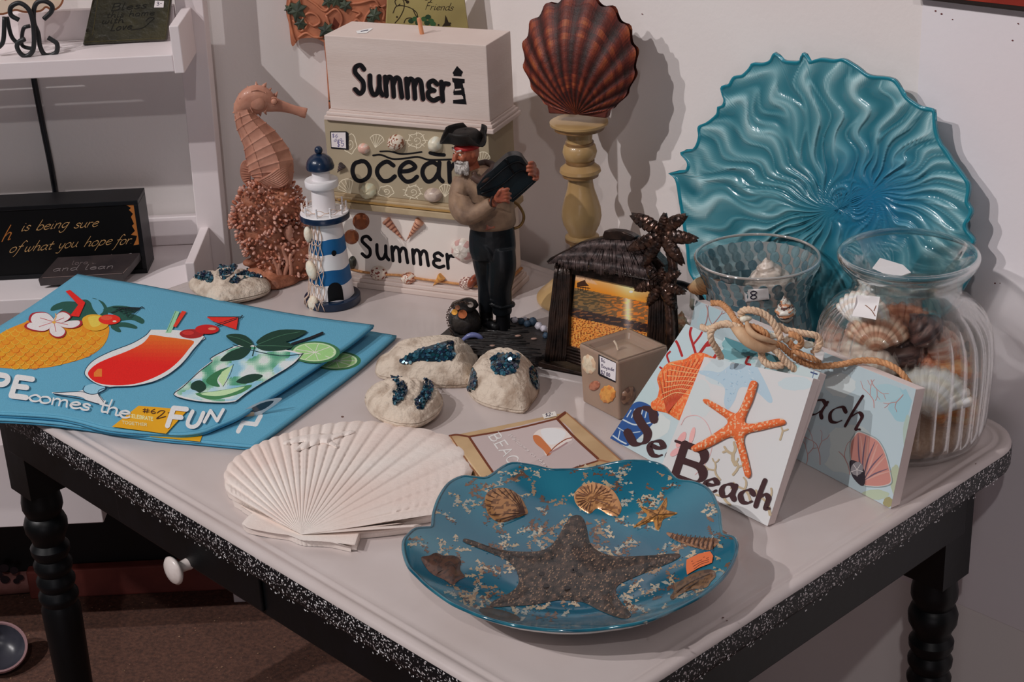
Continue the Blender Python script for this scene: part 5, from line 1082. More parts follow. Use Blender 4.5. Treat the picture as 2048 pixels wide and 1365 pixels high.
# ================================================ PALM HUT PICTURE FRAME
hb0, hb1 = at(1077, 731), at(1154, 747); hu = (hb1 - hb0).normalized(); hn0 = V((hu.y, -hu.x, 0)); hn0 = hn0 if hn0.y < 0 else -hn0
hup = (UZ * cos(.14) - hn0 * sin(.14)).normalized(); hn = hu.cross(hup); hn = hn if hn.y < 0 else -hn
HB0 = hb0 - hn * .0; HP = lambda x, y, h=0: hit(x, y, HB0, hn, h)
ht = thing('palm_hut_frame', at(1210, 752), 'dark bronze picture frame shaped as a thatched hut with palm trees, sunset photo inside', 'picture frame')
M_bz = mat('bronze', (52, 38, 32), (24, 19, 18), rough=.34, metal=.55, ns=70, bump=.4, bs=220, coat=.25, k=1.5)
def hplate(name, pts, h, t, m=M_bz, bev=.0012, sm=0, par=ht):
    P = [HP(x, y, h) for x, y in pts]; return MB().prism(P, hn, t).build(name, m, par, smooth=.5, bevel=bev, zmin=T + .0004)
hplate('base_plinth', [(1077, 724), (1210, 758), (1330, 786), (1352, 788), (1352, 796), (1330, 797), (1154, 748), (1077, 734)], .010, .022)
hplate('left_post', [(1110, 525), (1143, 534), (1137, 692), (1133, 722), (1088, 722), (1098, 640)], .004, .012)
hplate('right_post', [(1299, 575), (1344, 580), (1350, 700), (1340, 792), (1288, 780), (1292, 690)], .004, .012)
hplate('lower_rail', [(1128, 690), (1290, 738), (1290, 780), (1128, 722)], .003, .010)
hplate('upper_rail', [(1140, 532), (1300, 562), (1300, 582), (1140, 548)], .003, .010)
hplate('back_board', [(1140, 540), (1300, 575), (1292, 745), (1133, 700)], -.004, .003)
mb = MB(); rg = rs(21)
for (xa, xb, xc, xd, y0, y1) in ((1111, 1142, 1089, 1134, 532, 722), (1300, 1343, 1290, 1346, 584, 786)):
    for k in range(9):
        t = (k + .5) / 9; mb.tube([HP(lerp(lerp(xa, xb, t), lerp(xc, xd, t), s) + rg.uniform(-1.2, 1.2), lerp(y0, y1, s), .0045) for s in np.linspace(0, 1, 9)], [.0016, .0022, .0017, .0022, .0016, .0021], 6)
for k in range(5): t = k / 4; mb.tube([HP(lerp(1130, 1290, s), lerp(lerp(694, 718, t), lerp(742, 772, t), s), .0038) for s in np.linspace(0, 1, 5)], .0018, 6)
mb.build('bark_ridges', M_bz, ht, smooth=2, kind='stuff', zmin=T + .0004)
hplate('roof', [(1092, 524), (1100, 516), (1127, 502), (1161, 484), (1204, 475), (1262, 474), (1290, 490), (1330, 532), (1322, 556), (1292, 552), (1240, 545), (1196, 536), (1148, 524), (1120, 526), (1096, 527)], .010, .016)
hplate('ridge_cap', [(1204, 473), (1208, 462), (1222, 461), (1244, 463), (1262, 470), (1270, 476), (1262, 482), (1236, 480), (1208, 480)], .013, .012)
mb = MB()
rows = [([(1170, 486), (1210, 479), (1270, 480)], [(1132, 508), (1200, 504), (1290, 514)]), ([(1136, 503), (1200, 500), (1288, 508)], [(1100, 524), (1190, 528), (1312, 544)]), ([(1120, 516), (1200, 521), (1305, 535)], [(1118, 531), (1200, 546), (1318, 560)])]
for ri, (tp_, bt_) in enumerate(rows):
    Tt, Bt = cr(tp_, 20), cr(bt_, 20); n = len(Tt)
    for k in range(0, n, 1):
        a_, b_ = Tt[k], Bt[k]; e = rg.uniform(-4, 5); mid = (a_ + b_) / 2; h = .012 + .002 * ri
        for q in range(5):
            dx = rg.uniform(-4, 4); mb.tube([HP(a_[0] + dx, a_[1], h - .001), HP(mid[0] + dx, mid[1], h + .0012), HP(b_[0] + dx * 1.4, b_[1] + e, h + .0004)], [.0005, .0009, .0005], 5)
mb.build('thatch', mat('bronze_thatch', (84, 70, 68), (36, 29, 29), rough=.42, metal=.25, ns=200, k=1.4), ht, smooth=2, kind='stuff')
def leaf(par, c, tip, w, h0, sag, seedk):
    """serrated palm leaf from centre to tip (pixels), raised h0, folded along the rib"""
    c = np.array(c, float); tip = np.array(tip, float); d = tip - c; L = np.linalg.norm(d); d /= L; nrm = np.array([-d[1], d[0]]); m = MB(); n = 28
    bend = nrm * sag
    def fn(i, j):
        t = i / (n - 1); s = (j - 3) / 3; ser = 1 - .22 * (i % 4) / 3; W = w * (sin(pi * min(1, t * .92 + .06)) ** .65) * (ser if abs(s) > .9 else 1)
        p = c + d * L * (t + .05 * abs(s) * (i % 4) / 3) + nrm * W * s + bend * (t * t); hh = h0 + .006 * sin(pi * t * .9) - .0035 * abs(s) + (.0007 if (i % 4) < 2 else -.0004) * (abs(s) > .2)
        return HP(p[0], p[1], hh)
    m.grid(fn, n, 7); o = m.build('palm_leaf', M_bz2, par, smooth=.5); sm = o.modifiers.new('t', 'SOLIDIFY'); sm.thickness = .0012; sm.offset = -1; return o
M_bz2 = mat('bronze_leaf', (74, 52, 42), (34, 26, 24), rough=.3, metal=.7, ns=120, bump=.2, bs=300, coat=.2, k=1.6)
mb = MB()
def trunk(pts, h):
    Q = cr(pts, 10); m = MB(); m.tube([HP(p[0], p[1], h) for p in Q], [p[2] * mpp(HB0) * (1 + .12 * (i % 3 == 0)) for i, p in enumerate(Q)], 12); m.build('palm_trunk', M_bz2, ht, smooth=.9, zmin=T + .0004)
trunk([(1322, 468, 6), (1338, 500, 8), (1346, 535, 9), (1342, 570, 9)], .014); trunk([(1322, 570, 6), (1335, 600, 8), (1341, 640, 9), (1341, 700, 10), (1338, 760, 11), (1334, 790, 12)], .013)
for t_, w, s in [((1268, 426), 15, -6), ((1262, 506), 13, 8), ((1366, 426), 14, 8), ((1390, 488), 14, -10), ((1360, 530), 14, -6), ((1292, 534), 13, 5), ((1330, 428), 9, 0)]: leaf(ht, (1323, 465), t_, w, .020, s, 0)
for t_, w, s in [((1270, 574), 11, -5), ((1292, 535), 10, 4), ((1356, 541), 11, 5), ((1367, 590), 11, -6), ((1348, 618), 11, -4), ((1300, 612), 10, 4), ((1325, 536), 8, 0)]: leaf(ht, (1320, 567), t_, w, .019, s, 0)
# the sunset photograph
import colorsys
def sunset(x, y):
    v = (y - 546 - (x - 1152) * .21) / 150.0; u = (x - 1152) / 148.0; n1 = noise.noise(V((x * .09, y * .33, 1))); n2 = noise.noise(V((x * .33, y * .35, 5)))
    gl = exp(-((u - .70) / .05) ** 2)
    if v < .20:
        t = max(0, v / .20); a = exp(-((u - .72) / .18) ** 2) * (1 - t * .5); return (lerp(206, 236, t * .6 + a * .3), lerp(160, 120, t) + a * 50, lerp(110, 30, t) + a * 60) if u > .15 + t * .3 or t > .5 else (lerp(196, 226, t), lerp(172, 130, t), lerp(150, 60, t))
    if v < .48:
        d = n1 > -.05; b = (118, 84, 50) if d else (196, 108, 36)
        m_ = min(1, max(0, (u - .25) / .4)); b = tuple(lerp(p, q, m_) for p, q in zip((74, 64, 46) if d else (120, 92, 56), b))
        return tuple(min(250, c + gl * 110) for c in b)
    if v < .60: b = (44, 34, 34) if n1 > -.25 else (110, 70, 42); return tuple(min(250, c + gl * 70) for c in b)
    k = n2 * 60; return (214 + k * .5 + gl * 30, 124 + k + gl * 40, 56 + k * .7 + gl * 40) if n2 > -.18 else (120, 62, 30)
a = Art(lambda x, y, h: HP(x, y, h - .0005)); a.fill([(1152, 545), (1299, 578), (1291, 740), (1136, 692)], sunset, step=1.7)
a.fill([(1154, 566), (1170, 560), (1172, 566), (1178, 572), (1154, 574)], (60, 36, 24)); a.stroke([(1154, 574), (1180, 577)], 1.6, (50, 30, 22), sm=0)
for x in range(1156, 1181, 5): a.stroke([(x, 574), (x, 583)], 1.0, (50, 30, 22), sm=0)
a.disc(1262, 584, 4, 2.4, (255, 236, 190)); a.out('beach_photo', mat('photo_gloss', rough=.25, coat=.5), ht, 'orange sunset beach photograph')

# ================================================ GLASS
def glassmat(name, tint=(.93, .97, .97), body=.35, rough=.02, k=1.0):
    m = bpy.data.materials.new(name); m.use_nodes = True; nt = m.node_tree; nt.nodes.clear(); L = nt.links.new
    o = nt.nodes.new('ShaderNodeOutputMaterial'); tr = nt.nodes.new('ShaderNodeBsdfTransparent'); tr.inputs[0].default_value = (*tint, 1)
    gl = nt.nodes.new('ShaderNodeBsdfGlossy'); gl.inputs['Roughness'].default_value = rough
    rf = nt.nodes.new('ShaderNodeBsdfGlass'); rf.inputs['Roughness'].default_value = rough; rf.inputs['IOR'].default_value = 1.25; rf.inputs['Color'].default_value = (*tint, 1)
    lw = nt.nodes.new('ShaderNodeLayerWeight'); lw.inputs[0].default_value = .42
    mr = nt.nodes.new('ShaderNodeMapRange'); mr.inputs[3].default_value = .05; mr.inputs[4].default_value = .75
    L(lw.outputs['Facing'], mr.inputs[0]); m1 = nt.nodes.new('ShaderNodeMixShader'); m1.inputs[0].default_value = body; L(tr.outputs[0], m1.inputs[1]); L(rf.outputs[0], m1.inputs[2])
    pw = nt.nodes.new('ShaderNodeMath'); pw.operation = 'POWER'; pw.inputs[1].default_value = 2.2; L(mr.outputs[0], pw.inputs[0])
    m2 = nt.nodes.new('ShaderNodeMixShader'); L(pw.outputs[0], m2.inputs[0]); L(m1.outputs[0], m2.inputs[1]); L(gl.outputs[0], m2.inputs[2]); L(m2.outputs[0], o.inputs[0])
    return m
M_gj = glassmat('jar_glass', (.955, .96, .95), .42, .03); M_gb = glassmat('bowl_glass', (.93, .94, .94), .12)

# ================================================ BLUE SHELL PLATTER AGAINST THE WALL
PLB = at(1655, 728); pn = (-UB * cos(.07) + UZ * sin(.07)).normalized(); 
PLP = PLB + (-pn) * 0
plq = lambda x, y, h=0: hit(x, y, PLP, pn, h)
plt_ = thing('shell_platter', PLB, 'large turquoise glass platter with scalloped rim and coral ridges leaning on the wall', 'platter')
po = [(1336, 347), (1350, 360), (1357, 400), (1365, 449), (1372, 500), (1376, 540), (1390, 566), (1410, 600), (1440, 640), (1475, 672), (1510, 694), (1550, 712), (1600, 722), (1655, 724), (1710, 720), (1770, 706), (1820, 684), (1870, 650), (1905, 610), (1930, 570), (1950, 535), (1950, 524), (1938, 512), (1938, 498), (1946, 486), (1945, 478), (1932, 462), (1931, 448), (1941, 430), (1942, 420), (1934, 405), (1937, 385), (1936, 366), (1925, 350), (1911, 332), (1893, 305), (1876, 279), (1869, 248), (1868, 222), (1860, 219), (1840, 214), (1812, 194), (1797, 170), (1786, 158), (1768, 154), (1740, 152), (1718, 138), (1700, 126), (1683, 117), (1668, 120), (1642, 117), (1628, 120), (1615, 122), (1609, 108), (1603, 107), (1598, 122), (1580, 123), (1562, 120), (1552, 108), (1545, 107), (1538, 121), (1520, 127), (1503, 126), (1497, 136), (1482, 150), (1468, 152), (1462, 158), (1455, 170), (1444, 171), (1440, 180), (1447, 198), (1443, 211), (1434, 214), (1432, 228), (1412, 245), (1395, 253), (1396, 272), (1390, 292), (1378, 302), (1362, 303), (1361, 310), (1374, 326), (1368, 344), (1350, 346), (1342, 343)]
pc = (1678, 418)
pa_ = sorted((atan2(y - pc[1], x - pc[0]), hypot(x - pc[0], y - pc[1])) for x, y in cr(po, 3, True)); pan = np.array([v[0] for v in pa_]); par = np.array([v[1] for v in pa_]); pan = np.concatenate([pan - 2 * pi, pan, pan + 2 * pi]); par = np.concatenate([par] * 3)
def phz(x, y, q):
    a0 = atan2(y - 405, x - 1700); cx0, cy0 = 1700 + 45 * cos(a0), 405 - 18 * cos(a0); a = atan2(y - cy0, x - cx0); r = hypot(x - cx0, y - cy0); w = noise.noise(V((cos(a) * 2.2, sin(a) * 2.2, r * .006))) * 1.0
    a2 = a + .05 * sin(r * .06 + 3 * w) + .05 * w; n1 = noise.noise(V((cos(a) * 5, sin(a) * 5, r * .013 + 7)))
    rid = sin(15 * a2 + 1.3 * w); rid = 1 - abs(rid) ** .8 * 1.5; f = min(1, r / 60)
    v2 = 1 - abs(noise.noise(V((cos(a2) * 8 + 3, sin(a2) * 8, r * .008)))) * 7; v2 = max(0, v2) * f
    return f * rid * (.6 + .5 * n1), v2
nr, ns = 96, 460
def pfn(i, j):
    a = -pi + 2 * pi * j / ns; R = float(np.interp(a, pan, par)); q = i / (nr - 1); r = R * q; x, y = pc[0] + r * cos(a), pc[1] + r * sin(a)
    b, v2 = phz(x, y, q); h = .0045 + .006 * q ** 2.5 - .008 * 0 + b * .0030 * min(1, (1.02 - q) * 9) + v2 * .0018 * min(1, (1.0 - q) * 7) + (.0016 if q > .985 else 0)
    return plq(x, y, h)
def pcol(i, j):
    a = -pi + 2 * pi * (j + .5) / ns; q = (i + .5) / (nr - 1); R = float(np.interp(a, pan, par)); x, y = pc[0] + R * q * cos(a), pc[1] + R * q * sin(a); b, v2 = phz(x, y, q)
    t = min(1, max(0, .48 + .75 * b + .35 * v2)); dc = exp(-(hypot(x - 1745, y - 405) / 95) ** 2); n = noise.noise(V((x * .012, y * .012, 2)))
    lite = min(1, max(0, .25 + .75 * q + .25 * n)); base = [lerp(u, v, t * (.25 + .75 * lite)) for u, v in zip((12, 84, 100), (164, 196, 200))]  # pale highlights on ridges and dark valleys painted into the vertex colour
    base = [lerp(u, v, dc * .75) for u, v in zip(base, (10, 96, 140))]
    if q > .975: base = (20, 118, 136)
    return lc(base, 1.3)
mb = MB(); mb.grid(pfn, nr, ns, cv=True, col=pcol); o = mb.build('dish', mat('platter_glass', rough=.3, coat=.5, metal=0, spec=.7, bump=.1, bs=120), plt_, smooth=2, zmin=T + .0008)
sm = o.modifiers.new('t', 'SOLIDIFY'); sm.thickness = .0045; sm.offset = 1
tilt_lowest = plq(1655, 722, .004)

# ================================================ MOSAIC BOWL
BC = at(1511, 742); ub = mpp(BC + UZ * .06); zb2 = lambda y: zat(BC, y) - T
bwl = thing('mosaic_glass_bowl', BC, 'flared clear glass candle bowl with blue mosaic tiles and glued shells', 'bowl')
bprof = [(0, .001), (72 * ub, .001), (86 * ub, .004), (100 * ub, .012), (108 * ub, zb2(685)), (108 * ub, zb2(655)), (103 * ub, zb2(628)), (97 * ub, zb2(603)), (99 * ub, zb2(580)), (108 * ub, zb2(550)), (119 * ub, zb2(527)), (125 * ub, zb2(514))]
bp2 = [tuple(p) for p in cr(bprof[2:], 4)]
MB().lathe(bprof[:2] + bp2 + [(bp2[-1][0] - .0012, bp2[-1][1] + .0012)] + [(r - .0028, z + .0005) for r, z in reversed(bp2)] + [(0, .004)], BC, 72).build('glass_body', M_gb, bwl, smooth=2)
rz_ = bp2[-1]; MB().lathe([(rz_[0] - .0022 + .0016 * cos(t), rz_[1] + .0008 + .0016 * sin(t)) for t in np.linspace(0, 2 * pi, 9)], BC, 72).build('rim', mat('rim_glass', (168, 160, 154), rough=.08, trans=.5, coat=1), bwl, smooth=2)
bz = np.array([p[1] for p in bp2]); br = np.array([p[0] for p in bp2])
def rad(z): return float(np.interp(z, bz, br))
M_tl = [mat('tile_blue%d' % k, c, c2_, rough=.12, coat=.6, ns=60, alpha=.8) for k, (c, c2_) in enumerate([((96, 124, 132), (116, 142, 148)), ((104, 128, 136), (124, 146, 150)), ((70, 100, 112), (90, 118, 128)), ((124, 132, 134), (146, 150, 150))])]
rg = rs(31); rowsT = [(zb2(536) , 27, 'r', .0074), (zb2(552), 26, 'r', .0070), (zb2(569), 25, 'r', .0066), (zb2(585), 25, 's', .0060), (zb2(600), 25, 's', .0060), (zb2(616), 26, 's', .0062), (zb2(633), 27, 's', .0064), (zb2(651), 27, 's', .0066), (zb2(669), 27, 's', .0066)]
for ri, (zc2, n, kind_, hw) in enumerate(rowsT):
    r0_ = rad(zc2); wa = 2 * pi / n * .43; hz = hw * .92; m = MB(); ins = -.0014
    if kind_ == 'r': pts = [(wa * .86 * cos(t), hz * .90 * sin(t)) for t in np.linspace(0, 2 * pi, 13)[:12]]
    else: pts = [(-wa * .95, -hz * .84), (0, -hz * .84), (wa * .95, -hz * .84), (wa * .95, hz * .84), (0, hz * .84), (-wa * .95, hz * .84)]
    lay = []
    for dr in (-ins, -ins - .0014): lay += [V(((rad(zc2 + z) + dr) * cos(a), (rad(zc2 + z) + dr) * sin(a), zc2 + z)) for a, z in pts]
    k = len(pts); m.add([BC + p for p in lay], [tuple(range(k)), tuple(range(2 * k - 1, k - 1, -1))] + [(i, i + k, (i + 1) % k + k, (i + 1) % k) for i in range(k)])
    base_o = m.build('tile', M_tl[0], bwl, smooth=0); meshes = [base_o.data]
    for mm in M_tl[1:]: d2 = base_o.data.copy(); d2.materials[0] = mm; meshes.append(d2)
    for q in range(n):
        o = base_o if q == 0 else bpy.data.objects.new('tile', rg.choice(meshes[: (4 if kind_ == 's' else 3)]))
        if q: scene.collection.objects.link(o); o.parent = bwl
        o.rotation_euler.z = 2 * pi * (q + (.5 if ri % 2 else 0)) / n
# grout film between the tiles
gr = [(r + .0008, z) for r, z in bp2 if z < zb2(524)]
MB().lathe(gr, BC, 60).build('grout', mat('grout', (196, 186, 182), (184, 174, 170), rough=.4, ns=60, alpha=.46), bwl, smooth=2)
def bsf(x, y, h=0):                       # where the line of sight through x, y meets the outside of the bowl, h proud of it
    d = .06
    for _ in range(8):
        p = vp(x, y, BC, -d); d = sqrt(max(1e-6, (rad(p.z - T) + h) ** 2 - ((p - BC).dot(prt)) ** 2))
    return vp(x, y, BC, -d)
a = Art(lambda x, y, h: bsf(x, y, h + .0036)); a.fill([(1487, 580), (1536, 577), (1539, 599), (1491, 605)], (204, 196, 196), step=5); a.h += 4e-4; text(a, '8', (1500, 599), (1514, 598), 8, 2.0, (24, 20, 40)); a.stroke([(1489, 585), (1491, 583)], .9, (24, 20, 40), sm=0); a.stroke([(1493, 584), (1496, 582)], .9, (24, 20, 40), sm=0); a.out('price_sticker', M_pr, bwl, 'white price sticker marked 8')
bdp = V((BC.x, BC.y, 0)).normalized(); brt = bdp.cross(UZ).normalized()
gs = bsf(1412, 576, .002); mb = MB(); scallop(mb, gs + UZ * .014 - brt * .004, (-UZ * .9 + brt * .25).normalized(), (brt * .9 + UZ * .25).normalized(), (-bdp * .5 - brt * .85).normalized(), .022, .55, 12, 1.1, scal=.02, col=lambda s, q: lc((lerp(214, 190, s), lerp(178, 128, s), lerp(140, 80, s)))); mb.build('cockle_shell', mat('shell_gloss', c2=.82, ns=220, rough=.35), bwl, smooth=1, label='orange cockle shell')
def whelk(par, p, d, L, r, cols, name='whelk_shell', lab=None, n=None, mt='shell_gloss'):
    """spiral shell from spire tip p along d; swollen body whorl with knobs"""
    m = MB(); d = d.normalized(); N2 = 40; pts = [p + d * L * i / (N2 - 1) for i in range(N2)]; X = d.orthogonal().normalized(); Y = d.cross(X); sd_ = rs(int(L * 1e5))
    def fn(i, j):
        t = i / (N2 - 1); a = 2 * pi * j / 20; pr2 = (t / .55) ** .9 if t < .55 else (1 - ((t - .55) / .47) ** 1.6) ** .7 if t < 1 else .05
        w = .12 * cos(t * 38 - a) * (1 - t) + .10 * max(0, cos(6 * a)) * exp(-((t - .52) / .06) ** 2)
        return p + d * L * t + (X * cos(a) + Y * sin(a)) * r * max(.03, pr2) * (1 + w)
    m.grid(fn, N2, 20, cv=True, capu=True, col=lambda i, j: lc(sd_.choice(cols) if sd_.random() < .25 else cols[(i // 3 + j // 5) % len(cols)])); return m.build(name, mat(mt, c2=.82, ns=220, rough=.35), par, smooth=2, label=lab)
p0_ = bsf(1568, 592, .003); whelk(bwl, p0_, bsf(1574, 650, .004) - p0_, .034, .0105, [(206, 194, 184), (206, 194, 184), (186, 130, 96), (104, 76, 72)], lab='white whelk shell with brown marks')
it = thing('white_conch_shell', BC + UZ * .012, 'pale conch shell resting inside the mosaic glass bowl', 'shell'); whelk(it, vp(1532, 516, BC, .012), V((.15, .1, -1)), .055, .026, [(190, 176, 164), (200, 186, 176), (172, 156, 144)], 'shell_body')
it = thing('glass_shell_block', at(1372, 690), 'small clear block with a peach shell between the palm frame and the signs', 'ornament')
gq = lambda x, y, o=0: vp(x, y, at(1372, 690), o)
MB().prism([gq(1383, 582), (gq(1398, 588)), gq(1400, 690), gq(1380, 690)], -pdp, .012).build('clear_block', M_gb, it, smooth=0, bevel=.001)
whelk(it, gq(1364, 622), V((-.12, 0, -1)), .036, .0115, [(206, 164, 130), (190, 140, 108), (214, 180, 150)], 'peach_shell', 'peach shell')
MB().tube([gq(1385, 598, -.002), gq(1383, 612, -.004), gq(1387, 618, -.003)], .0025, 8).build('white_shell', mat('cream_shell', (216, 204, 186)), it, smooth=2)

# ================================================ RIBBED GLASS JAR WITH SHELLS
JC = at(1797, 868); uj = mpp(JC + UZ * .08); zj = lambda y: zat(JC, y) - T
jar = thing('ribbed_glass_jar', JC, 'large clear ribbed glass jar with a flared rim, filled with sand and seashells', 'jar')
jp = [(0, .0008), (120, .0008), (150, .003), (162, .009), (168, .022), (171, zj(780)), (173, zj(730)), (172, zj(690)), (167, zj(655)), (155, zj(628)), (138, zj(608)), (118, zj(594)), (108, zj(582)), (106, zj(566)), (110, zj(552)), (122, zj(538)), (133, zj(524)), (137, zj(512)), (135, zj(505)), (128, zj(503)), (118, zj(512)), (104, zj(530)), (96, zj(546)), (95, zj(562))]
jo = [jp[0], jp[1], jp[2]] + [tuple(p) for p in cr(jp[3:], 4)]
jr = [(r * uj, z) for r, z in jo]
inner = [(r, z) for r, z in [(98, zj(582)), (108, zj(594)), (128, zj(606)), (146, zj(626)), (160, zj(652)), (166, zj(690)), (167, zj(730)), (165, zj(780)), (162, .024), (154, .012), (140, .007), (0, .006)]]
jin = [(r * uj, z) for r, z in inner]
NRB = 34
def jrf(r, z, a, i):
    k = 0
    if .012 < z < zj(600): k = min(1, (z - .012) / .012, (zj(598) - z) / .02)
    return r * (1 + .032 * k * (abs(cos(NRB / 2 * a)) - .5)), z
zj0 = zj(600)
MB().lathe(jr + jin, JC, NRB * 10, rf=jrf).build('glass_body', M_gj, jar, smooth=2)
MB().lathe([((131.5 + 5.5 * cos(t)) * uj, zj(511) + 5.5 * uj * sin(t)) for t in np.linspace(0, 2 * pi, 13)], JC, 90).build('rim', glassmat('jar_rim_glass', (.72, .80, .82), .75, .04), jar, smooth=2, label='thick blue-grey glass rim')
ri_ = lambda z: float(np.interp(z, [p[1] for p in reversed(jin)], [p[0] for p in reversed(jin)]))
hsand = zj(800); hsand = .032
sp_ = [(0, .0068), (138 * uj, .0078), (152 * uj, .0125), (160 * uj, .024), (161.5 * uj, hsand - .002), (150 * uj, hsand), (0, hsand + .002)]
MB().lathe(sp_, JC, 60, rf=lambda r, z, a, i: (r, z + (.0015 * sin(3 * a) if i > 3 else 0))).build('sand', mat('sand', (168, 144, 126), (146, 120, 104), rough=.9, ns=300, bump=.6, bs=600), jar, smooth=2, kind='stuff')
JQ = lambda x, y, o=0: vp(x, y, JC, o); jdp = V((JC.x, JC.y, 0)).normalized(); jrt = jdp.cross(UZ).normalized()
a = Art(lambda x, y, h: JQ(x, y, -ri_(.10) * .9 + .004 - h)); 
sk = MB(); 
a = Art(lambda x, y, h: JQ(x, y, -(sqrt(max(1e-6, (ri_(min(.14, JQ(x, y).z - T)) - .002) ** 2 - ((JQ(x, y) - JC).dot(jrt)) ** 2)) if abs((JQ(x, y) - JC).dot(jrt)) < ri_(.1) - .003 else .01) - h))
a.fill([(1714, 590), (1760, 594), (1752, 640), (1704, 632)], (204, 196, 196), step=6); a.h += 3e-4; a.stroke([(1730, 610), (1742, 620), (1750, 632)], 1.6, (110, 70, 50)); a.stroke([(1752, 612), (1748, 622)], 1.6, (110, 70, 50), sm=0); a.out('price_label', M_pr, jar, 'white paper label inside the glass')
def jshell(kind, nm, lab, p, d, L, r, cols):
    t = thing(nm, V((p.x, p.y, p.z)), lab, 'shell', 'seashells inside the ribbed glass jar')
    if kind == 'w': whelk(t, p, d, L, r, cols, 'shell_body')
    elif kind == 's':
        m = MB(); n_ = d; up_ = (UZ - n_ * UZ.dot(n_)).normalized(); rt_ = up_.cross(n_).normalized(); scallop(m, p, up_, rt_, n_, L, .4, 11, 1.15, col=lambda s, q: lc([lerp(u, v, .5 + .5 * sin(s * 22)) for u, v in zip(cols[0], cols[1])])); o = m.build('shell_body', mat('shell_gloss', c2=.82, ns=220, rough=.35), t, smooth=1); q = o.modifiers.new('t', 'SOLIDIFY'); q.thickness = .0018
wh = [(206, 196, 188), (196, 182, 172), (186, 168, 156)]; og = [(198, 128, 78), (176, 100, 56), (210, 160, 116)]; dkc = [(70, 48, 46), (52, 38, 40), (96, 70, 64)]; pk = [(196, 160, 146), (180, 130, 112), (206, 180, 168)]
jshell('w', 'conch_shell', 'white conch shell at the left of the glass jar', JQ(1712, 650, -.030), V((.15, -.1, -1)), .058, .021, wh)
jshell('w', 'conch_shell', 'tan mottled whelk at the far left inside the glass jar', JQ(1668, 640, -.005), V((.05, .1, -1)), .05, .018, pk)
jshell('w', 'conch_shell', 'dark purple-brown conch at the centre of the glass jar', JQ(1800, 640, -.025), V((.25, .05, -1)), .060, .022, dkc)
jshell('w', 'conch_shell', 'large orange-brown conch at the right of the glass jar', JQ(1895, 660, -.004), V((-.1, -.1, -1)), .070, .028, og)
jshell('w', 'conch_shell', 'slender amber spiral shell standing low at the right glass wall', JQ(1925, 760, -.018), V((.03, -.1, -1)), .054, .015, [(206, 150, 100), (184, 120, 70), (214, 176, 130)])
jshell('w', 'conch_shell', 'small orange spiral shell beside the white clam in the glass jar', JQ(1878, 765, -.050), V((.1, 0, -1)), .045, .010, og)
jshell('s', 'clam_shell', 'white clam shell with brown lip low at the front of the glass jar', JQ(1858, 832, -.058), (-jdp * .85 - jrt * .2 + UZ * .45).normalized(), .046, 0, [(220, 212, 206), (206, 192, 182)])
jshell('s', 'clam_shell', 'cream fan shell behind the top paper label inside the glass jar', JQ(1752, 700, -.045), (-jdp * .9 + UZ * .3).normalized(), .036, 0, [(206, 180, 160), (170, 120, 96)])
jshell('s', 'clam_shell', 'rusty fan shell at the centre of the glass jar', JQ(1800, 690, .0), (-jdp * .8 + UZ * .5).normalized(), .040, 0, [(180, 130, 104), (140, 84, 62)])
jshell('w', 'conch_shell', 'pale spiky whelk under the rope inside the glass jar', JQ(1745, 745, -.050), V((.5, 0, -.9)), .055, .017, [(206, 186, 172), (182, 140, 118), (150, 100, 80)])
jshell('w', 'conch_shell', 'grey-brown whelk at the back of the glass jar', JQ(1835, 660, .030), V((-.3, .1, -1)), .06, .022, [(130, 104, 92), (100, 78, 70), (150, 124, 110)])
jshell('w', 'conch_shell', 'rust coloured whelk between the dark conch and the orange one', JQ(1850, 700, -.030), V((.2, 0, -1)), .05, .016, [(160, 92, 66), (120, 66, 50), (190, 130, 100)])
jshell('s', 'clam_shell', 'white broken clam piece high under the left jar shoulder', JQ(1722, 655, -.034), (-jdp * .8 - jrt * .4 + UZ * .3).normalized(), .034, 0, [(216, 208, 202), (200, 186, 176)])
jshell('w', 'conch_shell', 'cream whelk lying across the middle front of the glass jar', JQ(1700, 706, -.048), V((.9, -.2, -.35)), .050, .015, wh)
jshell('w', 'conch_shell', 'dark brown turban shell just under the jar shoulder right of centre', JQ(1820, 628, -.040), V((.6, 0, -.7)), .042, .018, dkc)
jshell('w', 'conch_shell', 'pink tan whelk near the right shoulder of the glass jar', JQ(1868, 640, -.020), V((.3, 0, -.9)), .050, .018, pk)
cp_ = thing('white_card', JQ(1790, 530, 0), 'folded white price card poking out of the jar mouth', 'card')
cq = [JQ(1745, 536, -.01), JQ(1790, 556, -.03), JQ(1822, 545, -.01), JQ(1806, 530, .01), JQ(1760, 516, .006)]
MB().prism(cq, UZ, .0008).build('card', mat('card_white', (206, 198, 198), rough=.7), cp_, smooth=0)

# ================================================ PLASTER SCALLOP PLAQUE
M_ps = mat('plaster', (206, 192, 186), (196, 180, 172), rough=.8, ns=10, bump=.25, bs=260)
psl = thing('plaster_scallop', at(690, 970), 'white plaster scallop plaque with small starfish relief lying left of the blue dish', 'plaque')
outl = [(486, 1051), (485, 1046), (500, 1030), (514, 1022), (497, 1017), (473, 1009), (457, 993), (449, 964), (450, 944), (463, 923), (483, 907), (512, 890), (543, 877), (572, 867), (596, 860), (617, 854), (640, 850), (666, 847), (697, 844), (728, 843), (750, 844), (769, 846), (800, 851), (830, 855), (853, 860), (875, 866), (895, 873), (913, 882), (928, 893), (938, 907), (945, 922), (945, 938), (940, 960), (928, 992), (905, 1020), (863, 1046), (814, 1057), (770, 1055), (735, 1052), (726, 1058), (718, 1078), (711, 1095), (697, 1093), (682, 1088), (645, 1084), (604, 1081), (576, 1071), (545, 1067), (518, 1062), (495, 1057)]
HX, HY = 603, 1070; PT = .0135
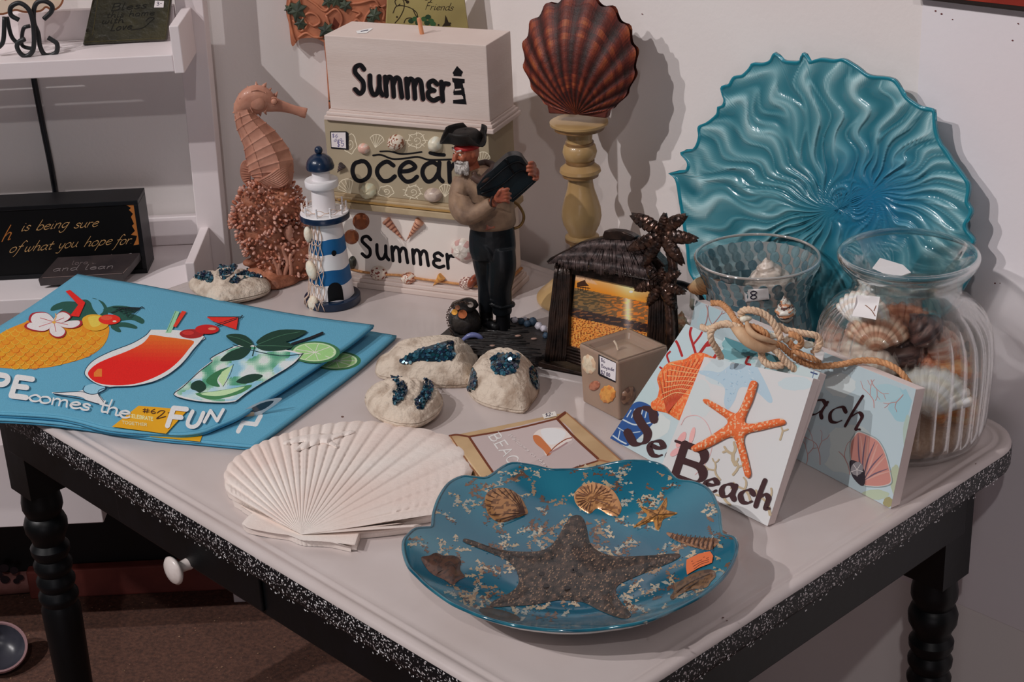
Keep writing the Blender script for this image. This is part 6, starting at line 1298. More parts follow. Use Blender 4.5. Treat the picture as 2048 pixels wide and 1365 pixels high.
pr2 = sorted((atan2(y - HY, x - HX), hypot(x - HX, y - HY)) for x, y in cr(outl, 4, True)); pA = np.array([v[0] for v in pr2]); pR = np.array([v[1] for v in pr2]); pA = np.concatenate([pA - 2 * pi, pA, pA + 2 * pi]); pR = np.concatenate([pR] * 3)
A0, A1 = -pi * .855, -.07; NR_ = 25
def ps_h(a, q, r):
    q = min(q, 1); f = 1 if A0 < a < A1 else 0; t = (a - A0) / (A1 - A0); t2 = .5 - .5 * cos(pi * min(1, max(0, t))) if 0 else t
    fr2 = (t2 * NR_) % 1; rib = (.25 - exp(-((fr2 - .5) / .17) ** 2)) if f else 0
    bump_ = .0013 * exp(-(((q * 18 + 2 * noise.noise(V((a * 4, 0, 1)))) % 1) - .5) ** 2 / .01) * (q > .55)
    base = PT * (.78 + .22 * sin(pi * min(1, q) ** .8)) if f else PT * .72
    h = base + rib * .0019 * min(1, q * 1.6) * (1 if f else 0) + bump_ * (1 if f else 0) * .5
    return h if q < .96 else h - .003 * (q - .96) / .04
def ps_fn(i, j, n1=56, n2=620):
    a = -pi + 2 * pi * j / n2; R = float(np.interp(a, pA, pR)); q = i / (n1 - 1); t = (a - A0) / (A1 - A0)
    sc_ = 1 + (.012 * (abs(cos(pi * NR_ * t)) - .5) if 0 < t < 1 else 0); r = R * q * (1 if q < .9 else sc_); x, y = HX + r * cos(a), HY + r * sin(a); h = ps_h(a, q, r)
    return at(x, y, T + h)
mb = MB(); mb.grid(ps_fn, 56, 620, cv=True)
rim_ = [ps_fn(55, j) for j in range(620)]; k0 = len(mb.v); low = [V((p.x, p.y, T + .0005)) for p in rim_]
cxm = sum(p.x for p in low) / 620; cym = sum(p.y for p in low) / 620; low = [V((cxm + (p.x - cxm) * .985, cym + (p.y - cym) * .985, p.z)) for p in low]
mb.v += [tuple(p) for p in rim_ + low]; mb.f += [(k0 + j, k0 + 620 + j, k0 + 620 + (j + 1) % 620, k0 + (j + 1) % 620) for j in range(620)] ; mb.c += [None] * 620
mb.build('plaster_body', M_ps, psl, smooth=.9)

def ps_surf(x, y, h):
    a = atan2(y - HY, x - HX); R = float(np.interp(a, pA, pR)); r = hypot(x - HX, y - HY); return at(x, y, T + ps_h(a, min(.94, r / R), r) + h)
a = Art(ps_surf, 3e-4)
st_ = [(568, 884), (600, 872), (636, 868), (668, 868), (702, 860), (710, 866), (684, 874), (664, 882), (680, 892), (674, 897), (650, 888), (626, 892), (594, 904), (588, 898), (608, 884), (580, 890), (567, 890)]
a.fill(st_, (204, 190, 184), sm=2, step=3.5, dome=.0042, dw=6); a.out('starfish_relief', mat('plaster_v', rough=.8, bump=.25, bs=260), psl)

# ================================================ BEACH PLAQUE LYING FLAT
zp = T + .010; bpq = [at(x, y, zp) for x, y in ((899, 872), (1003, 1010), (1262, 938), (1133, 824))]
bpl = thing('beach_shell_plaque', at(1060, 915), 'tan framed plaque with a painted shell and Beach lettering lying behind the blue dish', 'plaque')
MB().prism(bpq, UZ, .0095).build('board', mat('tan_frame', (178, 152, 116), (158, 130, 96), rough=.6, ns=20), bpl, smooth=0, bevel=.0012)
a = Art(lambda x, y, h: at(x, y, zp + h)); br_ = (98, 52, 36)
inq = [(938, 874), (1010, 980), (1196, 922), (1114, 838)]
a.fill(inq, (166, 152, 150)); a.fill([(1000, 868), (1040, 852), (1114, 840), (1150, 880), (1100, 905), (1040, 930)], (172, 158, 156), sm=4)
for p, w in (([(938, 874), (1030, 858), (1114, 838)], 3.6), ([(1114, 838), (1150, 876), (1196, 918)], 5), ([(938, 874), (970, 922), (1010, 980)], 4.5), ([(1010, 980), (1100, 952), (1196, 922)], 3), ([(899, 872), (914, 870), (938, 874)], 3.5), ([(1114, 838), (1130, 826)], 6)): a.stroke(p, w, br_)
a.stroke([(1196, 920), (1240, 930)], 3.5, (140, 96, 66)); a.stroke([(1133, 826), (1190, 876), (1256, 934)], 2.4, (140, 100, 70)); a.stroke([(901, 873), (950, 945), (1003, 1006)], 2.4, (130, 88, 60))
a.fill([(1066, 872), (1078, 860), (1100, 856), (1124, 857), (1138, 868), (1144, 880), (1132, 886), (1116, 896), (1098, 910), (1092, 912), (1084, 896), (1070, 884)], (206, 190, 184), sm=4); a.fill([(1066, 872), (1078, 872), (1090, 884), (1104, 902), (1096, 912), (1086, 900), (1070, 886)], (176, 106, 66), sm=4); a.fill([(1082, 860), (1110, 857), (1132, 866), (1120, 884), (1100, 890), (1088, 878)], (222, 210, 204), sm=4)
a.stroke([(1094, 912), (1110, 894), (1130, 880), (1144, 876)], 2, (130, 70, 50)); a.stroke([(1100, 906), (1118, 896), (1134, 886)], 3, (150, 120, 120))
wt = (206, 198, 196); text(a, 'BEACH', (976, 872), (1030, 944), 11, 2.6, wt, up=(.9, -.35), serif=.25, sp=.25, nib=(.9, .5)); text(a, 'Welcome to the', (1014, 870), (1086, 930), 4.0, 1.2, (190, 180, 178), up=(.9, -.4), slant=.2)
a.out('painting', M_pr, bpl)
a = Art(lambda x, y, h: at(x, y, zp + h + .0006)); a.fill([(1084, 829), (1110, 823), (1114, 832), (1088, 838)], (206, 196, 190)); text(a, '$2-', (1091, 834), (1106, 831), 3, 1.2, (40, 34, 60)); a.out('price_sticker', M_pr, bpl, 'white price sticker')

# ================================================ BLUE GLASS DISH
ZR = .040; DCp = at(1142, 1088, T + ZR); DC = V((DCp.x, DCp.y, T))
ro = [(807, 1102), (808, 1085), (816, 1072), (830, 1056), (848, 1047), (863, 1040), (866, 1022), (874, 1003), (886, 985), (900, 971), (924, 959), (945, 956), (968, 954), (984, 948), (997, 941), (1012, 934), (1030, 930), (1069, 931), (1100, 933), (1123, 932), (1150, 931), (1178, 930), (1214, 927), (1250, 925), (1286, 927), (1310, 931), (1330, 938), (1344, 950), (1358, 958), (1385, 965), (1409, 976), (1424, 990), (1432, 1005), (1439, 1022), (1441, 1040), (1445, 1058), (1456, 1066), (1467, 1074), (1473, 1086), (1474, 1100), (1470, 1116), (1463, 1131), (1452, 1148), (1437, 1164), (1418, 1180), (1394, 1194), (1368, 1205), (1340, 1218), (1322, 1230), (1304, 1240), (1278, 1248), (1250, 1252), (1215, 1254), (1178, 1257), (1140, 1259), (1105, 1259), (1070, 1256), (1033, 1251), (1000, 1243), (961, 1231), (935, 1219), (906, 1206), (880, 1187), (852, 1166), (836, 1152), (820, 1138), (811, 1120)]
rp = [at(x, y, T + ZR) for x, y in cr(ro, 3, True)]; rl = sorted((atan2(p.y - DC.y, p.x - DC.x), hypot(p.x - DC.x, p.y - DC.y)) for p in rp)
dA = np.array([v[0] for v in rl]); dR = np.array([v[1] for v in rl]); dA = np.concatenate([dA - 2 * pi, dA, dA + 2 * pi]); dR = np.concatenate([dR] * 3)
dS = np.array([np.interp(np.linspace(x - .5, x + .5, 25), dA, dR).mean() for x in np.linspace(-pi, pi, 180)]); dSx = np.linspace(-pi, pi, 180)
def Rsm(a): return float(np.interp(a, dSx, dS))
def dz(q): return .0075 + (ZR - .0075) * (max(0, q - .30) / .70) ** 1.75 if q < 1 else ZR + (q - 1) * .06
def dsurf(x, y, h=0):
    z = .012
    for _ in range(16):
        p = at(x, y, T + z + h); dx, dy = p.x - DC.x, p.y - DC.y; q = hypot(dx, dy) / Rsm(atan2(dy, dx)); z = .5 * z + .5 * dz(q)
    return at(x, y, T + z + h)
dish = thing('starfish_dish', DC, 'turquoise glass dish with a big bronze starfish and shells, at the front of the table', 'dish')
M_dg = mat('dish_glass', rough=.09, coat=.7, spec=.6)
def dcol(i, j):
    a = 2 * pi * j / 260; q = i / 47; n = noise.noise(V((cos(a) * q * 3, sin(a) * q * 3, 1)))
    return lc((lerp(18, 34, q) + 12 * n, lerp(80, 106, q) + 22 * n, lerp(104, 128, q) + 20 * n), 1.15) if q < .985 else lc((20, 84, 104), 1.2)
def dfn(i, j):
    q = i / 47; a = 2 * pi * j / 260; a2 = a if a < pi else a - 2 * pi; R = float(np.interp(a2, dA, dR)) * q; return V((DC.x + R * cos(a), DC.y + R * sin(a), T + dz(R / Rsm(a2))))
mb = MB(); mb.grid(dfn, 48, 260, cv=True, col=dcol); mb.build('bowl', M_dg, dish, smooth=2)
def dun(i, j):
    qs = [(1.0, ZR), (1.004, ZR - .0012), (1.0, ZR - .003), (.9, .0265), (.75, .014), (.60, .0065), (.46, .0006), (.40, .0006), (.385, .003), (0, .003)]
    q, z = qs[i]; a = 2 * pi * j / 260; a2 = a if a < pi else a - 2 * pi; R0 = float(np.interp(a2, dA, dR)); z = z + (dz(R0 / Rsm(a2)) - ZR) * max(0, q - .4) / .6; R = R0 * q; return V((DC.x + R * cos(a), DC.y + R * sin(a), T + z))
mb = MB(); mb.grid(dun, 10, 260, cv=True); mb.build('underside', mat('dish_white', (186, 184, 182), (170, 172, 172), rough=.2, ns=12, coat=.5), dish, smooth=.9, label='white glazed underside')
mb = MB(); mb.tube([V((DC.x + float(np.interp(a, dA, dR)) * cos(a), DC.y + float(np.interp(a, dA, dR)) * sin(a), T + dz(float(np.interp(a, dA, dR)) / Rsm(a)) - .001)) for a in np.linspace(-pi, pi, 261)[:260]], .0017, 7, closed=True); mb.build('rim', mat('rim_teal', (16, 70, 88), (34, 96, 112), rough=.08, coat=1, ns=40), dish, smooth=2)
rg = rs(44); a = Art(dsurf, 1e-4)
gd = [(150, 134, 108), (128, 106, 84), (100, 72, 54), (164, 150, 128), (84, 60, 48), (140, 140, 130)]
dk_ = (48, 36, 34)
inD = lambda x, y: inpoly(x, y, ro)
for k in range(620):     # gold leaf flakes in branching sprigs
    x, y = rg.uniform(820, 1465), rg.uniform(932, 1245)
    if not inD(x, y): continue
    if noise.noise(V((x * .012, y * .02, 4))) < -.16: continue
    ang = rg.uniform(0, 6.28); c = rg.choice(gd)
    for q in range(rg.randint(3, 6)):
        x2, y2 = x + cos(ang) * 6.5 * q, y + sin(ang) * 4.2 * q; ang += rg.uniform(-.5, .5)
        if not inD(x2 + 3, y2) or not inD(x2 - 3, y2): break
        s = rg.uniform(3, 6.8); r0 = rg.uniform(0, 3); a.fill([(x2 + s * w_ * cos(r0 + t), y2 + s * .7 * w_ * sin(r0 + t)) for t, w_ in zip((0, 1.1, 2.0, 3.2, 4.1, 5.2), (1, .5, 1.1, .5, 1, .6))], c)
        a.h = 1e-4 + DH * rg.random() * 4
        if rg.random() < .6: e = rg.choice((-1, 1)); a.fill([(x2 + 2, y2 + e * 4), (x2 + 5.5, y2 + e * 4.5), (x2 + 4, y2 + e * 6.5)], dk_ if rg.random() < .7 else c); a.h = 1e-4 + DH * rg.random() * 4
a.out('gold_leaf', mat('dish_print', rough=.25, coat=.8), dish, smooth=0)['kind'] = 'stuff'
def star_pts(c, tips, wv, n=7):
    out = []; m = len(tips)
    for i, t in enumerate(tips):
        t = np.array(t, float); p = np.array(tips[(i + 1) % m], float); c_ = np.array(c, float); d = t - c_; L = np.linalg.norm(d); u = d / L; nn = np.array([-u[1], u[0]])
        val = c_ + ((t - c_) / L + (p - c_) / np.linalg.norm(p - c_)) * wv * .5
        out += [t - nn * 7 * 0 - u * 16 - nn * 9, t - nn * 4, t + nn * 4, t - u * 16 + nn * 9]; out.append(None)
    return out
SP = [(1008, 1118), (975, 1104), (932, 1087), (926, 1081), (931, 1078), (950, 1083), (1000, 1100), (1060, 1104), (1092, 1098), (1112, 1080), (1132, 1046), (1144, 1033), (1158, 1031), (1168, 1040), (1174, 1060), (1180, 1086), (1196, 1102), (1230, 1113), (1290, 1112), (1340, 1108), (1357, 1108), (1360, 1114), (1345, 1124), (1300, 1142), (1262, 1158), (1236, 1172), (1232, 1188), (1246, 1210), (1262, 1228), (1256, 1237), (1236, 1236), (1200, 1222), (1168, 1206), (1140, 1202), (1110, 1202), (1070, 1210), (1020, 1213), (988, 1215), (980, 1210), (992, 1200), (1020, 1186), (1036, 1170), (1036, 1150), (1026, 1132)]
stc = lambda x, y: (lambda n, m: (54 + 46 * n + 26 * m, 46 + 32 * n + 18 * m, 42 + 24 * n + 14 * m) if m < .36 else (118, 94, 76))(noise.noise(V((x * .08, y * .11, 2))), noise.noise(V((x * .5, y * .6, 9))))
a = Art(dsurf, 4e-4); a.fill(SP, stc, sm=3, step=4, dome=.0042, dw=16); mb2 = a
for k in range(160):
    x, y = rg.uniform(930, 1360), rg.uniform(1035, 1235)
    if inpoly(x, y, SP): a.h = 4e-4 + .0040; a.disc(x, y, rg.uniform(1.2, 2.4), rg.uniform(1, 1.8), rg.choice([(30, 24, 24), (140, 112, 88), (100, 78, 62)]), n=7)
for p in ((1084, 1148), (1146, 1142), (1134, 1176), (1092, 1172), (1160, 1150), (1150, 1140)): a.h = .0047; a.disc(*p, 6, 4.4, (24, 20, 22), n=10)
a.out('starfish_relief', mat('dish_bronze', rough=.42, coat=.45, bump=.7, bs=500), dish, 'large speckled bronze starfish')
def drel(name, poly, c1, c2, lines, lab, dome=.0030, lw=1.6):
    a = Art(dsurf, 3e-4); a.fill(poly, lambda x, y: c1 if noise.noise(V((x * .12, y * .15, 3))) > -.1 else tuple(lerp(u, v, .5) for u, v in zip(c1, c2)), sm=3, step=5, dome=dome, dw=9); a.h += dome * .8
    for l in lines: a.stroke(l, lw, c2, dome=.0002)
    a.out(name, mat('dish_gold', rough=.3, metal=.35, coat=.4), dish, lab)
scl = [(970, 1006), (972, 990), (984, 979), (1005, 976), (1026, 982), (1042, 996), (1050, 1010), (1056, 1026), (1046, 1032), (1028, 1038), (1008, 1045), (990, 1042), (976, 1028)]
drel('scallop_relief', scl, (150, 108, 70), (58, 36, 28), [[(1050, 1026), (lerp(1050, x, .5) + .1, lerp(1026, y, .5)), (x, y)] for x, y in ((972, 1000), (974, 1012), (980, 1030), (992, 1041), (1006, 1044), (976, 990), (985, 982), (996, 978), (1008, 977), (1020, 980), (1032, 988), (1022, 1038), (1040, 996))], 'gold scallop shell')
nau = [(1148, 992), (1156, 978), (1170, 969), (1190, 966), (1212, 972), (1228, 984), (1238, 1000), (1243, 1018), (1236, 1032), (1218, 1031), (1204, 1022), (1192, 1018), (1180, 1028), (1164, 1020), (1152, 1008)]
drel('ammonite_relief', nau, (176, 128, 84), (84, 50, 34), [[(1184, 997), (1184 + 40 * cos(t) * (1 if cos(t) > 0 else .8), 997 + 27 * sin(t))] for t in np.linspace(1.8, 2 * pi + .5, 20)] + [[(1184 + k * 1.1 * cos(k * .9), 997 + k * .8 * sin(k * .9)) for k in range(14)], [(1200, 1018), (1216, 1020), (1236, 1030)]], 'gold ammonite shell')
drel('small_starfish_relief', [(1281, 1013), (1296, 1018), (1312, 1020), (1322, 1010), (1333, 995), (1334, 1010), (1333, 1020), (1346, 1024), (1355, 1027), (1340, 1034), (1326, 1040), (1322, 1052), (1316, 1061), (1310, 1056), (1306, 1044), (1286, 1050), (1266, 1056), (1276, 1046), (1290, 1036), (1294, 1030), (1286, 1022)], (166, 116, 58), (70, 44, 26), [[(1315, 1030), p] for p in ((1331, 1000), (1350, 1027), (1316, 1056), (1272, 1053), (1284, 1015))], 'small gold starfish', lw=1.2)
drel('auger_relief', [(1334, 1070), (1336, 1065), (1356, 1070), (1380, 1075), (1406, 1076), (1428, 1077), (1437, 1082), (1434, 1090), (1420, 1101), (1398, 1098), (1376, 1092), (1352, 1082)], (142, 104, 78), (64, 42, 34), [[(x, 1066 + (x - 1334) * .11), (x - 5, 1072 + (x - 1334) * .30)] for x in range(1346, 1430, 9)], 'gold auger shell', lw=2.4)
drel('shell_relief', [(1340, 1194), (1350, 1180), (1348, 1168), (1366, 1160), (1380, 1150), (1400, 1142), (1424, 1140), (1432, 1152), (1422, 1164), (1412, 1176), (1384, 1180), (1360, 1190), (1346, 1200)], (112, 84, 58), (50, 36, 30), [[(1352, 1184), (1380, 1166), (1420, 1148)], [(1370, 1178), (1392, 1166), (1404, 1156)]], 'dark gold murex shell')
drel('shell_relief', [(842, 1116), (858, 1112), (872, 1106), (888, 1112), (908, 1112), (922, 1122), (920, 1140), (930, 1154), (920, 1160), (904, 1170), (888, 1160), (866, 1150), (852, 1136)], (84, 56, 44), (36, 26, 26), [[(868, 1120), (884, 1130), (900, 1124), (912, 1136)], [(876, 1146), (892, 1140), (908, 1152)]], 'dark bronze murex shell')
drel('shell_relief', [(958, 1222), (970, 1216), (1000, 1220), (1030, 1230), (1040, 1241), (1010, 1243), (980, 1238)], (64, 56, 48), (36, 34, 34), [], 'dark bronze olive shell', dome=.002)
a = Art(dsurf, .0012); a.fill([(1373, 1120), (1398, 1108), (1420, 1103), (1426, 1112), (1424, 1126), (1396, 1137), (1374, 1150), (1372, 1136)], (188, 98, 60), step=8)
for i in range(4): a.stroke([(1382 + 2 * i, 1126 + 5 * i - 2), (1402, 1120 + 4 * i - 3), (1418, 1112 + 4 * i)], 1.2, (90, 44, 34))
a.out('price_sticker', M_pr, dish, 'orange price sticker')

# ================================================ PRINTED TOWELS
M_tw = mat('towel_cloth', rough=.9, c2=.93, ns=500, bump=.25, bs=700)
BLUE = (84, 146, 172); BLUE2 = (62, 132, 164)
def coons(top, bot, left, right, u, v):
    f = lambda c, t: np.array([np.interp(t * (len(c) - 1), range(len(c)), [p[k] for p in c]) for k in (0, 1)])
    return (1 - v) * f(top, u) + v * f(bot, u) + (1 - u) * f(left, v) + u * f(right, v) - ((1 - u) * (1 - v) * np.array(top[0], float) + u * (1 - v) * np.array(top[-1], float) + (1 - u) * v * np.array(bot[0], float) + u * v * np.array(bot[-1], float))
def towel(label, top, bot, left, right, zf, loc, thick=.0022, layers=2):
    t = thing('printed_towel', loc, label, 'towel', 'folded cocktail print towels')
    tp2, bt2, lf2, rt2 = [[tuple(p) for p in cr(c, 8)] for c in (top, bot, left, right)]
    nu, nv = 56, 40
    G = [[coons(tp2, bt2, lf2, rt2, i / (nu - 1), j / (nv - 1)) for j in range(nv)] for i in range(nu)]
    for L_ in range(layers):
        inset = 1 + .0 * L_; dzl = -L_ * (thick + .0006)
        def f(i, j): p = G[i][j]; q = at(p[0], p[1], zf(p[0], p[1])); return q + UZ * dzl + (V((0, 0, 0)) if L_ == 0 else V((-.0012, .001, 0)))
        m = MB(); m.grid(f, nu, nv, col=lc(BLUE if L_ == 0 else BLUE2)); o = m.build('cloth_layer', M_tw, t, smooth=2); s = o.modifiers.new('t', 'SOLIDIFY'); s.thickness = thick; s.offset = 1
    a = Art(lambda x, y, h: at(x, y, zf(x, y) + h)); a.stroke([tuple(lerp(np.array(p), np.array([330., 720.]), .022)) for p in bt2], .9, (60, 124, 152), sm=0); a.stroke([tuple(lerp(np.array(p), np.array([330., 720.]), .02)) for p in rt2], .9, (70, 136, 164), sm=0); a.stroke([tuple(lerp(np.array(p), np.array([330., 720.]), .02)) for p in tp2], .9, (74, 140, 168), sm=0)
    a.out('hem_stitching', M_pr, t); return t
sm_ = lambda a, b, x: (lambda t: t * t * (3 - 2 * t))(min(1, max(0, (x - a) / (b - a))))
zf2 = lambda x, y: T + .0062 + .002 * sm_(0, 200, 300 - x)
t2 = towel('printed cocktail towel, the lower one peeking out to the right', [(150, 566), (420, 612), (793, 671)], [(-285, 842), (-60, 838), (120, 848), (296, 874), (400, 884), (508, 894)], [(150, 566), (0, 662), (-140, 752), (-285, 842)], [(793, 671), (720, 735), (640, 796), (560, 856), (508, 894)], zf2, at(430, 780))
zf1 = lambda x, y: T + .0128 + .010 * sm_(.0, 1, ((x - 500) / 250 + (y - 640) / 300) * .55) + .0015 * sin(x * .012 + y * .008)
t1 = towel('printed cocktail towel, the upper one with pineapple and hurricane glass', [(155, 548), (300, 572), (470, 606), (600, 630), (748, 650)], [(-290, 822), (-60, 826), (90, 833), (150, 842), (224, 860), (332, 868), (376, 868), (410, 862), (440, 850)], [(155, 548), (78, 602), (0, 652), (-150, 742), (-290, 822)], [(748, 650), (700, 688), (640, 728), (575, 772), (512, 812), (476, 834), (440, 850)], zf1, at(330, 740))
a = Art(lambda x, y, h: at(x, y, zf1(x, y) + h), 1.5e-4, step=8)
# pineapple
pin = [(-60, 720), (-30, 690), (10, 662), (50, 645), (58, 642), (120, 652), (170, 648), (200, 640), (217, 652), (217, 670), (208, 690), (190, 706), (165, 718), (130, 728), (90, 736), (40, 738), (0, 736), (-30, 732)]
gcol = (28, 74, 64); gc2 = (48, 104, 74)
for l, w in (([(110, 640), (130, 615), (165, 600), (180, 604), (186, 618), (200, 640), (160, 645)], 0), ([(190, 640), (208, 620), (196, 600), (184, 597), (206, 604), (216, 622), (210, 640)], 0), ([(106, 612), (126, 604), (150, 604), (168, 612), (150, 614), (125, 618), (102, 622)], 0), ([(200, 640), (240, 626), (270, 630), (288, 640), (284, 648), (262, 640), (230, 644)], 0), ([(222, 648), (250, 645), (272, 652), (272, 658), (246, 654), (226, 656)], 0), ([(226, 650), (238, 656), (242, 664), (234, 664), (222, 656)], 0), ([(160, 600), (150, 610), (158, 630), (172, 632)], 0), ([(206, 620), (228, 612), (260, 614), (275, 622), (250, 630), (225, 628)], 0)): a.fill(l, gcol if w == 0 else gc2, sm=4)
a.fill(pin, lambda x, y: (226, 132 + 12 * noise.noise(V((x * .05, y * .08, 1))), 26), sm=4, step=16)
for r_ in range(10):
    y = 660 + r_ * 8.2
    for q in range(16):
        x = -55 + q * 19 + (r_ % 2) * 9.5
        if inpoly(x, y, pin) and inpoly(x + 8, y, pin) and inpoly(x - 8, y + 3, pin): a.stroke([(x - 9, y - 2), (x - 6, y + 3), (x, y + 5), (x + 6, y + 3), (x + 9, y - 2)], 1.0, (238, 170, 60) if (q + r_) % 3 else (208, 108, 22))
a.fill([(164, 640), (172, 632), (186, 629), (204, 632), (216, 642), (216, 652), (204, 660), (186, 662), (170, 656)], (222, 150, 40), sm=4); a.fill([(176, 636), (190, 632), (204, 636), (200, 650), (184, 654)], (232, 176, 70), sm=4)
a.disc(219, 639.5, 22, 10, (206, 34, 22), n=24); a.disc(213, 636, 12, 4.5, (232, 74, 50), n=14); a.disc(229, 643, 4, 1.8, (240, 190, 170), n=8)
a.fill([(131, 583), (140, 580), (170, 605), (168, 612), (158, 612)], (196, 28, 22)); a.fill([(158, 608), (170, 607), (158, 634), (140, 632)], (206, 30, 22))
fl_ = [([(108, 640), (96, 628), (80, 626), (66, 630), (62, 642), (74, 650), (92, 648), (106, 645)],), ([(108, 640), (116, 628), (128, 625), (140, 633), (132, 642), (118, 646)],), ([(110, 644), (124, 646), (140, 642), (158, 642), (158, 650), (144, 656), (124, 654)],), ([(108, 645), (120, 652), (130, 662), (124, 672), (110, 673), (100, 665), (100, 652)],), ([(106, 644), (100, 656), (88, 662), (68, 660), (54, 654), (60, 646), (84, 646)],)]
for (p,) in fl_: a.fill([tuple(lerp(np.array([108., 645.]), np.array(q, float), 1.10)) for q in p], (150, 28, 40), sm=4); a.fill(p, (232, 196, 196), sm=4)
for q in ((80, 636), (128, 636), (136, 650), (112, 664), (78, 654)): a.stroke([(108, 644), q], 1.1, (170, 60, 66), sm=0)
a.disc(108, 645, 4, 2.6, (220, 150, 60), n=10); a.stroke([(108, 643), (112, 634), (111, 628)], 2.2, (226, 150, 90))
um = [(223, 616), (230, 612), (250, 614), (278, 617), (272, 630), (264, 641), (246, 628)]
for i in range(6): a.stroke([(279, 617), (224 + 7 * i, 614 + 4.5 * i)], 1.1, (14, 30, 36), sm=0)
a.stroke([(248, 614), (252, 626), (256, 636)], 1, (14, 30, 36)); a.stroke([(236, 614), (244, 626)], 1, (14, 30, 36), sm=0); a.stroke([(278, 617), (284, 614), (287, 617)], 1.6, (14, 20, 24)); a.stroke([(222, 626), (250, 616), (282, 616)], 1.3, (14, 20, 24))
# hurricane glass
a.fill([(301, 662), (303, 660), (368, 662), (409, 674), (400, 684), (384, 702), (372, 718), (352, 738), (324, 756), (288, 769), (252, 773), (216, 774), (190, 766), (172, 752), (170, 742), (184, 724), (206, 710), (238, 698), (270, 684), (290, 672)], (196, 206, 210), sm=3)
drink = lambda x, y: tuple(lerp(u, v, min(1, max(0, (y - 668 - (x - 300) * .08) / 60))) for u, v in zip((232, 104, 30), (206, 22, 16))) if not (hypot((x - 195) / 10, (y - 748) / 8) < 1) else (232, 110, 40)
a.fill([(302, 670), (330, 674), (362, 678), (388, 683), (378, 698), (362, 718), (340, 738), (312, 754), (280, 766), (246, 771), (212, 770), (190, 764), (177, 752), (178, 742), (194, 728), (220, 716), (256, 702), (284, 688), (296, 676)], drink, sm=3, step=8)
a.fill([(160, 794), (110, 788), (108, 785), (150, 784), (168, 780), (182, 778), (192, 784), (206, 800), (210, 806), (200, 809), (176, 803)], (206, 214, 218), sm=3); a.fill([(172, 772), (188, 768), (206, 772), (210, 778), (196, 786), (184, 790), (170, 786), (168, 778)], (130, 176, 196), sm=4)
for l in ([(301, 660), (290, 672), (262, 688), (220, 704), (186, 722), (170, 742), (174, 756), (196, 770), (220, 775)], [(409, 674), (396, 690), (376, 716), (350, 740), (318, 760), (270, 772), (220, 775), (196, 784), (208, 806)], [(108, 785), (112, 790), (160, 798), (200, 809), (209, 806)], [(170, 772), (166, 780), (176, 788), (194, 788), (214, 778)], [(110, 786), (160, 784), (178, 788)]): a.stroke(l, 1.4, (14, 44, 66))
a.fill([(350, 622), (359, 624), (342, 666), (331, 666)], (136, 186, 150)); a.fill([(364, 622), (373, 624), (352, 655), (346, 653)], (206, 52, 34)); a.stroke([(352, 622), (334, 664)], 1, (40, 90, 70), sm=0)
a.disc(383, 668, 24, 9.5, (150, 24, 26), n=22); a.disc(414, 659, 24, 9.5, (176, 22, 24), n=22); a.disc(424, 658, 8, 3, (226, 120, 90), n=9); a.disc(376, 666, 12, 4.5, (180, 44, 40), n=12)
a.fill([(414, 635), (418, 633), (440, 634), (476, 634), (474, 660), (456, 654), (440, 648), (424, 642)], (206, 38, 28)); 
for q in ((415, 634), (430, 650), (473, 660)): a.stroke([(478, 634), q], 1.2, (24, 20, 24), sm=0)
a.stroke([(418, 634), (478, 634), (484, 631), (480, 638)], 1.4, (20, 20, 24)); a.stroke([(434, 653), (474, 638)], 1.6, (20, 20, 24), sm=0)
# mojito glass
lime = lambda cx, cy, rx, ry: (a.disc(cx, cy, rx, ry, (52, 104, 66), n=28), a.disc(cx - 1, cy - .5, rx * .87, ry * .85, (176, 206, 160), n=28), a.disc(cx - 1, cy - .5, rx * .78, ry * .76, (140, 186, 120), n=28), [a.stroke([(cx, cy), (cx + rx * .78 * cos(t), cy + ry * .76 * sin(t))], 1.2, (206, 220, 190), sm=0) for t in np.linspace(0, 2 * pi, 10)[:9]])
lime(630, 705, 50, 22)
mg = [(466, 694), (490, 690), (520, 693), (560, 698), (605, 707), (596, 718), (586, 728), (556, 748), (520, 770), (480, 796), (472, 803), (440, 806), (400, 804), (366, 797), (347, 789), (360, 776), (380, 760), (400, 740), (424, 722), (420, 718), (440, 706)]
mjc = lambda x, y: (lambda n, m: (lerp(70, 190, n), lerp(140, 208, n), lerp(110, 196, n)) if m > 0 else (lerp(120, 190, n), lerp(170, 206, n), lerp(190, 214, n)))(min(1, max(0, .5 + 1.6 * noise.noise(V((x * .035, y * .05, 6))))), noise.noise(V((x * .02, y * .03, 11))))
a.fill(mg, (200, 214, 214), sm=2); a.fill([tuple(lerp(np.array([480., 750.]), np.array(p, float), .955)) for p in mg], mjc, sm=2, step=4.5)
a.fill([(462, 734), (440, 740), (420, 752), (412, 764), (424, 772), (440, 774), (434, 762), (442, 748)], (44, 104, 66), sm=3); a.fill([(466, 730), (444, 744), (436, 760), (446, 773), (456, 752)], (168, 200, 150)); a.stroke([(467, 729), (460, 750), (446, 774)], 1.2, (20, 50, 40)); 
a.fill([(390, 788), (420, 784), (460, 778), (504, 770), (484, 786), (450, 796), (420, 800)], (60, 118, 74), sm=3); a.fill([(400, 788), (440, 782), (490, 774), (460, 788), (430, 793)], (170, 202, 156), sm=3)
for p in ([(388, 764), (400, 761), (410, 768), (412, 778), (400, 786), (392, 782), (382, 778), (382, 770)], [(472, 764), (490, 752), (510, 748), (526, 752), (512, 762), (490, 768)], [(440, 722), (456, 706), (480, 696), (500, 692), (500, 704), (484, 718), (462, 722)], [(452, 672), (470, 668), (492, 672), (506, 688), (490, 694), (468, 686)], [(512, 686), (530, 670), (560, 660), (598, 660), (614, 664), (590, 678), (556, 688), (530, 692)], [(512, 692), (540, 684), (570, 684), (588, 692), (570, 700), (540, 703), (522, 700)]): a.fill(p, (16, 52, 40), sm=3)
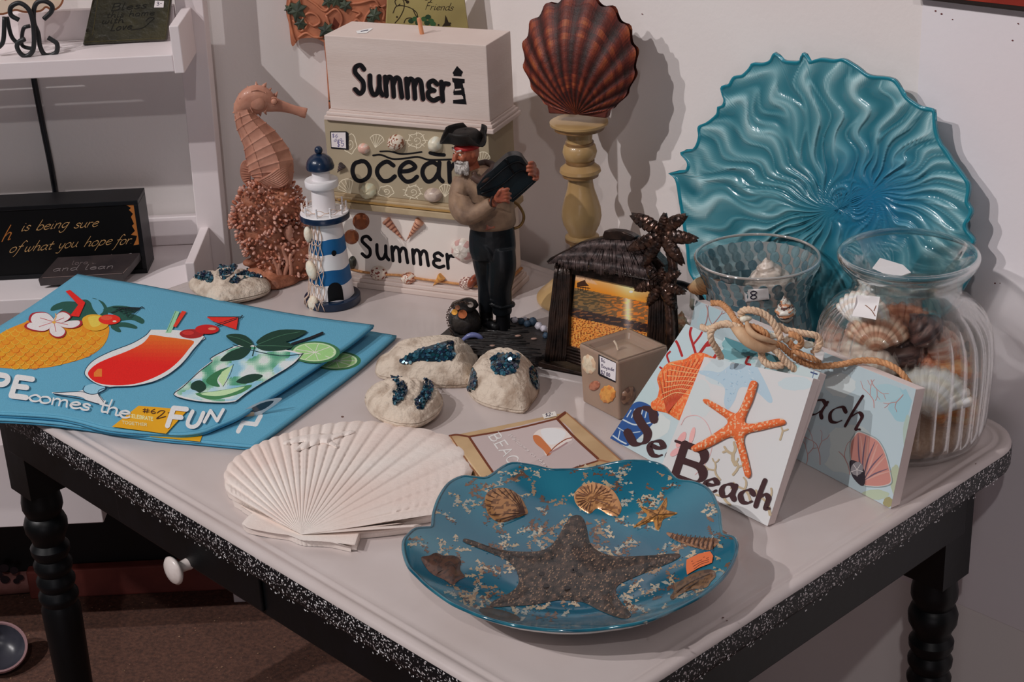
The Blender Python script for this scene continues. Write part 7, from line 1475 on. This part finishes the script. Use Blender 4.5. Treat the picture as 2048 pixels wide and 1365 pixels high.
for l in ([(455, 672), (480, 678), (506, 690)], [(514, 690), (560, 672), (600, 664)], [(514, 692), (550, 692), (584, 694)]): a.stroke(l, .9, (60, 104, 80))
a.stroke([(584, 688), (620, 676), (645, 666)], 4.5, (16, 18, 24)); a.stroke([(510, 692), (505, 712)], 2.2, (18, 54, 44), sm=0)
for l in ([(466, 694), (440, 706), (420, 718), (424, 724), (398, 744), (366, 774), (347, 789), (366, 798), (410, 805), (460, 806), (472, 803), (500, 782), (556, 748), (588, 728), (606, 707)], [(466, 690), (500, 700), (560, 712), (606, 708)]): a.stroke(l, 1.5, (12, 44, 52), sm=3)
W_ = (198, 212, 222)
text(a, 'PE', (-30, 785), (54, 796), 19.5, 11, W_, up=(.34, -1), sp=.2)
text(a, 'comes', (56, 801), (178, 822), 13, 4.2, W_, up=(.3, -1), slant=0, nib=(.7, .5), sp=.02); text(a, 'the', (196, 822), (258, 838), 14, 4.4, W_, up=(.3, -1), nib=(.7, .5), sp=.02)
text(a, 'F', (330, 852), (362, 855), 19, 10, W_, up=(.35, -1)); text(a, 'U', (368, 852), (398, 856), 16, 8, W_, up=(.45, -1)); text(a, 'N', (404, 845), (440, 842), 13, 6.5, W_, up=(.55, -1))
a.out('cocktail_print', M_tw, t1, 'printed pineapple, hurricane and mojito drinks')
a = Art(lambda x, y, h: at(x, y, zf1(x, y) + h), .0016)
og_ = (206, 146, 28); a.fill([(277, 812), (376, 820), (332, 868), (224, 854)], og_, step=20); text(a, 'CELEBRATE', (258, 835), (306, 842), 3.4, 1.5, (210, 200, 150)); text(a, 'TOGETHER', (244, 848), (294, 853), 2.8, 1.3, (200, 190, 140))
text(a, '#6', (286, 826), (312, 828), 4.5, 1.3, (70, 40, 30)); text(a, '2-', (312, 838), (348, 830), 7, 1.7, (70, 40, 30)); a.out('paper_band', M_pr, t1, 'orange paper band with handwritten price')
a = Art(lambda x, y, h: at(x, y, zf2(x, y) + h), 1e-4, step=11); lime(672, 722, 50, 19); a.out('cocktail_print', M_tw, t2, 'printed lime slice')
a = Art(lambda x, y, h: at(x, y, zf2(x, y) + h), 1e-4, step=11)
text(a, 'N', (470, 866), (520, 846), 10, 9, W_, up=(.55, -1)); a.out('lettering', M_tw, t2, 'white lettering')
a = Art(lambda x, y, h: at(x, y, zf2(x, y) + h), .0008); a.fill([(296, 868), (408, 862), (400, 884), (300, 874)], og_, step=20); a.out('paper_band', M_pr, t2, 'orange paper band')
# plastic tag holder standing at the edge of the upper towel
tg = [at(478, 838, T + .012), at(500, 846, T + .012), vp(560, 798, at(530, 840), 0), vp(552, 795, at(530, 838), 0)]
a = Art(lambda x, y, h: vp(x, y, at(515, 842), -h)); a.fill([(476, 838), (480, 826), (520, 804), (562, 796), (556, 806), (530, 824), (500, 844), (484, 846)], (150, 160, 166), sm=3); a.fill([(486, 828), (520, 808), (548, 802), (530, 818), (506, 826)], (24, 34, 46), sm=3); a.fill([(478, 842), (486, 830), (508, 824), (504, 838), (488, 846)], (176, 150, 122), sm=3); a.out('plastic_tag', mat('tag_clear', rough=.15, coat=1), t1, 'clear plastic tag clip')

# ================================================ BEACH SIGNS AND THEIR ROPES
def signplane(bl, br, lean, z0=T):
    b0, b1 = at(*bl, z0), at(*br, z0); u = (b1 - b0).normalized(); n0 = V((u.y, -u.x, 0)); n0 = n0 if n0.y < 0 else -n0
    up = (UZ * cos(lean) - n0 * sin(lean)).normalized(); n = u.cross(up).normalized(); n = n if n.dot(CAM - b0) > 0 else -n
    return b0, n, u, up
M_cv = mat('sign_edge', (196, 184, 180), (186, 172, 168), rough=.7, ns=12)
M_sp2 = mat('sign_print', rough=.5, coat=.12)
def sign(label, corners, lean, th, art, grp='beach signs leaning on each other', base=None):
    (bl, br, tr, tl) = corners; P0, n, u, up = signplane(bl, br, lean); P0 = P0 + UZ * (.0004 + th * sin(lean))
    f = lambda x, y, h=0: hit(x, y, P0, n, h)
    t = thing('beach_sign', (f(*bl) + f(*br)) / 2, label, 'sign', grp)
    q = [f(*bl), f(*br), f(*tr), f(*tl)]; MB().prism(q, n, th).build('board', M_cv, t, smooth=0, bevel=.0008, zmin=T + .0003)
    a = Art(f, clip=corners); a.k = 1.08; art(a); a.out('print', M_sp2, t, smooth=0); return t, f, n, u, up
pale = (184, 202, 208); maroon = (58, 26, 30)
def wash(a, blobs):
    for x, y, rx, ry, c in blobs:
        c = tuple(lerp(p, q, 0.85) for p, q in zip((196, 208, 212), c))
        a.fill([(x + rx * cos(t) * (1 + .25 * noise.noise(V((cos(t) * 2 + x, sin(t) * 2, 0)))), y + ry * sin(t) * (1 + .25 * noise.noise(V((cos(t) * 2, sin(t) * 2 + y, 4))))) for t in np.linspace(0, 2 * pi, 25)[:24]], c)
def coral(a, x, y, L, ang, w, c, d=3, rgn=None, spread=.55):
    rgn = rgn or rs(int(x + y)); x2, y2 = x + L * sin(ang), y - L * cos(ang); m = ((x + x2) / 2 + rgn.uniform(-L, L) * .12, (y + y2) / 2 + rgn.uniform(-L, L) * .08)
    a.stroke([(x, y), m, (x2, y2)], w, c)
    if d > 0:
        for s in (-1, 1):
            if d < 2 and rgn.random() < .25: continue
            coral(a, x2, y2, L * rgn.uniform(.6, .8), ang + s * rgn.uniform(.6, 1.2) * spread, w * .8, c, d - 1, rgn, spread)
    return a
# back sign ("Beach", wide)
C_A = ((1350, 790), (1781, 1018), (1832, 779), (1392, 601))
def art_a(a):
    a.fill([C_A[0], C_A[1], C_A[2], C_A[3]], pale)
    wash(a, [(1420, 640, 26, 26, (176, 204, 212)), (1800, 810, 22, 34, (150, 194, 206)), (1770, 786, 34, 18, (166, 200, 208)), (1680, 770, 30, 24, (202, 212, 212)), (1700, 900, 60, 50, (200, 212, 210)), (1640, 890, 22, 40, (184, 200, 206)), (1815, 870, 9, 40, (170, 190, 176)), (1790, 960, 10, 30, (172, 182, 150)), (1750, 990, 28, 10, (176, 190, 160)), (1776, 1005, 10, 10, (150, 140, 90))])
    pk_ = (196, 142, 136)
    for x, y, L, an, d in ((1748, 816, 26, -.3, 2), (1742, 760, 22, 2.6, 2), (1806, 790, 20, -2.4, 2), (1640, 930, 30, -.1, 3), (1610, 935, 26, .2, 2), (1700, 950, 32, -.3, 2), (1420, 690, 40, .1, 2), (1406, 660, 30, .3, 1)): coral(a, x, y, L, an, 1.5, pk_, d)
    text(a, 'ach', (1612, 826), (1716, 862), 35, 8.2, maroon, up=(.55, -1), nib=(.45, .22), sp=.28)
    # shell
    sh_o = [(1702, 888), (1708, 876), (1716, 866), (1726, 868), (1740, 874), (1754, 882), (1764, 896), (1772, 916), (1780, 950), (1780, 966), (1762, 972), (1742, 972), (1726, 968), (1712, 944), (1702, 916)]
    a.fill([tuple(lerp(np.array([1738., 930.]), np.array(p, float), 1.07)) for p in sh_o], (150, 164, 166), sm=3); a.fill([tuple(lerp(np.array([1738., 930.]), np.array(p, float), 1.03)) for p in sh_o], (206, 196, 190), sm=3); a.fill(sh_o, (196, 136, 126), sm=3)
    for e in ((1716, 868), (1732, 872), (1750, 884), (1766, 908), (1776, 938)): a.stroke([(1726, 964), (lerp(1726, e[0], .5) - 3, lerp(964, e[1], .5) - 2), e], 3.0, (112, 92, 108), taper=.7); a.stroke([(1730, 962), (lerp(1730, e[0], .5) + 3, lerp(962, e[1], .5)), (e[0] + 5, e[1] + 5)], 3.5, (206, 158, 146), taper=.6)
    a.fill([(1700, 922), (1714, 924), (1728, 940), (1730, 966), (1722, 972), (1706, 956), (1700, 938)], (56, 50, 58), sm=4); a.disc(1714, 938, 12, 14, (150, 146, 150), n=14, rot=.4)
    for t in np.linspace(0, 2 * pi, 6)[:5]: a.stroke([(1714, 940), (1714 + 12 * cos(t + .3), 940 + 13 * sin(t + .3))], 2.6, (226, 220, 218), sm=0, taper=.5)
tA, fA, nA, uA, pA_ = sign('wide pale blue beach sign with a pink shell, at the back against the glass jar', C_A, radians(12), .013, art_a)
# teal sign behind the front one
C_T = ((1362, 905), (1548, 1004), (1640, 746), (1449, 674))
def art_t(a):
    a.fill(list(C_T), (190, 206, 208)); wash(a, [(1500, 705, 60, 26, (92, 152, 160)), (1470, 690, 26, 14, (120, 176, 182)), (1560, 730, 40, 14, (150, 190, 196))])
    a.fill([(1449, 674), (1480, 672), (1520, 690), (1560, 700), (1570, 716), (1540, 726), (1500, 712), (1470, 700)], (78, 136, 146), sm=4)
    for y in (745, 762, 778): a.stroke([(1622 - (y - 745) * .3, y), (1634 - (y - 745) * .3, y + 4)], 3, (50, 66, 110), sm=0)
    a.stroke([(1628, 742), (1622, 770), (1616, 790)], 1.4, (90, 110, 150))
P0t, nt0, ut0, upt0 = signplane((1318, 945), (1535, 1054), radians(28)); P0t = P0t + UZ * .0058
def sign_off(label, C, P0, n, th, art, off):
    P = P0 - n * off; f = lambda x, y, h=0: hit(x, y, P, n, h); t = thing('beach_sign', (f(*C[0]) + f(*C[1])) / 2, label, 'sign', 'beach signs leaning on each other')
    MB().prism([f(*c) for c in C], n, th).build('board', M_cv, t, smooth=0, bevel=.0008, zmin=T + .0003); a = Art(f, clip=C); a.k = 1.08; art(a); a.mb.build('print', M_sp2, t, smooth=0, zmin=T + .0006); return t, f
# front sign ("Beach", starfish)
C_F = ((1318, 945), (1535, 1053), (1627, 757), (1409, 714))
star = [(1501, 764), (1510, 762), (1515, 768), (1512, 782), (1504, 806), (1494, 828), (1490, 844), (1500, 848), (1520, 845), (1548, 839), (1564, 838), (1571, 844), (1568, 850), (1548, 855), (1520, 862), (1500, 866), (1490, 872), (1488, 886), (1494, 910), (1500, 936), (1502, 950), (1497, 957), (1490, 952), (1484, 930), (1476, 900), (1468, 878), (1456, 876), (1436, 886), (1412, 898), (1392, 904), (1382, 899), (1386, 892), (1408, 880), (1436, 862), (1454, 848), (1452, 838), (1436, 826), (1416, 812), (1406, 804), (1408, 798), (1418, 800), (1440, 812), (1462, 824), (1474, 826), (1484, 808), (1494, 782)]
def art_f(a):
    a.fill(list(C_F), (210, 210, 210)); wash(a, [(1440, 745, 34, 28, (196, 210, 214)), (1590, 768, 34, 14, (196, 210, 214)), (1400, 800, 22, 40, (204, 212, 212))])
    a.fill([(1398, 742), (1420, 742), (1440, 745), (1462, 730), (1490, 722), (1510, 728), (1520, 745), (1532, 768), (1545, 800), (1538, 806), (1520, 790), (1504, 778), (1480, 776), (1470, 800), (1456, 820), (1448, 806), (1450, 780), (1440, 766), (1415, 754), (1400, 748)], (176, 200, 214), sm=4)
    rg = rs(3)
    for k in range(90):
        x, y = rg.uniform(1400, 1545), rg.uniform(726, 816)
        if inpoly(x, y, [(1398, 742), (1440, 745), (1490, 722), (1545, 800), (1504, 778), (1480, 776), (1456, 820), (1450, 780)]): a.stroke([(x, y), (x + rg.uniform(-4, 4), y + rg.uniform(-3, 3))], 1.4, rg.choice([(200, 214, 222), (150, 184, 206)]), sm=0)
    a.stroke([(1362, 850), (1372, 835), (1395, 832), (1414, 848), (1424, 880), (1420, 910), (1405, 935), (1390, 950)], 1.4, (222, 178, 178)); a.disc(1362, 880, 7, 18, (226, 168, 166), n=12, rot=.5); a.disc(1384, 872, 5, 18, (230, 176, 172), n=12, rot=.25); a.disc(1350, 905, 6, 12, (226, 170, 170), n=12, rot=.9)
    tn = (186, 168, 138)
    for x, y, L, an, d, w in ((1590, 905, 26, -.2, 3, 5), (1560, 880, 20, .3, 2, 4), (1606, 860, 22, -.4, 2, 3.5), (1470, 930, 24, -.2, 2, 7), (1466, 950, 20, .6, 2, 5), (1440, 960, 24, -.5, 2, 4), (1560, 980, 28, -.3, 2, 6), (1500, 1000, 26, -.5, 2, 5), (1540, 1030, 30, -.3, 2, 6), (1460, 1010, 24, -.7, 1, 5), (1580, 960, 26, -.1, 2, 4)):
        if inpoly(x, y, C_F): coral(a, x, y, L * .9, an, w, tn, d, spread=.8)
    a.h += 1e-4; 
    text(a, 'B', (1338, 950), (1402, 972), 34, 19, maroon, up=(.33, -1), nib=(.32, .2), serif=.35); text(a, 'each', (1404, 980), (1536, 1020), 27, 12, maroon, up=(.33, -1), nib=(.3, .28), serif=.25, sp=.26)
tF, fF, nF2, uF, pF_ = sign('front beach sign with an orange starfish on white and tan coral', C_F, radians(28), .0115, art_f)
a = Art(lambda x, y, h: fF(x, y, h), .002); a.fill(star, lambda x, y: (206, 96, 48) if noise.noise(V((x * .22, y * .22, 2))) < .22 else (228, 160, 126), sm=3, step=2.6, dome=.0042, dw=6); a.out('starfish', mat('starfish_v', rough=.6, bump=.6, bs=500), tF, 'orange starfish', smooth=1.2)
tT, fT = sign_off('teal edged beach sign wedged just behind the starfish sign', C_T, P0t, nt0, .011, art_t, .0165)
# sea sign
C_S = ((1220, 877), (1405, 980), (1535, 724), (1372, 648))
def art_s(a):
    a.fill(list(C_S), (186, 204, 208)); wash(a, [(1290, 800, 26, 40, (180, 202, 204)), (1340, 720, 24, 30, (176, 204, 210)), (1300, 850, 40, 30, (206, 214, 212)), (1480, 720, 30, 12, (160, 196, 200))])
    rd_ = (170, 28, 30)
    for pts, w in (([(1394, 716), (1386, 690), (1380, 668), (1384, 652)], 5), ([(1386, 690), (1400, 672), (1406, 660)], 4), ([(1364, 712), (1356, 690), (1350, 680)], 5), ([(1396, 712), (1412, 690), (1424, 676), (1420, 664)], 6), ([(1412, 692), (1428, 690), (1430, 698)], 5), ([(1424, 722), (1440, 700), (1456, 690), (1478, 688)], 6), ([(1340, 730), (1334, 712), (1340, 704)], 4), ([(1440, 704), (1450, 712)], 4), ([(1330, 742), (1320, 735)], 4), ([(1498, 712), (1492, 726), (1500, 730)], 5), ([(1400, 720), (1380, 720), (1360, 728)], 8)): a.stroke(pts, w, rd_)
    a.fill([(1220, 877), (1224, 862), (1240, 838), (1262, 812), (1275, 804), (1290, 806), (1306, 816), (1318, 830), (1304, 850), (1282, 872), (1262, 888), (1250, 892)], (32, 78, 142), sm=3)
    for k in range(6): a.stroke([(1254 + 9 * k, 838 - abs(k - 2.5) * 1.5), (1262 + 8 * k, 816 + abs(k - 2.5) * 2)], 2.2, (190, 204, 214), sm=0)
    a.stroke([(1246, 840), (1270, 850), (1300, 846), (1314, 836)], 3, (190, 204, 214)); a.stroke([(1236, 856), (1256, 866), (1280, 864)], 2, (170, 190, 208)); a.stroke([(1226, 872), (1240, 882), (1252, 888)], 3, (190, 204, 214)); a.stroke([(1240, 862), (1236, 880)], 2, (190, 204, 214))
    a.h += 3e-4
    text(a, 'S', (1246, 876), (1294, 900), 38, 18, maroon, up=(.36, -1), nib=(.3, .22)); text(a, 'ea', (1292, 903), (1362, 938), 30, 12.5, maroon, up=(.40, -1), nib=(.3, .28), sp=.24)
tS, fS, nS, uS, pS_ = sign('Sea sign with an orange scallop and red coral, left of the starfish sign', C_S, radians(33), .0115, art_s)
orsh = [(1372, 718), (1386, 708), (1404, 706), (1420, 712), (1432, 722), (1424, 748), (1412, 780), (1398, 812), (1384, 838), (1370, 846), (1352, 838), (1332, 826), (1306, 820), (1302, 806), (1314, 796), (1318, 776), (1314, 760), (1320, 744), (1334, 728), (1352, 722)]
a = Art(lambda x, y, h: fS(x, y, h), 4e-3 * .2); a.fill(orsh, lambda x, y: (212, 92, 44) if noise.noise(V((x * .3, y * .16, 2))) < .1 else (226, 128, 78), sm=3, step=3, dome=.0030, dw=10); a.h += .0031
for k in range(13):
    e = np.array([lerp(1316, 1428, k / 12), lerp(752, 716, k / 12) - 12 * sin(pi * k / 12)]); a.stroke([(1334, 826), tuple(lerp(np.array([1334., 826.]), e, .5)), tuple(e)], 1.7, (168, 62, 34), taper=.5)
for k in range(7): a.stroke([(1322 + 3 * k, 800 - 12 * k), (1350 + 6 * k, 786 - 8 * k), (1380 + 6 * k, 790 - 8 * k)], 1.3, (238, 160, 110))
a.out('scallop_print', mat('scallop_v', rough=.5, bump=.4, bs=300), tS, 'orange scallop shell', smooth=1.2)
# ropes
M_rt = mat('rope_tan', (186, 138, 98), (158, 112, 76), rough=.9, ns=180, bump=.6, bs=600); M_rp = mat('rope_pale', (204, 176, 150), (182, 152, 126), rough=.9, ns=180, bump=.6, bs=600)
RA = fA(1500, 690); RFr = fF(1500, 735); 
def rq(x, y, o): return vp(x, y, RFr, o)
def rp_(name, par, pts, R, m, pitch=.013): MB_ = MB(); rope(MB_, [rq(*p) for p in pts], R, pitch, seg=7); return MB_.build(name, m, par, smooth=2)
rp_('hanging_rope', tA, [(1424, 606, .075), (1442, 608, .065), (1458, 622, .045), (1470, 640, .02), (1482, 652, .005), (1496, 668, -.006), (1520, 680, -.010), (1545, 686, -.010), (1562, 692, -.008), (1578, 706, -.002), (1600, 722, .004), (1630, 732, .006), (1660, 732, .008), (1690, 728, .010), (1720, 722, .012), (1750, 722, .010), (1778, 730, .006), (1800, 744, .002), (1814, 762, -.002), (1824, 777, .0)], .0032, M_rt)
rp_('hanging_rope', tS, [(1442, 716, .002), (1434, 700, -.006), (1424, 684, -.010), (1421, 668, -.010), (1428, 656, -.008), (1444, 650, -.006), (1462, 650, -.008), (1480, 656, -.010)], .0033, M_rp)
rp_('hanging_rope', tS, [(1404, 654, .012), (1412, 658, .002), (1424, 656, -.004), (1440, 649, -.006), (1458, 646, -.004)], .0032, M_rp)
rp_('hanging_rope', tT, [(1484, 636, .01), (1482, 626, .006), (1492, 620, .002), (1510, 622, -.002), (1530, 630, -.002), (1546, 646, -.004), (1556, 664, -.006), (1562, 680, -.008)], .0036, M_rp)
rp_('hanging_rope', tT, [(1556, 650, .004), (1570, 660, .002), (1590, 664, .002), (1612, 668, .002), (1632, 672, .004), (1640, 684, .004), (1636, 696, .002), (1626, 706, .002)], .0034, M_rp)
rp_('hanging_rope', tF, [(1616, 762, .004), (1604, 752, -.004), (1588, 738, -.010), (1570, 722, -.012), (1556, 706, -.012), (1544, 696, -.010), (1532, 694, -.008), (1524, 702, -.008), (1524, 716, -.010), (1534, 728, -.012), (1550, 732, -.012), (1566, 730, -.010)], .0036, M_rp)
rp_('hanging_rope', tF, [(1500, 652, -.006), (1514, 656, -.010), (1528, 664, -.014), (1534, 672, -.012), (1526, 672, -.006), (1512, 664, -.002), (1500, 656, -.004)], .0030, M_rt)
rp_('hanging_rope', tT, [(1580, 668, -.002), (1592, 672, -.008), (1602, 682, -.008), (1598, 694, -.004), (1586, 694, -.002), (1578, 684, -.002)], .0032, M_rt)
rp_('hanging_rope', tT, [(1584, 700, -.002), (1606, 710, -.004), (1626, 718, -.002), (1640, 722, .002)], .0030, M_rt)
# driftwood coloured leather twist at the knot
mb = MB()
K1 = cr([(1466, 650, -.004, 9), (1480, 664, -.012, 14), (1498, 680, -.016, 17), (1520, 692, -.016, 15), (1540, 694, -.012, 10), (1554, 686, -.008, 5)], 6); mb.tube([rq(p[0], p[1], p[2]) for p in K1], [p[3] * .00045 for p in K1], 14, flat=.8)
K2 = cr([(1494, 646, -.008, 4), (1498, 660, -.018, 6), (1512, 672, -.022, 6), (1534, 680, -.020, 5), (1552, 686, -.012, 3)], 6); mb.tube([rq(p[0], p[1], p[2]) for p in K2], [p[3] * .0005 for p in K2], 10)
mb.build('knot_wrap', mat('knot_wrap', (190, 160, 128), (166, 132, 102), rough=.6, ns=25, stretch=(3, 3, 1)), tS, smooth=2, label='smooth tan wrap around the knot')
mb = MB()
for (x, y, o, r) in ((1490, 638, .004, .004), (1546, 672, -.006, .0035), (1576, 680, .002, .004), (1616, 690, .002, .004), (1592, 708, .0, .003)): mb = MB(); mb.ball(rq(x, y, o), 1, 10, X=V((r * 1.5, 0, 0)), Y=V((0, r, 0)), Z=V((0, 0, r * .8)), fn=lambda a, b: 1 + .15 * cos(3 * b)); mb.build('small_shell', mat('cream_shell', (216, 204, 186)), tT, smooth=2)
mb = MB(); mb.prism([rq(1626, 700, .0), rq(1650, 706, .0), rq(1646, 724, -.002), rq(1630, 716, -.002)], -pdp, .008); mb.build('white_toggle', mat('toggle_white', (206, 198, 196), rough=.5), tT, smooth=0, bevel=.001)
